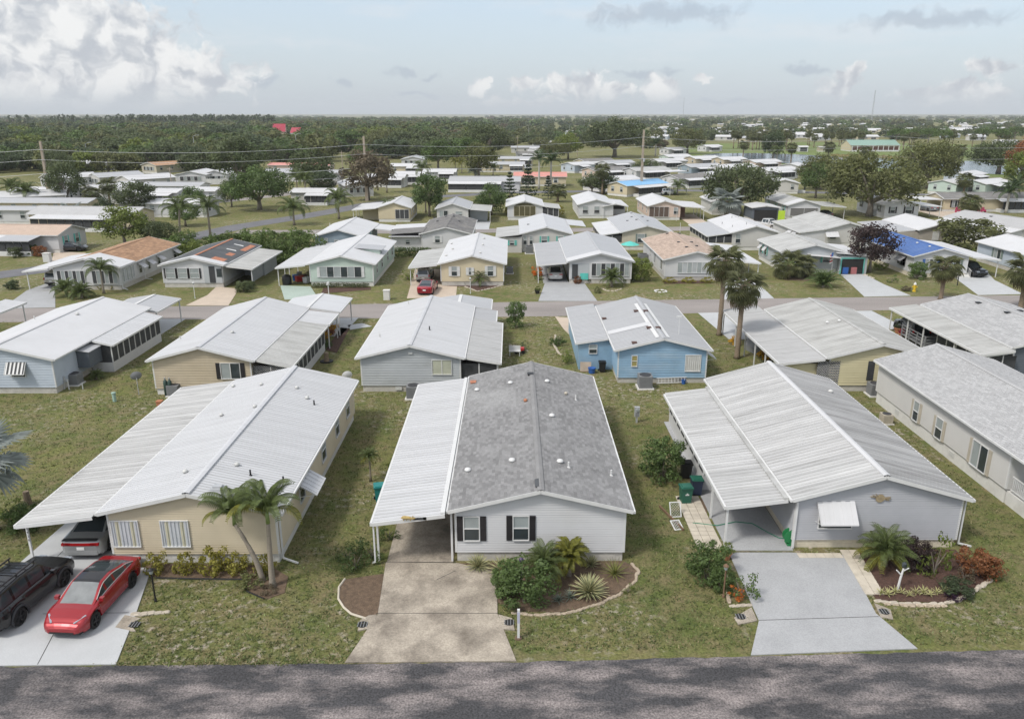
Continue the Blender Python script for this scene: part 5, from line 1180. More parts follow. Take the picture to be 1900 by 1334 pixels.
drive([(-36.5, 71), (-33.4, 71), (-33.4, 77.5), (-37.5, 77.4)], CONCL)
b2 = home('tan home with black-shuttered window and stained porch roof', -26.55, 54.95, 7.25, 15.8, W_TAN, R_WHITE, 'ribs', tier=2, skirt=BLOCKW, base=.5)
winpx(b2, 'F', (409, 674, 447, 702), 'wide', sh=BLACKS, nm=2, shw=.3); overlay(b2, 0, 15.5, R_GREYM, .004) if False else None
room(b2, 'R', .25, 11.4, 2.75, 2.15, W_WHITE, R_OLD, n=9, base=.3, knee=.4); carport(b2, 'R', 11.7, 15.6, 3.1, 2.62, 2.3, R_WHITE, 'ribs', posts=(12, 15.4))
gable_roof(b2, 4.6, 10.4, 16.12, 22.0, 2.35, 2.8, R_WHITE); dome_vent(b2.roof, *vpx(b2, 431, 618), ALU, .15); pipe_vent(b2.roof, *vpx(b2, 335, 630), ALU)
def lattice_wall(h, x0, x1, y, z0, z1):
    r_ = MB(); n = int((x1-x0+z1-z0)/.18)
    for k in range(n):
        for s in (1, -1):
            a = x0-(z1-z0)+k*.18; p = (a, z0) if s > 0 else (a, z1); q = (a+z1-z0, z1) if s > 0 else (a+z1-z0, z0)
            t0 = max(0, (x0-p[0])/(z1-z0)); t1 = min(1, (x1-p[0])/(z1-z0))
            if t1 > t0: r_.bar((p[0]+(q[0]-p[0])*t0, y+.005*s, p[1]+(q[1]-p[1])*t0), (p[0]+(q[0]-p[0])*t1, y+.005*s, p[1]+(q[1]-p[1])*t1), .035, .008)
    l_ = r_.build('lattice', WHITE, h.root); b = MB(); b.box(x0, x1, y+.02, y+.03, z0, z1); b.build('backing', SCREEN, l_)
lattice_wall(b2, 7.35, 9.9, .2, .6, 2.2)
ac_unit(*at(325, 733), 'dark air conditioner at the corner of the tan home', 0, 1.0)
for px, d in ((310, 'shorter left tank'), (318, 'taller right tank')): r = thing('gas_cylinder', f'slim green tank behind the tan home, {d}', 'tank', (*at(px, 735), 0)); b = MB(); b.lathe([(.001, 0), (.15, .02), (.15, 1.1), (.1, 1.25), (.04, 1.3), (.04, 1.38), (.001, 1.38)], 12); b.build('cylinder', mat('tank_green', (.04, .07, .06), .5), r, True); b = MB(); b.box(-.05, .05, -.05, .05, 1.38, 1.46); b.build('valve', GALV, r)
r = thing('flower_pot', 'red clay planter box by the cream carport corner', 'pot', (*at(297, 752), 0)); b = MB(); b.box(-.18, .18, -.18, .18, 0, .3); b.box(-.21, .21, -.21, .21, .3, .36); b.build('pot', TERRA, r)
dish(*at(258, 733), 1.35, 'grey dish on a tall mast in the left yard', ACG, .6); dish(*at(646, 722), .95, 'white dish behind the cream metal-roofed home', WHITE, .5)
r = thing('utility_marker', 'pale green utility marker in the left yard', 'marker', (*at(213, 745), 0)); b = MB(); b.tube([(0, 0, 0), (0, 0, .62)], .13, 10); b.lathe([(.16, .62), (.16, .7), (.001, .74)], 10); b.build('marker', mat('pale_green', (.30, .42, .36), .6), r)
r = thing('water_tap', 'small white standpipe in the left yard', 'tap', (*at(154, 722), 0)); b = MB(); b.tube([(0, 0, 0), (0, 0, .45), (.15, 0, .5)], .04, 7); b.build('pipe', WHITE, r); b = MB(); b.box(.1, .16, -.03, .03, .5, .56); b.build('valve', GALV, r)
drive([(-19.0, 71), (-16.2, 71), (-15.8, 78), (-20, 77.6)], CONCL); drive(G((645, 604), (672, 600), (690, 606), (650, 612)), CONCL, .03, 'drain_apron')
bed(G((605, 650), (632, 608), (648, 610), (625, 655)), MULCH)
for px, py, lf, d in ((618, 612, LF_GOLD, 'yellow mum in the tan home bed, farthest'), (603, 628, LF_GOLD, 'yellow mum beside the tan home porch'), (612, 622, LF_RUST, 'rust-red shrub between the yellow mums'), (606, 645, LF_GREEN, 'green mound at the near end of the bed')): shrub('dense', *at(px, py), d, .55, lf, .8)
r = thing('tree_stump', 'cut tree stump on a black ring in the grass', 'stump', (*at(606, 671), 0)); b = MB(); b.lathe([(.55, 0), (.55, .08), (.4, .08), (.001, .05)], 14); b.build('ring', BLACK, r); b = MB(); b.tube([(0, 0, 0), (0, 0, .35), (.02, 0, .8)], [.26, .2, .19], 9); b.build('stump', BARKS, r)
c2 = home('pale grey home with white roof and dark screened porch behind the centre', -11.3, 55.6, 7.45, 16.0, W_STONE, R_WHITE, 'ribs', tier=2, skirt=BLOCK, base=.5, blocks=True, rise=.9)
winpx(c2, 'F', (802, 668, 838, 694), 'wide', nm=2, glass=(mat('cream_blind', (.42, .43, .34), .3), ))
room(c2, 'R', .2, 11.6, 2.75, 2.25, W_WHITE, R_DIRTY, n=8, base=.3, knee=.2); carport(c2, 'R', 11.9, 15.9, 2.4, 2.62, 2.35, R_GREYM, 'ribs', posts=(15.7,))
gable_roof(c2, 3.2, 9.3, 16.32, 20.6, 2.4, 2.85, R_GREYM); pipe_vent(c2.roof, *vpx(c2, 758, 565), ALU); pipe_vent(c2.roof, *vpx(c2, 797, 612), BLACK); pipe_vent(c2.roof, *vpx(c2, 705, 626), ALU)
b = MB(); b.box(2.5, 3.0, -.055, -.02, .15, .4); b.build('skirting_vent', ALU, c2.root); b = MB(); b.box(3.6, 3.9, -.1, -.03, 3.0, 3.12); b.build('flood_lamp', WHITE, c2.root)
ac_unit(*at(768, 738), 'grey air conditioner behind the pale grey home', 0, 1.15)
shrub('big', *at(957, 608), 'pointed green bush alone on the grass by the middle street', .95, LF_GREEN, 1.45); 
for px, py, d, m, k in ((972, 652, 'stone ring of the tiny yard garden', 0, 0),): edging('curved row of pale stones in the yard right of the pale grey home', G((942, 640), (952, 641), (968, 647), (980, 652)), STONEP, .4, .9)
r = thing('toy_wagon', 'small red garden cart in the yard right of the pale grey home', 'cart', (*at(964, 655), 0)); b = MB(); b.box(-.4, .4, -.25, .25, .25, .5); b.build('tub', REDP, r); b = MB(); [b.lathe([(.001, -.04), (.16, -.04), (.16, .04), (.001, .04)], 10, (x, y, .16), 0, 'y') for x in (-.3, .3) for y in (-.25, .25)]; b.build('wheel', RUBBER, r)
r = thing('garden_bench', 'small white garden bench in the yard right of the pale grey home', 'bench', (*at(955, 660), 0)); b = MB(); b.box(-.5, .5, -.2, .2, .4, .46); b.build('seat', WHITE, r); b = MB(); b.box(-.5, .5, .18, .23, .46, .85); b.build('backrest', WHITE, r); [ (lambda b: (b.box(x-.03, x+.03, y-.03, y+.03, 0, .4), b.build('leg', WHITE, r)))(MB()) for x in (-.42, .42) for y in (-.16, .16)]
shrub('loose', *at(974, 650), 'dark green shrub by the red cart', .5, LF_DARK); shrub('loose', *at(1050, 672), 'weedy shrub at the blue home annex', .9, LF_LIME); shrub('low', *at(1036, 640), 'strip of flowers along the blue annex', .8, LF_GREEN, 1.0); edging('pale stone edging along the blue home annex', G((1031, 622), (1028, 640), (1036, 655), (1046, 662)), STONEP, .35)
d2 = home('blue home with grey metal roof and white strips on the ridge', 8.2, 57.6, 6.85, 13.9, W_BLUE, R_GREYM, 'ribs', tier=2, skirt=BLOCK, base=.45, blocks=True, rise=.85)
winpx(d2, 'F', (1273, 659, 1298, 688), 'panel'); winpx(d2, 'F', (1173, 660, 1181, 679), 'sash', glass=(mat('amber_film', (.30, .26, .10), .3), )); awning(d2.root, d2.T['R'], 1.3, 2.3, 1.3, .55, .85, R_WHITE2)
rm = room(d2, 'L', 3.4, 15.2, 2.75, 2.3, W_BLUE, R_GREYM, kind='solid', base=.45, knee=.3); 
T = lambda u, n, z: (-2.75+u, 3.4-n, z); window(rm, T, 1.15, 1.75, .6, .7, 'sash', off=.02) if False else window(d2.root, T, 1.15, 1.75, .6, .7, 'sash', off=.02)
for sg in (-1, 1): b = MB(); x = d2.xr+sg*.42; b.quad((x-.14, .3, d2.zat(x-.14)+.045), (x+.14, .3, d2.zat(x+.14)+.045), (x+.14, 11.5, d2.zat(x+.14)+.045), (x-.14, 11.5, d2.zat(x-.14)+.045)); b.build('ridge_strip', WHITE, d2.root)
for px, py in ((1121, 592), (1180, 578), (1198, 578), (1204, 609), (1221, 609), (1177, 637)): box_vent(d2.roof, *vpx(d2, px, py), mat('brown_vent', (.09, .05, .04), .7))
b = MB(); b.box(.6, 3.2, 3.8, 4.6, d2.zat(1.9)-.05, d2.zat(1.9)+.03) if False else b.quad((-.3, 4.0, d2.zat(-.3)+.05), (3.1, 4.0, d2.zat(3.1)+.05), (3.1, 5.0, d2.zat(3.1)+.05), (-.3, 5.0, d2.zat(-.3)+.05)); b.build('roof_patch', R_WHITE2, d2.root)
b = MB(); b.tube([(5.1, 2.5, d2.zat(5.1)-.02), (5.1, 2.5, d2.zat(5.1)+1.5)], .02, 6); b.box(4.85, 5.25, 2.46, 2.54, d2.zat(5.1)+1.35, d2.zat(5.1)+1.5); b.build('weather_vane', WHITE, d2.root)
ac_unit(*at(1196, 719), 'grey air conditioner below the blue gable', 0, 1.2); bin_(*at(1117, 690), 'black barrel bin in the corner of the blue home', BLACK, s=.9); r = thing('plywood_sheet', 'tan plywood leaning on the blue annex', 'board', (*at(1088, 690), 0)); b = MB(); b.quad((-.5, 0, 0), (.4, 0, 0), (.4, .3, .75), (-.5, .3, .75)); b.quad((-.5, .03, 0), (-.5, .33, .75), (.4, .33, .75), (.4, .03, 0)); b.build('sheet', WOOD, r); b = MB(); b.bar((-.5, .0, .02), (.4, 0, .02), .05); b.build('batten', WOODB, r)
r = thing('storage_tub', 'blue tub on the ground by the blue annex', 'tub', (*at(1098, 692), 0)); b = MB(); b.lathe([(.001, .02), (.25, .0), (.3, .4), (.33, .4), (.33, .45), (.27, .45), (.001, .3)], 12); b.build('tub', BLUEP, r)
r = thing('ladder', 'white ladder lying along the blue gable base', 'ladder', (*at(1218, 714), 0)); b = MB(); b.bar((0, 0, .12), (2.4, .3, .12), .05); b.bar((0, .1, .5), (2.4, .4, .5), .05); b.build('rail', WHITE, r)
for k in range(9): b = MB(); b.bar((.15+k*.26, .02+k*.032, .12), (.15+k*.26, .12+k*.032, .5), .035); b.build('rung', WHITE, r)
r = thing('bucket', 'blue bucket at the end of the white ladder', 'bucket', (*at(1268, 712), 0)); b = MB(); b.lathe([(.001, 0), (.15, 0), (.19, .36), (.17, .36), (.14, .05), (.001, .04)], 12); b.build('bucket', BLUEP, r); b = MB(); b.tube([(-.18, 0, .36), (0, -.15, .5), (.18, 0, .36)], .012, 5); b.build('handle', GALV, r)
drive(G((1030, 588), (1058, 590), (1075, 640), (1045, 610)), CONCT)
e2 = home('pale yellow home with black-streaked roof behind the grey home', 23.75, 55.7, 7.5, 14.6, W_YEL, R_OLD, 'ribs', tier=2, skirt=BLOCK, base=.5)
carport(e2, 'L', -.2, 16.6, 3.75, 2.62, 2.25, R_DIRTY, 'ribs', posts=(3.5, 6.2, 9, 12, 16.2), pitch=.3)
win(e2, 'F', 4.4, 1.75, 1.05, 1.5, 'panel'); win(e2, 'F', 5.8, 1.75, 1.05, 1.5, 'panel'); b = MB(); b.box(2.9, 3.4, -.05, -.02, .9, 2.4); b.build('dark_window', SCREEN, e2.root)
b = MB(); b.box(-3.2, -.2, .2, 2.8, 0, 2.12); b.build('utility_room', W_YEL, e2.root); lattice_wall(e2, -.9, .8, -.05, .5, 2.4); 
for px, py in ((1557, 597), (1535, 600)): dome_vent(e2.roof, *vpx(e2, px, py), WHITE, .15)
ac_unit(*at(1622, 733), 'grey air conditioner between the yellow and bone homes', 0, 1.1)
r = thing('tarp_heap', 'dark covered heap under the yellow carport', 'cover', (21.8, 66.5, 0)); b = MB(); n = 12
for zz0, r0, zz1, r1 in ((0, 1.0, .5, 1.0), (.5, 1.0, 1.0, .7), (1.0, .7, 1.25, .15)):
    for j in range(n): a0, a1 = 2*pi*j/n, 2*pi*(j+1)/n; g = lambda a, rr, zz_: (cos(a)*rr*(1+.12*sin(3*a)), sin(a)*rr*1.6, zz_); b.quad(g(a0, r0, zz0), g(a1, r0, zz0), g(a1, r1, zz1), g(a0, r1, zz1))
b.build('tarp', ACG, r)
shrub('coarse', *at(1423, 668), 'yellow croton by the yellow carport', .7, LF_GOLD, 1.2); shrub('coarse', *at(1365, 640), 'yellow flowers at the foot of the sabal palm', .55, LF_GOLD, 1.0)
drive([(20.2, 70), (23.4, 70), (23.8, 80.4), (19.6, 80)], CONCL)
f2 = home('dark slate home with light shingles and deck at the right edge', 39.2, 58.4, 8.0, 13.8, W_SLATE, R_SHL, 'shingle', tier=2, skirt=BLOCK, base=.5)
carport(f2, 'L', -.8, 14.6, 2.95, 2.62, 2.3, R_OLD, 'ribs', posts=(3.2, 8.2, 11, 14.3), pitch=.3); rm = room(f2, 'L', -.5, 7.0, 2.2, 2.2, W_WHITE, R_OLD, 'none', n=5, base=.3, knee=.4, zin=2.5)
win(f2, 'F', 2.4, 1.7, 1.0, 1.0, 'wide', sh=WHITES, nm=2)
for px, py in ((1815, 564), (1869, 580), (1893, 578)): box_vent(f2.roof, *vpx(f2, px, py))
dk = thing('wooden_deck', 'grey wooden deck with railings under the slate home carport', 'deck', (36.4, 66.2, 0)); b = MB(); b.box(0, 2.4, 0, 4.2, .35, .45); b.build('floor', ACG, dk)
for x in (0, 1.2, 2.4): b = MB(); b.box(x-.05, x+.05, -.05, .05, 0, 1.35); b.build('post', ACG, dk)
for y in (1.4, 2.8, 4.2): b = MB(); b.box(-.05, .05, y-.05, y+.05, 0, 1.35); b.build('post', ACG, dk)
for z in (.75, 1.0, 1.3): b = MB(); b.bar((0, 0, z), (2.4, 0, z), .04, .07); b.bar((0, 0, z), (0, 4.2, z), .04, .07); b.build('rail', ACG, dk)
car('suv', carpaint('charcoal', (.035, .037, .042)), (37.9, 71.6, 0), R(85), 'charcoal SUV under the slate home carport'); bin_(*at(1747, 640), 'green bin beside the slate home porch', GREENB, s=1.0); bin_(*at(1757, 643), 'green bin with yellow lid beside the slate home porch', GREENB, YELP, s=1.0)
pot(*at(1666, 618), 'tall potted plant by the slate home carport', TERRA, LF_DARK, .5); pot(*at(1672, 625), 'pink flowering pot by the wooden deck', TERRA, LF_PINK, .35); bed(G((1655, 612), (1668, 605), (1760, 650), (1740, 655)), DIRT)
drive(G((1630, 592), (1660, 590), (1690, 600), (1675, 605), (1640, 580), (1600, 578)), CONCL) if False else drive([(35.8, 73.5), (38.6, 73.5), (38.3, 81.0), (33.4, 80.7)], CONCL)
z2 = home('white-roofed home corner at the left picture edge', -58.2, 58, 8.0, 12, W_LILAC, R_WHITE2, 'flat', tier=3); carport(z2, 'R', 11, 17, 2.4, 2.65, 2.35, R_WHITE, 'ribs', posts=(16.6, 12))

# ------------------------------------------------------------------ third row (fronts across the middle street)
GR3 = 'homes across the middle street'
a3 = home('white home with brown shingle roof and hinged awnings', -54.3, 91.4, 7.8, 17.0, W_WHITE, R_BRN, 'shingle', tier=3, group=GR3, skirt=BLOCK)
overlay(a3, -.35, 3.6, R_WHITE2); carport(a3, 'L', -.4, 10.5, 3.4, 2.66, 2.3, R_WHITE2, 'flat', posts=(.2, 5, 10))
win(a3, 'F', 2.0, 1.55, 3.2, 1.5, 'wide', nm=7, glass=(SCREEN, GLASSB)); win(a3, 'F', 6.0, 1.55, 2.9, 1.5, 'wide', nm=6, glass=(SCREEN, GLASSB)); win(a3, 'R', 2.0, 1.6, 3.0, 1.5, 'wide', nm=6, glass=(GLASSB, W_STONE))
for u in (5.2, 7.6, 10.6, 15.6): win(a3, 'R', u, 1.7, .7, 1.2); awning(a3.root, a3.T['R'], u, 2.35, 1.1, .55, .85, R_WHITE2)
downspout(a3.root, 7.9, .1, 2.6, .7, -.3); downspout(a3.root, 8.0, 5.9, 2.6, .8, .1)
drive([(-57.6, 90.9), (-54.2, 90.9), (-49.5, 82.5), (-55, 82.0)], CONCG); drive([(-57.6, 90.9), (-54.4, 91.2), (-54.4, 101), (-57.6, 101)], CONCG, .026)
car('suv', carpaint('pearl', (.45, .43, .40)), (-55.9, 95.6, 0), R(88), 'pearl SUV under the brown-roofed home carport', sc=1.02)
palm('queen', *at(193, 545), 'slender palm in front of the brown-roofed home', 2.9, .8, near=False); palm('pygmy', *at(124, 550), 'bushy dwarf palm left in the brown-roofed home bed', .8, 1.5); palm('pygmy', *at(152, 553), 'bushy dwarf palm right in the brown-roofed home bed', .7, 1.4)
for px, d in ((190, 'left'), (210, 'right')): shrub('coarse', *at(px, 537), f'small yellow shrub at the sunroom corner, {d} one', .5, LF_YEL)
shrub('dense', *at(24, 537), 'dark clipped bush alone on the left corner lawn', .85, LF_DARK, .9)
b3 = home('white sunroom home with patched tar roof', -42.0, 92.75, 7.2, 14.2, W_WHITE, R_TAR, 'flat', tier=3, group=GR3, skirt=BLOCK, rise=.85, cap=R_RUST)
overlay(b3, -.35, 1.2, R_WHITE2, .07); carport(b3, 'R', .1, 13.0, 3.5, 2.62, 2.25, R_OLD, 'ribs', posts=(.3,), pitch=.5); b = MB(); b.box(7.3, 9.9, 7.5, 13.0, 0, 2.2); b.build('shed_room', W_STONE, b3.root)
b = MB(); b.box(9.6, 9.65, 3.0, 7.5, 0, 2.2); b.build('side_screen', W_STONE, b3.root)
for u in (.95, 2.4, 3.85): win(b3, 'F', u, 1.75, 1.05, 1.15, 'sash', sh=BLACKS, shw=.17, glass=(GLASSB, GLASSB))
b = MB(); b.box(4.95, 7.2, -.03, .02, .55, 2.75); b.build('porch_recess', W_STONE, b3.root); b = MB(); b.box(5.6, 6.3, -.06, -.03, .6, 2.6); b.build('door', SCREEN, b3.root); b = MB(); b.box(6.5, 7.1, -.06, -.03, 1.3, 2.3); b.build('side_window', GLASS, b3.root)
for q, (y0, y1, x0, x1) in enumerate(((.6, 3.0, 5.4, 6.9), (5, 6.6, 5.9, 6.7), (9.0, 13.5, 6.4, 7.1), (2.5, 13.5, 3.2, 3.7))): b = MB(); b.quad((x0, y0, b3.zat(x0)+.012), (x1, y0, b3.zat(x1)+.012), (x1, y1, b3.zat(x1)+.012), (x0, y1, b3.zat(x0)+.012)); b.build('rust_patch', R_RUST, b3.root)
for q, (y0, x0) in enumerate(((8.0, 5.0), (11.5, 4.8))): b = MB(); b.quad((x0, y0, b3.zat(x0)+.016), (x0+1.3, y0, b3.zat(x0+1.3)+.016), (x0+1.1, y0+.5, b3.zat(x0+1.1)+.016), (x0, y0+.4, b3.zat(x0)+.016)); b.build('white_patch', WHITE, b3.root)
drive(G((345, 567), (424, 567), (438, 545), (440, 536), (402, 532), (385, 548)), CONCT); bin_(*at(396, 527), 'green bin on the porch of the tar-roofed home', GREENB, s=1.0); shrub('dense', *at(452, 542), 'clipped dark bush at the tar-roofed home driveway', 1.1, LF_OAK, .9); shrub('dense', *at(462, 536), 'second clipped bush behind the driveway bush', .8, LF_OAK, .9)
lamp_post(*at(362, 554), 1.6, 'thin white lamp post on the lawn of the tar-roofed home', WHITE); r = thing('scooter_bike', 'white motor scooter on the tar-roofed home porch', 'scooter', (*at(382, 532), 0), .6); b = MB(); [b.lathe([(.001, -.05), (.25, -.05), (.25, .05), (.001, .05)], 10, (x, 0, .25), 0, 'y') for x in (-.5, .5)]; b.build('wheel', RUBBER, r); b = MB(); b.tube([(-.6, 0, .6), (0, 0, .45), (.4, 0, .6), (.45, 0, 1.0)], [.14, .12, .12, .06], 7); b.build('body', WHITE, r)
c3 = home('sage green home with a wide row of front windows', -24.5, 93.5, 7.7, 17.5, W_SAGE, R_WHITE2, 'flat', tier=3, group=GR3, skirt=BLOCKW, vside=True)
win(c3, 'F', 3.75, 1.75, 5.0, 1.25, 'wide', nm=6, sh=WHITES, shw=.3, glass=(GLASSB, GLASS)); autowin(c3, 'R', None, 4); carport(c3, 'L', -.3, 17, 4.0, 2.66, 2.3, R_WHITE, 'ribs', posts=(.2, 3, 5, 9), pitch=.5, name='carport')
b = MB(); b.poly([(7.55, 6.2, 2.8), (7.55, 9.2, 2.8), (7.55, 9.2, 3.45), (7.55, 6.2, 3.45)]); b.box(5.0, 7.56, 6.2, 9.2, 2.9, 3.44); b.build('dormer', W_SAGE, c3.root); b = MB(); slope_sheet(b, 4.3, 3.7, 7.9, 3.45, 6.0, 9.4, .05); b.build('dormer_roof', R_GREYM, c3.root)
b = MB(); b.box(7.6, 7.64, 7.0, 8.4, 1.2, 3.2); b.build('tall_window', GLASSB, c3.root)
for x, d in ((-24.0, 'left half'), (-20.5, 'right half')):
    r = thing('clipped_hedge', f'low clipped hedge under the sage home windows, {d}', 'hedge', (x, 92.6, 0)); V = leaf_cloud([(.3*k, ru(-.05, .05), .35, .36) for k in range(11)], 130, .06); put('foliage', quads_mesh('foliage', V, LF_OAK), r)
drive(G((528, 556), (592, 556), (576, 532), (520, 530)), CONCGR); bed(G((596, 545), (688, 538), (688, 533), (600, 535)), MULCH)
for px, py, sc_, m, d, cat in ((533, 528, 1.0, BLACK, 'black covered grill in the sage home carport', 'grill'),):
    r = thing('covered_grill', d, cat, (*at(px, py), 0)); b = MB(); b.lathe([(.55, 0), (.6, .7), (.5, 1.1), (.2, 1.25), (.001, 1.27)], 12); b.build('cover', m, r, True); b = MB(); b.box(-.65, .65, -.05, .05, .9, .95); b.build('shelf', m, r)
for k, (px, py, m) in enumerate(((548, 520, BLUEP), (556, 522, REDP), (563, 519, WOODB), (570, 524, WHITE), (556, 515, ACG))):
    r = thing('storage_box', ['blue storage box in the sage carport', 'red storage box in the sage carport', 'brown wooden crate in the sage carport', 'white storage box in the sage carport', 'grey storage chest in the sage carport'][k], 'box', (*at(px, py), 0), ru(0, 2)); b = MB(); b.box(-.45, .45, -.3, .3, 0, .6); b.build('box', m, r); b = MB(); b.box(-.48, .48, -.33, .33, .6, .68); b.build('lid', m, r)
r = thing('mailbox', 'white post with a plant in front of the sage home', 'post', (*at(610, 546), 0)); b = MB(); b.bar((0, 0, 0), (0, 0, 1.3), .09); b.bar((-.25, 0, 1.1), (.25, 0, 1.1), .07); b.build('post', WHITE, r); b = MB(); b.box(-.12, .12, -.25, .25, 1.15, 1.4); b.build('box', WHITE, r)
r = thing('utility_cabinet', 'pale utility cabinet on the lawn before the sage home', 'cabinet', (*at(718, 556), 0)); b = MB(); b.box(-.34, .34, -.3, .3, 0, 1.05); b.build('body', BLOCKW, r); b = MB(); b.box(-.38, .38, -.34, .34, 1.05, 1.12); b.build('lid', BLOCKW, r)
d3 = home('butter yellow home with plain white roof and white shutters', -8.65, 93.7, 7.65, 18.2, W_BUTTER, R_WHITE2, 'flat', tier=3, group=GR3, skirt=BLOCK)
for bx, s_ in (((838, 495, 848, 512), WHITES), ((870, 497, 874, 510), WHITES), ((905, 494, 915, 512), WHITES)): winpx(d3, 'F', bx, 'sash', sh=s_, shw=.3)
carport(d3, 'L', -.3, 12, 3.8, 2.66, 2.3, R_OLD, 'flat', posts=(.2, 5, 11)); autowin(d3, 'R', None, 3)
for px, py in ((838, 453), (840, 463), (828, 475), (898, 443), (896, 455), (891, 470)): dome_vent(d3.roof, *vpx(d3, px, py), ALU, .18)
drive(G((755, 554), (846, 551), (848, 531), (818, 529), (818, 500), (770, 500)), CONCT, .028); car('sedan', carpaint('crimson', (.25, .015, .03)), (*at(794, 541), 0), R(86), 'dark red sedan on the tan driveway of the yellow home'); car('suv', carpaint('champagne', (.36, .36, .35)), (-11.0, 97.5, 0), R(90), 'silver SUV in the yellow home carport')
palm('pygmy', *at(890, 530), 'dwarf palm in the stone ring before the yellow home', .9, 1.25); edging('pale stones round the yellow home palm bed', G((862, 532), (885, 541), (910, 536), (932, 530)), STONEP, .5, 1.1); lamp_post(*at(873, 545), 1.6, 'white lamp post before the yellow home', WHITE); bed(G((820, 531), (860, 532), (885, 540), (930, 531), (930, 527)), MULCH)
for px, d in ((848, 'left'), (862, 'middle'), (922, 'right')): shrub('dense', *at(px, 529), f'small round shrub at the yellow home base, {d} one', .45, LF_OAK, .8)
r = thing('clipped_hedge', 'tall dark hedge between the sage and yellow homes', 'hedge', (-19.3, 113.2, 0)); V = leaf_cloud([(x, ru(-.2, .2), z, .5) for x in np.arange(0, 7.6, .45) for z in (.5, 1.2)], 160, .08); put('foliage', quads_mesh('foliage', V, LF_GREEN), r)
shrub('loose', *at(757, 520), 'straggly yellow-green bush left of the yellow carport', 1.1, LF_LIME, .8); ac_unit(-.3, 101.5, 'dark air conditioner on the yellow home side', 0, 1.0)
e3 = home('white home with grey roof and screened front porch', 7.1, 95.1, 7.6, 18.3, W_WHITE, R_GREYM, 'flat', tier=3, group=GR3, skirt=BLOCK)
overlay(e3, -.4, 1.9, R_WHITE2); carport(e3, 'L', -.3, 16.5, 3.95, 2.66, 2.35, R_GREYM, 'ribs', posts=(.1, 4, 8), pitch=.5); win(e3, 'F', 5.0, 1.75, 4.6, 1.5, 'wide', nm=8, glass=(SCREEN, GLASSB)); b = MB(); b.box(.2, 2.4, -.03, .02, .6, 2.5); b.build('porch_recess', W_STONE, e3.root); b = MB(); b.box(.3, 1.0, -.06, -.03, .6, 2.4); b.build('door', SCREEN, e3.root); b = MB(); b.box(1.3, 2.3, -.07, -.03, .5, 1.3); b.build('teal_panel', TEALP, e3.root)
drive(G((999, 559), (1108, 559), (1085, 527), (1062, 523), (1012, 523)), CONCG, .03); drive([(3.9, 95.2), (7.0, 95.2), (7.0, 111), (3.9, 111)], CONCG, .026); car('sedan', carpaint('white', (.55, .55, .54)), (5.5, 98.8, 0), R(90), 'white sedan parked under the grey carport of the white home')
palm('pygmy', *at(1135, 532), 'clump palm in the round bed of the white home', 1.1, 1.5); edging('pale stone ring round the clump palm', G((1115, 534), (1125, 540), (1140, 541), (1155, 536)), STONEP, .5, 1.1)
for px, sc_, d in ((1093, .9, 'left of the porch steps'), (1158, .9, 'right of the clump palm'), (1120, .6, 'behind the clump palm')): shrub('dense', *at(px, 524), f'dark round hedge bush {d}', sc_, LF_OAK, .75, xs=1.3, rot=0)
shrub('big', *at(1187, 521), 'large yellow-green shrub at the right of the white home', 1.5, LF_LIME, 1.0); shrub('coarse', *at(1071, 527), 'red-leaved plant at the porch corner', .55, LF_RUST, 1.2); pot(*at(997, 545), 'lime plant in a black pot by the grey driveway', BLACK, LF_LIME, .4); shrub('coarse', *at(997, 512), 'orange flowers along the carport of the white home', .8, LF_ORANGE, 1.0); shrub('loose', *at(1000, 520), 'green plant along the carport of the white home', .7, LF_GREEN, 1.0)
edging('white stone ring alone on the lawn', [(17.6+.7*cos(a), 90.6+.7*sin(a)) for a in np.linspace(0, 6.28, 9)], WHITE, .4, 1.1); shrub('coarse', *at(1110, 544), 'small dark plant by the driveway of the white home', .5, LF_OLIVE)
f3 = home('white home with tan shingle roof behind two tall palms', 19.1, 96.6, 7.8, 16.5, W_WHITE, R_TAN, 'shingle', tier=3, group=GR3, skirt=BLOCK)
win(f3, 'F', 3.7, 1.7, 4.2, 1.3, 'wide', nm=7, glass=(GLASSB, W_STONE), lab=None); win(f3, 'L', 14.2, 1.7, 1.5, 1.3, 'wide', nm=2); win(f3, 'L', 9.5, 1.7, 1.3, 1.3, 'wide', nm=2); win(f3, 'L', 6, 1.7, .6, 1.0); carport(f3, 'R', -.3, 14, 4.0, 2.66, 2.3, R_WHITE2, 'flat', posts=(.1, 4, 9))
for px, py in ((1238, 434), (1260, 434), (1259, 450), (1283, 450), (1274, 459), (1292, 457)): box_vent(f3.roof, *vpx(f3, px, py), BLACK)
ac_unit(*at(1192, 488), 'large grey air conditioner left of the tan-roofed home', 0, 1.5); r = thing('patio_umbrella', 'teal patio umbrella behind the white home', 'umbrella', (*at(1168, 476), 0)); b = MB(); b.tube([(0, 0, 0), (0, 0, 2.1)], .03, 6); b.build('pole', WHITE, r); b = MB(); b.lathe([(1.4, 1.75), (.7, 2.05), (.001, 2.25)], 10); b.build('canopy', TEALP, r)
for px, d in ((1240, 'left'), (1275, 'middle'), (1310, 'right')): shrub('coarse', *at(px, 525), f'yellow shrub under the tan-roofed home front, {d} one', .6, LF_YEL, .8, xs=1.5, rot=0)
bed(G((1232, 527), (1320, 526), (1318, 520), (1234, 520)), MULCH); drive(G((1340, 556), (1436, 554), (1405, 525), (1372, 510), (1345, 512)), CONCL)
g3 = home('grey-green home with garage and teal window trim', 35.7, 101.9, 7.9, 10.6, W_STONE, R_OLD, 'flat', tier=3, group=GR3, skirt=BLOCKW)
for u in (1.2, 3.2): win(g3, 'L', u, 1.75, .8, 1.2, 'sash', sh=TEAL, shw=.25); awning(g3.root, g3.T['L'], u, 2.35, 1.0, .6, .5, R_WHITE2)
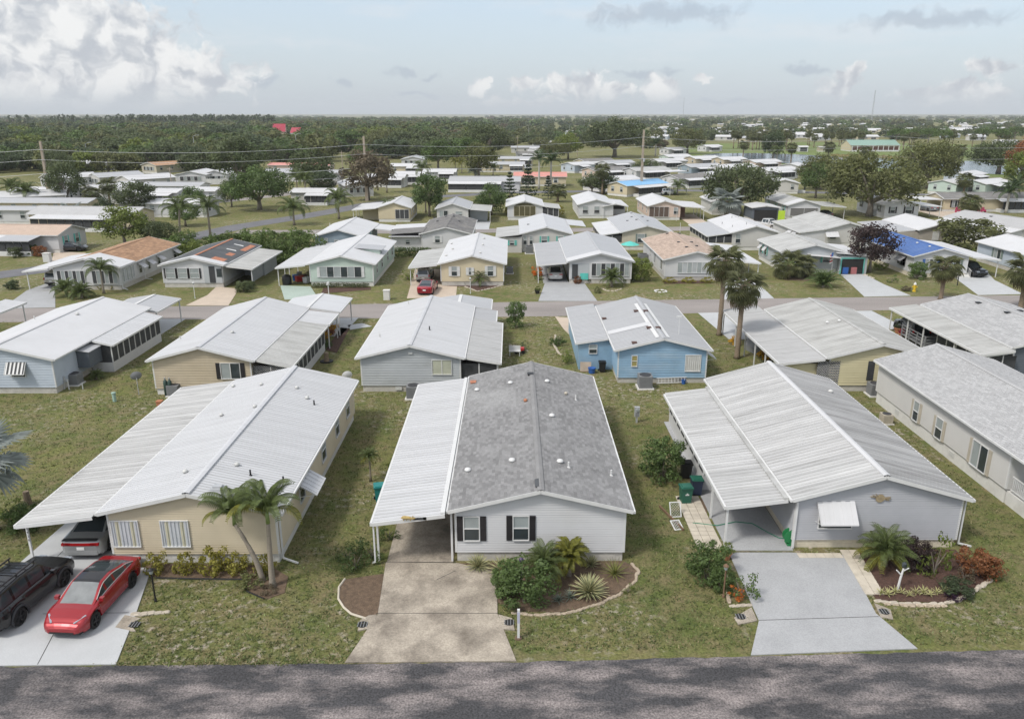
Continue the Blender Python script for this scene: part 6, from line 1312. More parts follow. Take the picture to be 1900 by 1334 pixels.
b = MB(); b.box(7.1, 10.7, -.75, 8, 0, 2.35); b.build('garage', W_STONE, g3.root); b = MB(); slope_sheet(b, 6.6, 2.8, 11.0, 2.4, -1.0, 8.2, .06); b.build('garage_roof', R_WHITE2, g3.root)
b = MB(); b.box(7.35, 10.2, -.79, -.752, .02, 2.0); b.build('garage_opening', DARK, g3.root); b = MB(); b.box(7.2, 7.35, -.82, -.752, 0, 2.15); b.box(10.2, 10.35, -.82, -.752, 0, 2.15); b.box(7.35, 10.2, -.82, -.752, 2.0, 2.15); b.build('garage_trim', TEAL, g3.root)
for k, (x, m) in enumerate(((7.9, BLUEP), (9.0, mat('dusty_pink', (.35, .13, .13), .6)), (9.7, BLACK))): b = MB(); b.box(x-.35, x+.35, -1.0, -.8, .03, .9); b.build('stored_goods', m, g3.root)
win(g3, 'F', 5.6, 1.8, .9, .8, 'sash', sh=TEAL, shw=.25); b = MB(); slope_sheet(b, 3.0, 2.55, 7.0, 2.2, -1.4, 0, .05); b.build('door_canopy', R_WHITE2, g3.root)
palm('fanlow', *at(1462, 516), 'wide low fan palm with old fronds on the grey-green home lawn', 1.7, 1.5); palm('fanlow', *at(1484, 512), 'second trunk of the low fan palm clump', 1.3, 1.3); palm('areca', *at(1527, 533), 'yellow-green clumping palm by the garage drive', .3, 1.25); bed(G((1455, 520), (1500, 522), (1505, 512), (1450, 510)), DIRT)
drive(G((1604, 551), (1690, 549), (1640, 528), (1603, 509), (1560, 510)), CONCL); tree('round0', *at(1613, 506), 'dark maroon tree between the garage and the blue roof', .95, LF_MAROON, zs=1.0)
r = thing('flag', 'striped flag hanging on a staff by the garage', 'flag', (*at(1542, 509), 0)); b = MB(); b.tube([(0, 0, 0), (0, 0, 3.1)], .025, 6); b.build('staff', WHITE, r)
for k in range(7): b = MB(); b.quad((-.02, -.03, 2.9-k*.2), (-.42, -.08, 2.75-k*.2), (-.42, -.08, 2.55-k*.2), (-.02, -.03, 2.7-k*.2)); b.build('stripe', REDP if k % 2 else WHITE, r)
b = MB(); b.quad((-.02, -.05, 2.92), (-.3, -.1, 2.8), (-.3, -.1, 2.3), (-.02, -.05, 2.4)); b.build('canton', BLUES, r)
r = thing('kayak', 'orange kayak stored behind the grey-green home', 'kayak', (*at(1563, 468, 1.2), 0)); b = MB(); b.tube([(-1.7, 0, 1.25), (-.9, 0, 1.2), (.9, 0, 1.2), (1.7, 0, 1.25)], [.05, .32, .32, .05], 10); b.build('hull', ORANGEP, r, True); b = MB(); [b.bar((x, 0, 0), (x, 0, .95), .1) for x in (-1, 1)]; b.build('trestle', TEAL, r)
h3r = home('white home with bright blue roof and blue shutters', 51.3, 98.9, 6.9, 15.8, W_WHITE, R_BLUE, 'ribs', tier=3, group=GR3, skirt=BLOCKC, fas=WHITE, pitch=.6)
carport(h3r, 'R', -.2, 14.5, 4.0, 2.66, 2.3, R_WHITE2, 'flat', posts=(.1, 7)); win(h3r, 'F', 2.2, 1.7, 1.4, 1.3, 'wide', nm=3, sh=BLUES, shw=.35); win(h3r, 'F', 5.3, 1.7, 1.2, 1.3, 'wide', nm=2, sh=DGREENS)
for u in (4, 12): win(h3r, 'L', u, 1.7, .8, 1.2); awning(h3r.root, h3r.T['L'], 13.0, 2.35, 1.8, .6, .8, R_WHITE2); win(h3r, 'L', 13.0, 1.7, 1.3, 1.2, 'wide', nm=2)
for px, py in ((1657, 435), (1677, 442), (1702, 450), (1725, 458)): dome_vent(h3r.roof, *vpx(h3r, px, py), WHITE, .16)
car('suv', carpaint('navy', (.012, .014, .02)), (59.6, 100.6, 0), R(-80), 'black SUV nose-out under the blue-roofed home carport'); drive(G((1815, 548), (1898, 546), (1845, 520), (1832, 506), (1790, 506), (1772, 516)), CONCL)
r = thing('entry_steps', 'pale steps with white railing beside the black SUV', 'steps', (*at(1790, 516), 0)); [ (lambda b: (b.box(-.7, .7, k*.3, 1.5, k*.2, .2+k*.2), b.build('step', BLOCKW, r)))(MB()) for k in range(3)]; b = MB(); b.bar((.7, 0, .9), (.7, 1.4, 1.4), .06); [b.bar((.7, .1+k*.2, .1), (.7, .1+k*.2, .95+k*.07), .03) for k in range(7)]; b.build('railing', WHITE, r)
shrub('big', *at(1701, 518), 'bright green round bush before the blue-roofed home', 1.15, LF_GREEN, 1.0); shrub('low', *at(1635, 500), 'pale ornamental grass by the garage drive', 1.0, LF_LIME, 1.2); shrub('loose', *at(1655, 525), 'small shrub at the drive edge of the blue-roofed home', .7, LF_GREEN); shrub('coarse', *at(1680, 540), 'grey rocky plant bed near the hydrant', .6, LF_BROWN, .6); edging('scattered rocks beside the garage drive', G((1600, 510), (1612, 513), (1622, 518)), STONEP, .5, 1.6)
r = thing('fire_hydrant', 'yellow fire hydrant with white cap by the middle street', 'hydrant', (*at(1696, 541), 0)); b = MB(); b.lathe([(.22, 0), (.22, .06), (.15, .08), (.15, .75), (.18, .77), (.18, .82)], 12); b.bar((-.28, 0, .55), (.28, 0, .55), .16); b.build('barrel', YELP, r, False); b = MB(); b.lathe([(.17, .82), (.14, .98), (.05, 1.06), (.05, 1.12), (.001, 1.13)], 12); b.build('bonnet', WHITE, r, True)
r = thing('mailbox', 'black mailbox on the blue-roofed home lawn', 'mailbox', (*at(1776, 530), 0)); b = MB(); b.bar((0, 0, 0), (0, 0, 1.2), .08); b.build('post', BLACK, r); b = MB(); b.box(-.11, .11, -.25, .25, 1.2, 1.42); b.build('box', BLACK, r)
i3 = home('pale home with shuttered window at the right edge past the blue roof', 66.3, 99.4, 8, 11.5, W_LILAC, R_WHITE2, 'flat', tier=3, group=GR3, skirt=BLOCK); win(i3, 'L', 4.8, 1.8, 1.5, 1.2, 'wide', nm=2, sh=DGREENS, shw=.4)
palm('sabal', *at(1334, 622), 'taller of the two sabal palms by the yellow carport, farther back', 7.0, 1.12, (.05, .1), near=True); palm('sabal', *at(1367, 665), 'nearer sabal palm beside the yellow carport', 6.2, 1.12, (.05, .05), near=True)
palm('sabal', *at(1745, 556), 'sabal palm on the lawn of the blue-roofed home', 3.7, 1.15, near=True); palm('sabal', *at(1893, 575), 'sabal palm at the right picture edge', 4.2, 1.3, (-.1, 0), near=True)

# ------------------------------------------------------------------ fourth row (backs)
GR4 = 'homes of the fourth row'
k = home('slate-blue home with white roof behind the sage home', -29.2, 115.8, 6.9, 14, W_BLUEG, R_WHITE2, 'flat', tier=4, group=GR4); win(k, 'F', 1.7, 2.0, .35, .9); win(k, 'F', 3.2, 1.9, .6, .6); win(k, 'R', 8, 1.8, .7, 1.2, sh=TEAL); carport(k, 'R', 9, 14.5, 3.0, 2.66, 2.35, R_WHITE2, 'flat', posts=(14,)); 
for px, py in ((585, 430), (612, 417), (650, 414)): pipe_vent(k.roof, *vpx(k, px, py), ALU)
k = home('white home with dark mossy shingle roof', -13.7, 118.5, 7.4, 16, W_WHITE, R_SHD, 'shingle', tier=3, group=GR4); win(k, 'F', 2.4, 1.9, .7, 1.0, sh=WHITES); b = MB(); b.box(-4.8, -.02, .6, 6, 0, 2.3); b.build('side_room', W_WHITE, k.root); b = MB(); slope_sheet(b, .2, 2.95, -5.0, 2.6, .5, 6.2, .08); b.build('side_room_roof', R_SHD, k.root); b = MB(); slope_sheet(b, -.02, 2.32, -5.0, 2.3, -.1, .55, .06); b.build('ribbed_canopy', R_WHITE, k.root); T = lambda u, n, z: (-4.8+u, .6-n, z); window(k.root, T, 2.6, 1.4, .6, .6, 'sash'); b = MB(); slope_sheet(b, -.3, 2.75, -5.5, 2.5, 6.4, 12, .05); b.build('carport', R_WHITE2, k.root)
for px, py in ((806, 405), (828, 402), (842, 402), (812, 411), (852, 411)): box_vent(k.roof, *vpx(k, px, py))
k = home('white home with teal shutters and side room', 1.5, 118.5, 7.4, 16.5, W_BONE, R_WHITE, 'flat', tier=4, group=GR4); 
for u, s_ in ((.5, None), (1.4, None), (3.4, TEAL), (5.9, TEAL), (7.0, None)): win(k, 'F', u, 1.75, .45 if not s_ else .8, 1.2, sh=s_, shw=.25)
b = MB(); b.box(-3.5, -.02, -.9, 9, 0, 2.3); b.build('side_room', W_BONE, k.root); b = MB(); slope_sheet(b, -.35, 2.75, -4.0, 2.35, -1.2, 9.3, .05); b.build('side_room_roof', R_OLD, k.root); T = lambda u, n, z: (-3.5+u, -.9-n, z); window(k.root, T, 2.0, 1.5, .6, .7, 'sash', sh=TEAL, shw=.35); box_vent(k.roof, *vpx(k, 980, 417), ACG); ac_unit(2.6, 116.9, 'grey air conditioner behind the teal-shuttered home', 0, 1.3); b = MB(); slope_sheet(b, 7.6, 2.9, 10.5, 2.6, 9, 16, .05); b.build('carport', R_WHITE, k.root)
k = home('khaki home with white side roof and green-shuttered window', 16.9, 120.1, 7.5, 17, W_KHAKI, R_GREYM, 'flat', tier=4, group=GR4); win(k, 'F', 2.9, 1.8, .95, 1.3, sh=DGREENS); room(k, 'L', .2, 14, 3.0, 2.3, W_KHAKI, R_WHITE2, 'none', n=6)
for px, py in ((1172, 403), (1164, 410), (1181, 408), (1192, 403), (1201, 410), (1172, 396)): box_vent(k.roof, *vpx(k, px, py), ACG)
b = MB(); b.tube([(8.3, -2.5, 0), (8.3, -2.5, 4.5)], .03, 6); b.build('flag_pole', WHITE, k.root)
k = home('cream home with pale screen-room roof behind the tan shingles', 33.7, 119.7, 7.0, 14.5, W_BONE, R_WHITE2, 'flat', tier=4, group=GR4); win(k, 'F', .9, 1.8, .7, 1.3); room(k, 'L', .1, 13, 3.6, 2.2, W_KHAKI, R_SKYB if False else R_GREYM, 'none', n=6)
for px, py in ((1358, 405), (1370, 403), (1340, 415), (1359, 421), (1385, 417)): pipe_vent(k.roof, *vpx(k, px, py), ACG)
ac_unit(*at(1398, 463), 'grey air conditioner behind the cream home', 0, 1.3); shrub('coarse', *at(1383, 460), 'small papaya-like tree behind the cream home', 1.3, LF_YEL, 1.3)
k = home('white home with stained side roof and scalloped awnings', 49.5, 123.6, 7.1, 14.5, W_BONE, R_OLD, 'flat', tier=4, group=GR4); room(k, 'L', .1, 13.5, 3.9, 2.2, W_WHITE, R_OLD, 'none', kind='solid'); win(k, 'F', 1.2, 1.7, .9, 1.0); awning(k.root, k.T['F'], .9, 2.3, 2.0, .7, .8, R_WHITE2)
for u in (10.0, 12.0): b = MB(); slope_sheet(b, -3.95, 2.0, -4.8, 1.4, 13.5-u, 13.5-u+1.6, .05); b.build('side_awning', R_WHITE2, k.root)
k = home('taupe home with patchwork white roof', 63.8, 122.7, 7.0, 12, W_TAUPE, R_WHITE2, 'flat', tier=4, group=GR4); win(k, 'F', 2.6, 1.8, .9, 1.2, 'panel'); carport(k, 'L', .5, 12, 4.6, 2.66, 2.4, R_GREYM, 'flat', posts=(.8, 4, 8, 11.6)); b = MB(); b.box(-3.2, -.02, .1, 4.5, 0, 2.35); b.build('utility_room', W_TAUPE, k.root)
k = home('long grey-roofed home at the right edge of the fourth row', 80.6, 123.6, 8.5, 15.5, W_BONE, R_SHL, 'flat', tier=4, group=GR4, yaw=R(16.7)); room(k, 'L', .1, 15, 2.2, 2.3, W_WHITE, R_WHITE2, 'none', kind='solid'); box_vent(k.roof, 3.0, 9, k.zat(3.0))
b = MB(); b.box(-2.24, -2.2, 1.5, 4.5, 1.2, 2.1); b.build('ribbon_window', SCREEN, k.root)
shrub('big', *at(1790, 468), 'large spreading tree-shrub behind the blue roof', 3.6, LF_OLIVE, .72, xs=1.35, rot=0.); shrub('low', *at(1790, 470), 'pale grass at the foot of the large tree-shrub', 2.0, LF_LIME, .8, stem=False)
# ------------------------------------------------------------------ fifth row (fronts)
GR5 = 'homes of the fifth row'
k = home('cream home with screened porch and long carport by the back street', -25.9, 153, 6.1, 12, W_BUTTER, R_WHITE2, 'flat', tier=4, group=GR5); win(k, 'F', 4.6, 1.5, 2.6, 1.7, 'wide', nm=3, glass=(SCREEN,)); autowin(k, 'R', None, 3); carport(k, 'L', -.2, 11, 5.0, 2.66, 2.3, R_WHITE2, 'flat', posts=(.2, 3, 6)); b = MB(); b.box(-3.6, -.02, 3, 10, 0, 2.3); b.build('utility_room', W_BUTTER, k.root)
k = home('white cottage with carport behind the mossy roof', -14.4, 151.2, 6.0, 12, W_BONE, R_GREYM, 'flat', tier=4, group=GR5); win(k, 'F', 1.3, 1.7, 1.6, 1.3, 'wide', nm=2); win(k, 'F', 4.2, 1.7, 1.2, 1.0); carport(k, 'R', 0, 9, 4.3, 2.66, 2.4, R_OLD, 'flat', posts=(.2, )); b = MB(); b.box(6.2, 9.5, 3.5, 9, 0, 2.3); b.build('shed_room', W_STONE, k.root)
drive([(-8.0, 142.5), (-4.2, 142.5), (-4.2, 154), (-8.4, 154)], CONCL)
k = home('white home with arched picture window in the gable', -.9, 155.7, 6.9, 12.5, W_WHITE, R_WHITE2, 'flat', tier=4, group=GR5); win(k, 'F', 3.4, 1.75, 4.2, 1.9, 'wide', nm=4, fr=mat('cream_frame', (.60, .55, .40), .5), glass=(mat('bronze_glass', (.10, .09, .05), .15),)); b = MB(); b.poly([(1.3, -.04, 2.78), (5.5, -.04, 2.78), (4.6, -.04, 3.2), (3.4, -.04, 3.38), (2.2, -.04, 3.2)]); b.build('arch_window', mat('bronze_glass', (.10, .09, .05)), k.root); room(k, 'R', 0, 7, 3.2, 2.35, W_WHITE, R_OLD, 'none', n=4, knee=.2)
for px, d in ((946, 'left'), (1037, 'right')): shrub('coarse', *at(px, 398), f'yellow shrub at the arched-window home, {d} corner', 1.2, LF_YEL)
k = home('white home with open front porch and white chairs', 13.4, 158.4, 6.9, 17, W_WHITE, R_WHITE2, 'flat', tier=4, group=GR5); win(k, 'F', 1.3, 1.7, 1.0, 1.3, glass=(GLASSB, SCREEN)); win(k, 'F', 3.6, 1.7, 1.0, 1.3, glass=(GLASSB, SCREEN)); autowin(k, 'L', None, 3); gable_roof(k, 4.7, 9.8, -.4, 3.2, 2.45, 2.95, R_WHITE2); b = MB(); b.box(4.9, 9.5, .3, 3, 0, .5); b.build('porch_floor', BLOCK, k.root); b = MB(); b.box(7.0, 9.6, 3.0, 9, 0, 2.4); b.build('side_room', W_WHITE, k.root); b = MB(); b.box(5.2, 9.4, 2.9, 2.99, 1.5, 2.2); b.build('porch_window', SCREEN, k.root); b = MB(); slope_sheet(b, 6.9, 2.75, 10, 2.4, 3.2, 12, .05); b.build('carport', R_WHITE2, k.root)
shrub('dense', *at(1090, 403), 'rusty round shrub at the porch home', .9, LF_OLIVE)
k = home('blush home with gabled screen porch and carport', 27, 155.8, 6.2, 15, W_PINK, R_WHITE2, 'flat', tier=4, group=GR5); win(k, 'F', 2.0, 1.6, 3.8, 1.9, 'wide', nm=4, glass=(mat('bronze_screen', (.11, .08, .065), .6),)); win(k, 'F', 5.3, 1.8, .8, 1.2); carport(k, 'R', 0, 11, 4.8, 2.7, 2.4, R_WHITE2, 'flat', posts=(.2, 3, 6, 9)); autowin(k, 'L', None, 3); b = MB(); b.box(6.3, 8.0, 4, 10, 0, 2.4); b.build('utility_room', mat('brown_wall', (.20, .13, .10), .7), k.root); drive([(33.6, 144), (37.6, 144.5), (38, 165), (34, 165)], CONCT); lamp_post(*at(1255, 410), 2.2, 'white lamp post before the blush home', WHITE)
k = home('small home half hidden behind the silver palm', 41.5, 164, 6, 10, W_BONE, R_WHITE2, 'flat', tier=4, group=GR5); autowin(k, 'F', None, 2)
k = home('white home with wide screened gable porch near the oaks', 54.9, 157.2, 6.4, 15, W_WHITE, R_OLD, 'flat', tier=4, group=GR5); overlay(k, -.3, 2.6, R_WHITE2); win(k, 'F', 3.2, 1.4, 5.4, 1.5, 'wide', nm=2, glass=(mat('grey_screen', (.16, .155, .15), .7),)); autowin(k, 'L', TEAL, 3); carport(k, 'R', -.2, 9, 5.0, 2.7, 2.4, R_OLD, 'flat', posts=(.2, 6)); car('sedan', carpaint('grey', (.22, .23, .24)), (63.6, 160.5, 0), R(90), 'grey car under the carport near the oaks')
k = home('white home with black shutters under the big spreading oak', 74.5, 158, 6.8, 13, W_WHITE, R_WHITE2, 'flat', tier=4, group=GR5); win(k, 'F', 4.8, 1.7, 1.3, 1.3, sh=BLACKS); win(k, 'F', 1.6, 1.7, .9, 1.2, sh=BLACKS); autowin(k, 'L', BLACKS, 3); carport(k, 'R', 0, 8, 4.5, 2.7, 2.4, R_WHITE2, 'flat', posts=(.3, 4))
def sidehome(label, xl, yn, w, L, wall, roof, tilt=0, **k): return home(label, xl, yn+w, w, L, wall, roof, yaw=R(-90+tilt), **k)
k = sidehome('long cream ranch home with dark roof and a row of pink chairs', 92.5, 169.5, 7.5, 22, W_BUTTER, R_SHD, 0, tier=4, group=GR5)
for u, ww in ((2.2, 1.1), (6.3, 1.2)): win(k, 'R', u, 1.7, ww, 1.4, 'wide', nm=2, sh=BLACKS)
b = MB(); b.box(7.0, 9.5, 11.2, 21.8, 0, .7); b.build('porch_base', WHITE, k.root)
for j in range(8): b = MB(); b.box(9.5, 9.55, 11.4+j*1.3, 12.5+j*1.3, .7, 2.3); b.build('screen', SCREEN, k.root)
b = MB(); slope_sheet(b, 6.5, 3.0, 9.9, 2.4, 10.8, 22.2, .06); b.build('porch_roof', R_WHITE2, k.root); b = MB(); b.box(.8, 7.3, -5.2, -.3, 2.45, 2.6); b.build('carport', R_WHITE2, k.root)
for y in (-5, -.5): b = MB(); b.box(7.0, 7.15, y, y+.15, 0, 2.45); b.build('post', WHITE, k.root)
car('sedan', carpaint('steel', (.20, .22, .25)), (90.0, 171.5, 0), R(100), 'steel grey car under the ranch home carport', sc=1.05); drive([(87, 160), (94, 159), (96, 169), (88, 176)], CONCT)
for j in range(5):
    r = thing('garden_chair', ['leftmost', 'second', 'middle', 'fourth', 'rightmost'][j]+' pink garden chair in the row before the cream ranch home', 'chair', (94.8+j*1.35, 168.0, 0), 0, 'pink chairs before the ranch home'); b = MB(); b.box(-.35, .35, -.35, .3, .3, .4); b.build('seat', PINKP, r); b = MB(); b.box(-.35, .35, .3, .4, .3, 1.1); b.build('backrest', PINKP, r); b = MB(); b.box(-.45, -.35, -.35, .3, 0, .6); b.box(.35, .45, -.35, .3, 0, .6); b.build('armrest', PINKP, r)
# big trees of the middle distance
tree('oak0', *at(482, 390), 'broad bright green tree on the open lawn at left', 1.12, LF_GREEN, zs=.95); tree('round1', *at(430, 384), 'smaller dark tree left of the broad lawn tree', .85, LF_OAK); tree('oak1', *at(1370, 396), 'dark live oak above the silver palm', 1.22, LF_OAK, zs=.98); tree('oak2', *at(1612, 402), 'biggest rust-tinged oak behind the blue-roofed home', 1.5, LF_OLIVE, zs=.98)
tree('oak0', *at(1522, 352), 'olive oak left of the biggest oak, by the pond', 1.1, LF_OLIVE, zs=1.0); tree('round2', *at(1513, 368), 'bright green tree in front of the olive oak', 1.25, LF_GREEN); tree('oak1', *at(1722, 350), 'tall dark oak right of the biggest oak', 1.35, LF_OLIVE, zs=1.15); tree('oak2', *at(1852, 322), 'spreading dark tree at the pond right end', 1.75, LF_OAK, zs=.75); tree('oak0', *at(1140, 292), 'huge dome-shaped live oak left of the right pole', 2.5, LF_OAK, zs=.85)
tree('round0', *at(797, 402), 'slim-trunked green tree between the fifth-row homes', 1.2, LF_GREEN, zs=1.05); tree('round1', *at(683, 372), 'brown drought-bare tree beside the middle pole', 1.9, LF_BROWN, zs=.9); tree('round2', *at(1895, 340), 'orange-tipped tree at the right edge', 1.6, LF_RUST, zs=1.2); tree('round0', *at(1888, 352), 'lime tree at the right edge below the orange one', 1.5, LF_LIME)
for j, (px, py, rr, zs) in enumerate(((318, 478, 2.6, .9), (352, 488, 2.4, .9), (392, 474, 2.6, .85), (430, 468, 2.5, .9), (470, 466, 2.6, .9), (505, 470, 2.8, .95), (540, 478, 3.0, 1.0), (565, 488, 2.9, 1.05), (345, 462, 2.2, .9), (520, 488, 2.4, 1.0))):
    shrub('clip', *at(px, py), ['leftmost', 'second', 'third', 'fourth', 'fifth', 'sixth', 'seventh', 'rightmost', 'rearmost left', 'foremost right'][j]+' dome of the big clipped hedge beside the tar-roofed home', rr, LF_HEDGE if j != 1 else LF_LIME, zs*.85, 'domes of the big clipped hedge', 'clipped_bush')
tree('round1', *at(232, 458), 'yellow-green round tree behind the brown roof', 1.15, LF_LIME, zs=.8); shrub('big', *at(305, 462), 'dusky shrub right of the yellow-green tree', 2.2, LF_OAK); shrub('big', *at(285, 455), 'second dusky shrub by the yellow-green tree', 2.0, LF_OAK)
palm('queen', *at(335, 448), 'leafy queen palm left of the pair by the hedge', 5.5, 1.25, (.5, 0)); palm('queen', *at(391, 442), 'straight queen palm right of the pair by the hedge', 5.2, 1.25); palm('queen', *at(546, 418), 'drooping queen palm on the curve of the left street, left one', 3.2, 1.3); palm('queen', *at(629, 407), 'drooping queen palm on the curve of the left street, right one', 4.0, 1.3); palm('queen', *at(568, 374), 'tall palm by the porch home at left', 5.2, 1.2); palm('queen', *at(553, 372), 'shaggy palm by the porch home at left', 5.5, 1.1)
palm('royal', *at(1000, 352), 'left of the twin royal palms', 8.2, 1.15); palm('royal', *at(1022, 350), 'right of the twin royal palms', 7.6, 1.2); palm('bismarck', *at(1347, 404), 'big silver fan palm below the live oak', 3.4, 1.75); palm('sabal', *at(1117, 362), 'lone cabbage palm left of the right pole', 6.2, 1.3); palm('fanlow', *at(1035, 375), 'shaggy low palm right of the pines', 2.5, 1.5); palm('sabal', *at(1797, 400), 'cabbage palm before the ranch home', 2.6, 1.45); palm('sabal', *at(1787, 362), 'cabbage palm behind the ranch home', 3.8, 1.4); palm('royal', *at(1866, 396), 'drooping tall palm at the right edge, left trunk', 4.4, 1.05); palm('royal', *at(1878, 393), 'drooping tall palm at the right edge, right trunk', 5.2, 1.05)
norfolk(*at(946, 380), 7.8, 'left norfolk pine behind the arched-window home'); norfolk(*at(980, 372), 9.0, 'middle norfolk pine behind the arched-window home'); norfolk(*at(1017, 370), 6.0, 'small right norfolk pine behind the arched-window home')
r = thing('clipped_hedge', 'long hedge behind the white cottage with carport', 'hedge', (-16, 166, 0)); V = leaf_cloud([(x, ru(-.5, .5), z, .9) for x in np.arange(0, 14, .8) for z in (.9, 2.0)], 110, .13); put('foliage', quads_mesh('foliage', V, LF_GREEN), r)
tree('round2', *at(912, 400), 'dark rounded tree beside the cottage carport', .95, LF_GREEN, zs=1.0); palm('queen', *at(790, 395), 'palm cluster trunk by the slim green tree', 3.6, 1.0); palm('queen', *at(722, 402), 'small palm before the cream screened home', 2.0, 1.0); palm('queen', *at(735, 402), 'second small palm before the cream screened home', 1.7, .9)
# ------------------------------------------------------------------ homes further back
def axes(yaw): return (cos(yaw), sin(yaw)), (-sin(yaw), cos(yaw))
def nr(label, px, py, w, L, t, wall, roof, **k):     # long side towards us, pixel = its near right corner
    P = at(px, py); yaw = R(-90+t); a, c = axes(yaw); k.setdefault('tier', 4); return home(label, P[0]-w*a[0]-L*c[0], P[1]-w*a[1]-L*c[1], w, L, wall, roof, yaw=yaw, **k)
def nl(label, px, py, w, L, yaw, wall, roof, **k):   # gable end turned left, pixel = the near corner
    P = at(px, py); a, c = axes(R(yaw)); k.setdefault('tier', 4); return home(label, P[0]-w*a[0], P[1]-w*a[1], w, L, wall, roof, yaw=R(yaw), **k)
def porch(h, u0, u1, dep=2.4, m=R_WHITE2, fc='R', n=4):     # screened lean-to porch on a long side
    T = h.T[fc]; b = MB(); b.box(u0, u1, 0, dep, 0, .7, 0, T); p = b.build('porch', WHITE, h.root)
    for j in range(n): a0 = u0+(u1-u0)*j/n+.06; a1 = u0+(u1-u0)*(j+1)/n-.06; b = MB(); b.box(a0, a1, dep-.06, dep-.02, .7, 2.2, 0, T); b.build('screen', SCREEN, p)
    b = MB(); A = [T(u0-.2, 0, 2.72), T(u1+.2, 0, 2.72), T(u1+.2, dep+.3, 2.3), T(u0-.2, dep+.3, 2.3)]; b.quad(*A); b.quad(*[(x, y, z-.08) for x, y, z in A[::-1]]); b.quad(A[3], A[2], (A[2][0], A[2][1], A[2][2]-.12), (A[3][0], A[3][1], A[3][2]-.12)); b.build('porch_roof', m, h.root); return p
GL = 'homes in the left quarter'; GC = 'homes between the back street and the pond'; GD = 'white-roofed homes far off among the trees'
k = nr('white home with tan shingles and blue shutters at the left edge', 112, 470, 7, 17, -4, W_WHITE, R_TAN, group=GL); win(k, 'B', 1.8, 1.7, .8, 1.3, sh=TEALP); win(k, 'B', 4.6, 1.7, .8, 1.3, sh=TEALP); porch(k, 9.5, 14.5, 3.0, R_GREYM); porch(k, 1, 9, 2.0, R_WHITE2, n=6)
car('sedan', carpaint('graphite', (.03, .032, .036)), (*at(132, 466), 0), R(10), 'dark grey sedan beside the blue-shuttered left home'); drive(G((95, 490), (125, 492), (160, 470), (100, 466)), CONCT)
for px, py, d, lf in ((30, 478, 'dark leafy shrub at the left lawn corner', LF_OAK), (45, 472, 'red-tinged shrub on the left porch', LF_MAROON), (75, 476, 'red flowers by the left home porch', LF_RUST), (60, 474, 'green shrub by the left home porch', LF_GREEN)): shrub('big', *at(px, py), d, 1.0, lf, .8)
r = thing('utility_cabinet', 'white utility cabinet near the left street', 'cabinet', (*at(89, 486), 0)); b = MB(); b.box(-.45, .45, -.35, .35, 0, 1.2); b.build('body', WHITE, r); b = MB(); b.box(-.5, .5, -.4, .4, 1.2, 1.28); b.build('lid', BLOCKW, r)
k = nr('cream home with grey shingles and long white porch roof', 250, 428, 7, 20, -6, W_BUTTER, R_SHL, group=GL); porch(k, 2, 17, 2.6, R_WHITE2, n=9); win(k, 'B', 3.5, 1.7, 1.8, 1.2, 'wide', nm=2)
k = nr('long low cream home with small window hoods', 166, 402, 6, 22, -3, W_BUTTER, R_GREYM, group=GL, rise=.6); autowin(k, 'R', None, 5); awning(k.root, k.T['R'], 13, 2.3, 1.4, .5, .7, R_WHITE2); awning(k.root, k.T['R'], 17, 2.3, 1.4, .5, .7, R_WHITE2)
k = nr('small white outbuilding with grey roof in front of the long cream home', 69, 417, 4, 9, -3, W_WHITE, R_GREYM, group=GL, rise=.4); autowin(k, 'R', None, 2)
for px, py, L_, d, wl in ((384, 404, 18, 'white flat-roofed home behind the queen palms', W_WHITE), (330, 380, 17, 'white flat-roofed home with a dark screened corner', W_WHITE), (128, 377, 14, 'white home with a sunroom near the left pole', W_WHITE), (400, 377, 8, 'small white cabin beside the broad lawn tree', W_WHITE), (372, 366, 15, 'long white home left of the broad lawn tree', W_WHITE), (620, 380, 10, 'porch home under the tall palms', W_BONE), (626, 338, 17, 'white trailer row end near the middle pole', W_WHITE), (612, 322, 22, 'long brown-roofed building behind the trailers', W_PINK), (560, 335, 12, 'grey-roofed trailer behind the broad lawn tree', W_WHITE)):
    k = nr(d, px, py, 6.5, L_, -3, wl, R_SALM if 'brown-roofed' in d else random.choice((R_WHITE2, R_WHITE2, R_GREYM)), group=GL, rise=.6); autowin(k, 'R', None, 4); autowin(k, 'B', None, 2)
    if 'porch' in d or 'dark screened' in d: porch(k, L_-6, L_-1, 2.2, n=4)
for px, py, w, yaw, d, wl, rf in ((668, 366, 7, 20, 'white gable home left of the middle pole', W_WHITE, R_WHITE2), (355, 342, 9, 0, 'white sunroom home with brick base near the far street', W_WHITE, R_WHITE2), (400, 340, 7, 0, 'white fenced wing beside the sunroom home', W_WHITE, R_WHITE2), (285, 321, 8, -30, 'home with brown gable roof by the woods', W_KHAKI, R_BRN), (766, 309, 9, 0, 'white two-gabled house at the wood edge', W_WHITE, R_GREYM), (100, 348, 7, -40, 'white home between trees right of the left pole', W_WHITE, R_WHITE2), (190, 345, 8, -40, 'pale home with grey roof below the woods', W_BONE, R_GREYM), (245, 350, 8, -40, 'pinkish-roofed home below the woods', W_BONE, R_WHITE2), (150, 318, 7, -30, 'white roof showing between the left trees', W_WHITE, R_WHITE2), (178, 372, 7, -20, 'white home behind the two small palms', W_WHITE, R_WHITE2), (30, 385, 7, -60, 'white home with screened porch at the far left edge', W_WHITE, R_WHITE2)):
    x, y = at(px, py); k = home(d, x-w/2, y, w, 13, wl, rf, yaw=R(yaw), tier=4, group=GL); win(k, 'F', w/2, 1.6, w*.7, 1.2, 'wide', nm=6, glass=(SCREEN, GLASSB)); autowin(k, 'R', None, 3)
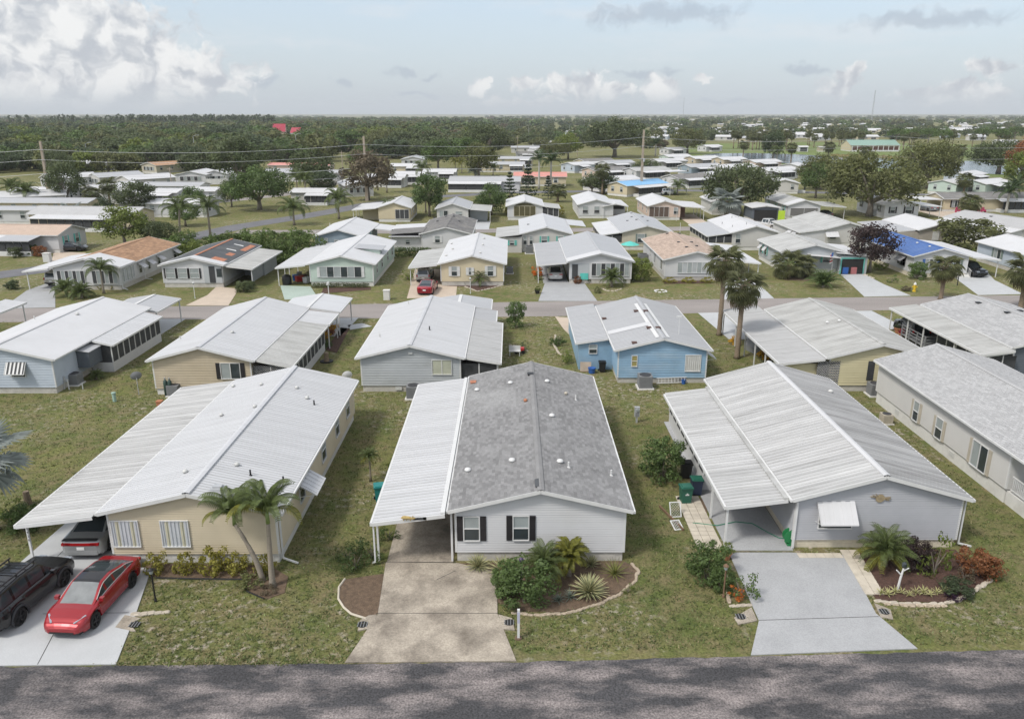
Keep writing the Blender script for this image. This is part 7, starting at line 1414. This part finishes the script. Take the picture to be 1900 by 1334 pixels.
car('truck', carpaint('truck_red', (.22, .012, .02)), (*at(47, 380), 0), R(180), 'red pickup truck parked at the far left home'); car('sedan', carpaint('white', (.55, .55, .54)), (*at(130, 381), 0), R(10), 'white car nearer the long cream home'); car('sedan', carpaint('white', (.55, .55, .54)), (*at(203, 371), 0), R(0), 'white car on the far left street')
for px, py, hh, kd, d in ((205, 382, 4.5, 'sabal', 'tall cabbage palm left of the white car'), (175, 388, 3.2, 'sabal', 'small cabbage palm behind the long cream home'), (28, 385, 4.5, 'queen', 'feathery palm by the red truck'), (54, 386, 3.6, 'queen', 'second feathery palm by the red truck'), (135, 408, 1.4, 'bismarck', 'little silver palm on the left lawn')): palm(kd, *at(px, py), d, hh, 1.3)
tree('round0', *at(255, 402), 'dark bushy tree left of the flat-roofed homes', 1.3, LF_OAK, zs=.8); tree('round1', *at(128, 382), 'leggy tree behind the left pole', 1.3, LF_OAK, zs=1.1); tree('round2', *at(195, 404), 'dark conical shrub beside the little silver palm', .6, LF_DARK); tree('round0', *at(345, 420), 'bushy green tree under the queen palm', .9, LF_GREEN, zs=.7); tree('round1', *at(360, 395), 'green tree between the flat-roofed homes', .8, LF_GREEN); tree('round2', *at(580, 362), 'dark round tree behind the porch home', 1.7, LF_OAK); tree('round0', *at(600, 366), 'shadowy bush tree right of the porch home', 1.2, LF_DARK, zs=.8); tree('round1', *at(445, 345), 'bushy tree beside the sunroom home', 2.3, LF_OAK, zs=.9)
r = thing('white_fence', 'white vinyl fence before the sunroom home wing', 'fence', (*at(383, 343), 0)); 
for j in range(6): b = MB(); b.box(j*1.6+.06, j*1.6+1.54, -.03, .03, .1, 1.7); b.build('panel', WHITE, r); b = MB(); b.box(j*1.6-.06, j*1.6+.06, -.06, .06, 0, 1.8); b.build('post', WHITE, r)
# centre and right
k = nr('cream home with salmon red roof below the royal palms', 1050, 346, 6.5, 15, -2, W_BUTTER, R_SALM, group=GC); win(k, 'R', 12, 1.7, .9, 1.3, sh=WHITES); win(k, 'R', 9.7, 1.7, .9, 1.3); win(k, 'R', 4, 1.6, 4, 1.3, 'wide', nm=4, glass=(SCREEN,)); b = MB(); b.box(1, 6, -4.5, -.3, 2.3, 2.5); b.build('carport', R_WHITE2, k.root)
k = nr('long white home with grey roof left of the norfolk pines', 964, 356, 7, 19, -3, W_WHITE, R_GREYM, group=GC); autowin(k, 'R', None, 4); autowin(k, 'B', None, 2); porch(k, 0, 14, 3.0, R_WHITE2, n=3)
for px, py, L_, d, rf in ((972, 320, 16, 'grey-roofed home behind the salmon roof, left one', R_GREYM), (988, 308, 14, 'grey-roofed home behind the salmon roof, rear one', R_GREYM), (845, 336, 10, 'white home with porch left of the silver palm', R_WHITE2), (788, 342, 9, 'white home with dark porch right of the brown tree', R_WHITE2), (750, 348, 11, 'white home behind the brown tree', R_WHITE2), (783, 324, 11, 'white roof beneath the wood edge palms', R_WHITE2), (1000, 284, 15, 'grey roof at the wood edge in the centre', R_GREYM), (990, 297, 8, 'dark-roofed home behind the royal palms', R_SHD), (1022, 272, 12, 'white roof above the royal palms', R_WHITE2), (1018, 292, 10, 'beige roof behind the royal palm crowns', R_OLD)):
    k = nr(d, px, py, 6.8, L_, -2, random.choice((W_WHITE, W_BONE, W_BUTTER)), rf, group=GC, rise=.7); autowin(k, 'R', None, 3); autowin(k, 'B', None, 2); porch(k, L_-5, L_-.5, 2.0, n=3)
for px, py, L_, yaw, d, wl, rf in ((1112, 356, 15, -55, 'white gable home left of the sky-blue roof', W_WHITE, R_WHITE2), (1163, 366, 15, -52, 'cream home with sky-blue roof at the right pole', W_BUTTER, R_SKYB), (1258, 350, 13, -60, 'dark-roofed home with white carport right of the right pole', W_WHITE, R_SHD), (1314, 346, 10, -40, 'white gable home with an awning left of the live oak', W_BONE, R_WHITE2), (1180, 334, 14, -60, 'weathered home with a white awning behind the sky-blue roof', W_WHITE, R_OLD), (1104, 334, 14, -58, 'beige home with dark roof and many windows', W_PINK, R_SHD), (1066, 322, 10, -50, 'small white home with red trim windows', W_LILAC, R_WHITE2), (1085, 314, 14, -60, 'cream home with dark roof near the dome oak', W_BUTTER, R_SHD), (1130, 318, 12, -60, 'grey-roofed home before the dome oak', W_WHITE, R_GREYM), (1222, 314, 13, -65, 'white-roofed home below the dome oak', W_BONE, R_WHITE2), (1240, 304, 12, -65, 'sage home with white roof near the pond', W_SAGE, R_WHITE2), (1290, 308, 13, -62, 'tan home with white roof at the pond corner', W_TAN, R_WHITE2), (1282, 326, 14, -62, 'blue-grey home with pale roof near the pond', W_BLUEG, R_GREYM), (1340, 327, 15, -65, 'white home with wide roof above the live oak', W_WHITE, R_WHITE2), (1342, 310, 12, -62, 'brown-trimmed home on the pond bank', W_TAN, R_WHITE2), (1402, 316, 13, -62, 'peach home on the pond bank', W_PINK, R_WHITE2), (1424, 334, 14, -60, 'white low-roofed home behind the live oak', W_WHITE, R_WHITE2), (1482, 324, 9, -35, 'white gable home beside the olive oak', W_WHITE, R_WHITE2), (1480, 360, 8, -10, 'small pale home between the oaks', W_BONE, R_WHITE2), (1240, 288, 12, -60, 'grey roofs beyond the dome oak', W_WHITE, R_GREYM), (1310, 282, 12, -60, 'white house at the pond far left corner', W_WHITE, R_WHITE2), (1795, 344, 13, -50, 'white-roofed home right of the tall dark oak', W_LILAC, R_WHITE2), (1772, 362, 9, -50, 'green-trimmed home behind the ranch, left one', W_SAGE, R_WHITE2), (1826, 362, 12, -60, 'green-trimmed home behind the ranch, right one', W_SAGE, R_WHITE2)):
    k = nl(d, px, py, 7, L_, yaw, wl, rf, group=GC, rise=.8); autowin(k, 'F', None, 2); porch(k, 2, L_-4, 2.2, n=5)
    if 'carport' in d or 'sky-blue' in d: carport(k, 'R', L_-4, L_+3, 4.5, 2.66, 2.4, R_WHITE2, 'flat', posts=(L_-3.8, L_+2.8))
tree('far0', *at(1420, 282), 'dark palmy thicket on the near pond bank', .8, LF_DARK) if False else None
car('truck', carpaint('white', (.55, .55, .54)), (*at(973, 316), 0), R(150), 'white pickup beside the silver palm in the centre'); car('suv', carpaint('ice', (.5, .52, .55)), (*at(1240, 362), 0), R(20), 'pale car under the sky-blue home carport'); car('truck', carpaint('white', (.55, .55, .54)), (*at(1425, 424), 0), R(-60), 'white pickup behind the cream home'); drive(G((1395, 432), (1440, 430), (1430, 405), (1380, 405)), CONCT)
k = home('open dark shed under the live oak', *at(1395, 412), 5, 6, W_SLATE, R_WHITE2, tier=4, rise=.3); b = MB(); b.box(.3, 4.7, -.06, -.02, .3, 2.3); b.build('opening', DARK, k.root); b = MB(); b.box(4.9, 6.2, -.3, -.2, .1, 2.2); b.build('lime_board', mat('lime_board', (.45, .62, .05), .6), k.root)
palm('bismarck', *at(882, 328), 'silver palm in the centre distance', 2.8, 1.5); palm('queen', *at(915, 326), 'green palm right of the centre silver palm', 2.6, 1.1); palm('queen', *at(783, 344), 'arching palm over the white homes left of centre', 5.0, 1.3); palm('queen', *at(845, 322), 'yellowish palm by the white porch home, left', 4.0, 1.0, mats=(LF_PALMY, LF_PALMY)); palm('queen', *at(857, 322), 'yellowish palm by the white porch home, right', 4.0, 1.0, mats=(LF_PALMY, LF_PALMY)); palm('queen', *at(718, 358), 'slender palm right of the middle pole', 5.0, 1.2); palm('royal', *at(1216, 290), 'dark palm tuft among the roofs right of the pole', 6, 1.6); palm('queen', *at(1257, 362), 'bushy palm in front of the sky-blue home carport', 2.2, 1.1); palm('queen', *at(1440, 306), 'palm at the near pond bank', 5.5, 1.4); palm('sabal', *at(1467, 303), 'lone cabbage palm against the pond, left', 6.5, 1.5); palm('sabal', *at(1378, 296), 'lone cabbage palm against the pond, far left', 6.5, 1.5); palm('sabal', *at(1776, 314), 'lone cabbage palm against the pond, right', 7, 1.6); palm('sabal', *at(1603, 302), 'lone cabbage palm before the green-roofed hall', 5, 1.6); palm('sabal', *at(1535, 304), 'cabbage palm top above the olive oak', 7, 1.6)
tree('round1', *at(1434, 300), 'dark thicket on the near pond bank', 1.6, LF_DARK, zs=1.2); tree('round2', *at(1098, 360), 'grey-green bush beside the white gable home', 1.1, LF_OAK, zs=.7); tree('round0', *at(1120, 360), 'second grey-green bush by the lone cabbage palm', 1.2, LF_OAK, zs=.6); tree('round2', *at(1054, 296), 'lime green tree behind the royal palms', 1.9, LF_LIME, zs=.9); tree('oak0', *at(1030, 298), 'rusty green tree behind the royal palms', 1.2, LF_OLIVE, zs=.8); tree('oak1', *at(900, 297), 'round olive oak at the centre wood edge', 1.9, LF_OAK, zs=1.0); tree('oak2', *at(1275, 286), 'dark rusty tree left of the pond', 1.4, LF_OLIVE, zs=1.1); tree('round1', *at(1200, 326), 'hedge bush between the low roofs', 1.5, LF_OAK, zs=.5)
# pond, bank, hall
WL = [(1303, 288.5), (1330, 285), (1400, 284.6), (1480, 287), (1560, 292), (1620, 293.5), (1680, 295.5), (1760, 300), (1800, 299), (1850, 303), (1960, 308), (1990, 330), (1900, 326), (1830, 323), (1740, 319), (1600, 310), (1500, 306), (1420, 302), (1330, 295)]
sheet('pond_bank', G((1255, 300), (1262, 268), (1500, 264), (1900, 270), (2050, 285), (2050, 335), (1900, 331), (1740, 325), (1500, 311), (1330, 300)), 0, .03, MEADOW)['kind'] = 'structure'
b = MB(); b.poly([(*p, .06) for p in G(*WL)][::-1]); struct(b.build('pond', WATER))
sheet('pond_left', G((318, 287), (420, 284), (418, 292), (322, 295)), 0, .05, WATER)['kind'] = 'structure'
r = stuff(quads_mesh and put('reeds', quads_mesh('reeds', leaf_cloud([(x+ru(-2, 2), y+ru(-4, 4), .6, 1.0) for t in np.linspace(0, 1, 120) for x, y in [at(1540+160*t, 290.5+4.5*t)]], 14, .5, .15), mat('dry_reed', (.30, .22, .10), .9, .2, 1, island=.3)))); tag(r, 'tawny reeds along the far pond bank', 'reeds')
x, y = at(1578, 281.5); k = home('long green-roofed clubhouse with columns across the pond', x, y+14, 14, 27, W_BUTTER, R_GRN, yaw=R(-90), tier=4, eave=3.4, rise=2.6, group='public buildings', name='clubhouse')
for j in range(10): b = MB(); b.box(14.6, 14.9, .3+j*2.9, .6+j*2.9, 0, 3.1); b.build('column', WHITE, k.root)
b = MB(); b.box(14.0, 14.05, .5, 26.5, .6, 2.7); b.build('dark_gallery', mat('red_brown_gallery', (.10, .05, .04), .7), k.root); b = MB(); b.box(15.4, 15.6, 0, 27, 0, .8); b.build('parapet', WHITE, k.root)
k = nr('white open pavilion on the far pond bank', 1499, 282, 4, 5, 0, WHITE, R_WHITE2, tier=4, eave=2.6, rise=.5, name='pavilion'); b = MB(); b.box(3.9, 4.04, .6, 4.4, .3, 2.3); b.build('opening', SCREEN, k.root)
k = nr('small tan pump house on the far pond bank', 1540, 282, 4, 6, 0, W_TAN, R_OLD, tier=4, eave=2.4, rise=.4, name='pump_house'); b = MB(); b.box(3.98, 4.04, 2.5, 3.5, .3, 2.2); b.build('door', WHITES, k.root)
k = nr('church-like red steep roof above the woods', 530, 258, 12, 10, 10, W_PINK, mat('red_tile_roof', (.34, .035, .06), .6), tier=4, eave=6, rise=6, name='red_roof_hall', group='public buildings'); win(k, 'R', 5, 3, 2, 2); k = nr('lower red roof right of the steep red roof', 556, 258, 8, 8, -10, W_WHITE, mat('red_tile_roof', (.34, .035, .06), .6), tier=4, eave=5, rise=4, name='red_roof_hall', group='public buildings'); win(k, 'R', 4, 3, 2, 2)
# poles and wires
poles = []
for px, py, hh, d in ((95, 381, 14.2, 'left'), (681, 373, 15.0, 'middle'), (1189, 361, 16.2, 'right')):
    x, y = at(px, py); poles.append((x, y, hh)); r = thing('utility_pole', f'tall tapered concrete power pole, {d} one of three', 'pole', (x, y, 0), 0, 'power poles'); b = MB(); b.v += [(-.36, -.36, 0), (.36, -.36, 0), (.36, .36, 0), (-.36, .36, 0), (-.2, -.2, hh), (.2, -.2, hh), (.2, .2, hh), (-.2, .2, hh)]; b.f += [(0, 1, 5, 4), (1, 2, 6, 5), (2, 3, 7, 6), (3, 0, 4, 7), (4, 5, 6, 7)]; b.m += [0]*5; b.build('shaft', WOOD, r)
    for z in (hh-2.0, hh-4.2): b = MB(); b.bar((0, -.25, z), (0, -.9, z+.2), .12); b.build('insulator', GALV, r)
    b = MB(); b.bar((-.9, -.3, hh-7.2), (.9, -.3, hh-7.2), .16); b.build('crossarm', GALV, r); b = MB(); b.lathe([(.001, 0), (.25, 0), (.25, .7), (.001, .75)], 10, (.3, -.6, hh-7.9)); b.build('transformer', GALV, r)
ex = [(-178, 173, 14)]+poles+[(104, 224, 16), (174, 239, 16)]
for nm, off, dz, rad in (('topmost', -.9, -1.8, .034), ('second', -.9, -4.0, .03), ('third', -.4, -7.1, .036), ('lowest', -.4, -9.0, .024)):
    r = thing('power_line', f'{nm} cable strung between the three power poles', 'cable', (0, 0, 0), 0, 'power cables'); pts = []
    for (x0, y0, z0), (x1, y1, z1) in zip(ex, ex[1:]):
        for k_ in range(10): t = k_/10; pts.append((x0+(x1-x0)*t, y0+(y1-y0)*t+off, z0+(z1-z0)*t+dz-1.3*4*t*(1-t)))
    b = MB(); b.tube(pts, rad, 4, 0, False); b.build('cable', GALV, r)
for px, py, top, arm, d in ((165, 312, 9, 1, 'street lamp by the woods right of the left pole'), (364, 304, 11, 1, 'leaning lamp pole before the left pond'), (552, 298, 11, 2, 'double-armed street lamp left of the middle pole'), (697, 276, 10, 2, 'street lamp right of the middle pole top'), (832, 290, 8, 1, 'grey lamp pole in the centre woods'), (981, 256, 10, 2, 'double lamp in the centre distance'), (1056, 256, 11, 1, 'lamp pole right of the centre'), (637, 335, 9, 0, 'small wooden service pole left of the middle pole'), (960, 288, 9, 0, 'dark service pole behind the grey roofs'), (1071, 292, 8, 0, 'short service pole left of the dome oak'), (709, 320, 4, 1, 'low white lamp behind the brown tree'), (321, 362, 7, 0, 'service pole among the flat-roofed homes'), (1045, 280, 9, 0, 'grey service pole behind the lime tree')):
    r = thing('street_lamp' if arm else 'service_pole', d, 'lamp' if arm else 'pole', (*at(px, py), 0)); b = MB(); b.tube([(0, 0, 0), (0, 0, top)], [.16, .09], 7); b.build('pole', GALV if arm else WOOD, r)
    for s in ((1,), (1, -1))[arm-1] if arm else (): b = MB(); b.tube([(0, 0, top), (s*.9, 0, top+.5), (s*1.9, 0, top+.6)], .05, 6); b.build('arm', GALV, r); b = MB(); b.box(s*1.6, s*2.4, -.15, .15, top+.5, top+.65) if s > 0 else b.box(s*2.4, s*1.6, -.15, .15, top+.5, top+.65); b.build('lamp_head', GALV, r)
    if not arm: b = MB(); b.bar((-.8, 0, top-.5), (.8, 0, top-.5), .12); b.build('crossarm', WOOD, r)
for px, ytop, D, d in ((1617, 168, 2600, 'tall lattice mast on the right horizon'), (1267, 181, 3000, 'thin mast on the horizon right of centre'), (118, 210, 2600, 'faint thin mast on the left horizon')):
    X = (px-CX)/F*(D*cos(PIT)+CAMH*sin(PIT)); hh = atY(px, ytop, D)[1]; r = thing('radio_mast', d, 'mast', (X, D, 0), 0, 'masts on the horizon'); b = MB(); s_ = 2.6 if px == 1617 else 1.0
    for a in (0, 2.09, 4.19): b.bar((cos(a)*s_, sin(a)*s_, 0), (cos(a)*s_*.3, sin(a)*s_*.3, hh), .5)
    b.build('legs', GALV, r); b = MB(); n = 14
    for j in range(n):
        z0, z1 = hh*j/n, hh*(j+1)/n; f0, f1 = 1-.7*j/n, 1-.7*(j+1)/n
        for a in (0, 2.09, 4.19): b.bar((cos(a)*s_*f0, sin(a)*s_*f0, z0), (cos(a+2.09)*s_*f1, sin(a+2.09)*s_*f1, z1), .28)
    b.build('bracing', GALV, r)
# far homes and trees
occ = []
def free(x, y, rr):
    for (a, c, q) in occ:
        if (a-x)**2+(c-y)**2 < (rr+q)**2: return False
    return True
def house_occ():
    for cx, cy, yw, w, L_ in HOMES:
        for t in (-.33, 0, .33): occ.append((cx-sin(yw)*L_*t, cy+cos(yw)*L_*t, 5.0))
    HOMES.clear()
house_occ()
for q in [at(x, y) for x, y in ((1350, 288), (1450, 292), (1550, 297), (1650, 303), (1750, 310), (1850, 315), (1400, 275), (1500, 275), (1600, 280), (1700, 282))]: occ.append((*q, 26))
def fhome(px, py, i):
    x, y = at(px, py); L_ = ru(12, 17); k = home('white-roofed home far off among the right-hand trees' if px > 1000 else 'white roof peeping out of the left-hand woods', x-L_/2, y+7, 7, L_, random.choice((W_WHITE, W_BONE, W_BUTTER, W_LILAC)), random.choice((R_WHITE2, R_WHITE2, R_WHITE2, R_GREYM)), yaw=R(-90+ru(-25, 25)), tier=5, group=GD, rise=1.25)
    win(k, 'R', L_*.3, 1.7, 1.6, 1.2, 'wide', nm=2); win(k, 'R', L_*.7, 1.5, 4, 1.4, 'wide', nm=2, glass=(SCREEN,)); occ.append((x, y+3.5, 7)); occ.append((x, y-11, 9))
n = 0; tries = 0
while n < 125 and tries < 6000:
    tries += 1; px = ru(1150, 1930); py = 224+(rnd()**1.4)*42
    if px < 1330 and py > 262: continue
    if px > 1330 and py > 264: continue
    if free(*at(px, py), 4): fhome(px, py, n); n += 1
for px, py in ((1170, 259), (1210, 264), (1180, 268), (1285, 268), (68, 252), (300, 254), (330, 258), (355, 262), (190, 244), (150, 250), (400, 233), (120, 240), (230, 256), (255, 240), (310, 236), (460, 246), (620, 240), (720, 252), (790, 238), (85, 262), (980, 224), (925, 224), (1062, 251), (1160, 250), (1870, 272), (1885, 276)): fhome(px, py, 0)
GT = {'a': 'trees of the woods beyond the homes'}
KL = [(LF_OAK, 'grey-green'), (LF_OLIVE, 'olive'), (LF_GREEN, 'mid green'), (LF_DARK, 'dark green'), (LF_BROWN, 'brownish'), (LF_LIME, 'yellow-green')]; WT = [30, 24, 24, 14, 3, 5]
house_occ(); cand = []; tries = 0
while len(cand) < 1500 and tries < 60000:
    tries += 1; left = rnd() < .62
    px = ru(-90, 900) if left else ru(880, 1990); py = (222+rnd()*100 if px < 460 else 222+rnd()*80 if px < 600 else 222+rnd()*72) if left else 219.5+rnd()*56
    if px > 1230 and py > 262: continue
    if 600 < px < 690 and py > 284: continue
    if 500 < px < 575 and 256 < py < 285: continue
    x, y = at(px, py); s = (ru(1.2, 2.5) if left else ru(.85, 1.35))*(.6 if y < 330 else 1); q_ = 3.3 if left else 6.0
    if not free(x, y, q_*s): continue
    occ.append((x, y, q_*s)); cand.append((y, x, s, left))
cand.sort(); WOODS = cand[270:]
for n, (y, x, s, left) in enumerate(cand[:270]):
    lf, cn = random.choices(KL, WT)[0]
    tree(f'far{n % 3}', x, y, f'{cn} rounded tree in the woods beyond the left homes' if left else f'{cn} rounded tree among the far right roofs', s, lf, GT['a'], zs=min(1.05, (ru(8, 12.5) if left else ru(5, 8))/(7.3*s)))
# rows of cabbage palms across the pond
n = 0
while n < 46:
    px = ru(1335, 1600); py = ru(268, 279)
    if n > 36: px = ru(1640, 1900)
    x, y = at(px, py); palm('sabal', x, y, 'cabbage palm in the grove across the pond', ru(6, 9), 1.5, group='cabbage palms across the pond'); n += 1
for j, (px, py) in enumerate(((1660, 280), (1690, 276), (1720, 278), (1745, 284), (1820, 276), (1850, 280), (1880, 272))): tree(f'pinet{j % 3}', *at(px, py), 'flat-topped pine behind the pond', 1.15, LF_GREEN, 'flat-topped pines behind the pond', name='pine_tree')
for j in range(22):
    px, py = ru(60, 900), ru(298, 330)
    x, y = at(px, py)
    if free(x, y, 4): tree(f'round{j % 3}', x, y, 'bushy green tree at the wood edge behind the left homes', ru(1.2, 2.0), random.choice((LF_OAK, LF_GREEN, LF_OLIVE)), 'trees at the wood edge', zs=.85); occ.append((x, y, 4))
# the woods out to the horizon, one mass
def woods():
    rs = np.random.RandomState(5); out = []; mi = []
    for v in range(4):
        pass
    base_ = [leaf_cloud(crown_clumps(16, 5.2, 3.0, 1.7, 3.6, .65, -.8), 9, 1.1, .85, .35, .25) for _ in range(5)]
    tall = leaf_cloud([(ru(-1.6, 1.6), ru(-1.6, 1.6), z, 1.8) for z in np.linspace(4, 19, 9)], 9, 1.3, .7)
    def add(x, y, s, zs, B, m):
        a = rs.rand()*6.28; c, sn = cos(a), sin(a); V = B.copy(); V = np.stack([(V[:, 0]*c-V[:, 1]*sn)*s+x, (V[:, 0]*sn+V[:, 1]*c)*s+y, V[:, 2]*s*zs], 1); out.append(V); mi.append(np.full(len(V)//4, m))
    mid_ = [leaf_cloud(crown_clumps(34, 5.0, 3.3, 1.35, 3.9, .7, -.85), 16, .55, .8, .35, .28) for _ in range(3)]
    for i, (y, x, s, left) in enumerate(WOODS): add(x, y, s, min(1.05, ((8 if left else 5)+(4.5 if left else 3)*rs.rand())/(7.3*s)), mid_[i % 3], rs.choice(5, p=[.32, .25, .23, .18, .02]))
    for i in range(2300):
        px = -120+2140*rs.rand(); py = 214.6+rs.rand()**1.3*(22 if px < 1000 else 20); x, y = at(px, py)
        if y > 7000 or (600 < px < 900 and 216 < py < 221.5) or (px > 1000 and py > 221.5 and rs.rand() < .72): continue
        s = (1.0+.9*rs.rand())*(1+y/8000); add(x, y, s, min(1.0, (7+5*rs.rand())/(6.7*s)), base_[i % 5], rs.choice(5, p=[.32, .25, .23, .18, .02]))
    for i in range(300):
        px = 225+285*rs.rand() if i < 230 else 20+230*rs.rand(); y = 1250+rs.rand()*120; x = (px-CX)/F*(y*cos(PIT)+6); add(x, y, .62+.3*rs.rand(), 1.0+.12*rs.rand(), tall, 3)
    V = np.concatenate(out); M = np.concatenate(mi).astype('i'); me = quads_mesh('distant_woods', V, LF_OAK)
    for m in (LF_OLIVE, LF_GREEN, LF_DARK, LF_BROWN): me.materials.append(m)
    me.polygons.foreach_set('material_index', M); me.update(); return me
tag(stuff(put('distant_woods', woods())), 'mass of mixed green treetops reaching to the horizon', 'woods')
# ------------------------------------------------------------------ tufts of grass on the nearer lawns
def inside(P, x, y):
    c = False; n = len(P); j = n-1
    for i in range(n):
        if (P[i][1] > y) != (P[j][1] > y) and x < (P[j][0]-P[i][0])*(y-P[i][1])/(P[j][1]-P[i][1])+P[i][0]: c = not c
        j = i
    return c
RECT = [(-22.4, -10.9, 31.5, 50.3), (-6.2, 5.3, 31.8, 51), (10.2, 21.5, 33.1, 50.6), (26.3, 35, 33.5, 53.7), (-42.2, -32.3, 55, 71), (-26.7, -16.6, 54.8, 70.9), (-11.4, -1, 55.4, 71.8), (5.3, 15.2, 57.4, 72.8), (20, 31.4, 55.5, 72), (36.4, 48, 57, 73.5)]
def tufts():
    rs = np.random.RandomState(11); P = []
    while len(P) < 34000:
        y = 24.9+ (rs.rand()**1.5)*52; x = (rs.rand()*2-1)*(18+y*.55)
        if y < 26.6+.03*x or any(a-.1 < x < b_+.1 and c-.1 < y < d+.1 for a, b_, c, d in RECT): 
            if y < 24.95+.026*x+(.7 if x > 0 else .2) or any(a-.1 < x < b_+.1 and c-.1 < y < d+.1 for a, b_, c, d in RECT): continue
        if any(inside(q, x, y) for q in PAVED): continue
        P.append((x, y))
    P = np.array(P); V = []; n = len(P)
    for k in range(3):
        a = rs.rand(n)*6.28; h = .03+.055*rs.rand(n); w = .014+.022*rs.rand(n); o = P+rs.normal(size=(n, 2))*.05; dx, dy = np.cos(a), np.sin(a); lx, ly = rs.normal(size=(2, n))*.05
        z = np.zeros(n); V.append(np.stack([np.stack([o[:, 0]-dx*w, o[:, 1]-dy*w, z], 1), np.stack([o[:, 0]+dx*w, o[:, 1]+dy*w, z], 1), np.stack([o[:, 0]+dx*w*.3+lx, o[:, 1]+dy*w*.3+ly, h], 1), np.stack([o[:, 0]-dx*w*.3+lx, o[:, 1]-dy*w*.3+ly, h], 1)], 1).reshape(-1, 3))
    V = np.concatenate(V); me = quads_mesh('grass_tufts', V, mat('grass_blade', (.10, .13, .04), .8, .35, .5, island=.45, trans=.3)); me.materials.append(mat('dry_blade', (.26, .22, .12), .8, .25, .5, island=.4, trans=.3)); me.materials.append(mat('clover_blade', (.20, .24, .10), .8, .25, .5, island=.4, trans=.3))
    me.polygons.foreach_set('material_index', rs.choice(3, size=len(V)//4, p=[.62, .22, .16]).astype('i')); me.update(); return me
tag(stuff(put('grass_tufts', tufts())), 'short uneven tufts of grass on the nearer lawns', 'grass')
# ------------------------------------------------------------------ air
b = MB(); b.box(-9000, 9000, -150, 9000, -1, 125); hz = b.build('haze', None) if False else put('haze', (lambda me: me)(b.mesh('haze', [])))
m = bpy.data.materials.new('haze_air'); m.use_nodes = True; t = m.node_tree; t.nodes.remove(t.nodes['Principled BSDF']); pv = t.nodes.new('ShaderNodeVolumePrincipled')
pv.inputs['Color'].default_value = (.92, .95, .98, 1); pv.inputs['Density'].default_value = .0001; t.links.new(pv.outputs[0], t.nodes['Material Output'].inputs['Volume'])
hz.data.materials.append(m); stuff(hz); tag(hz, 'thin pale haze over the whole park', 'haze')
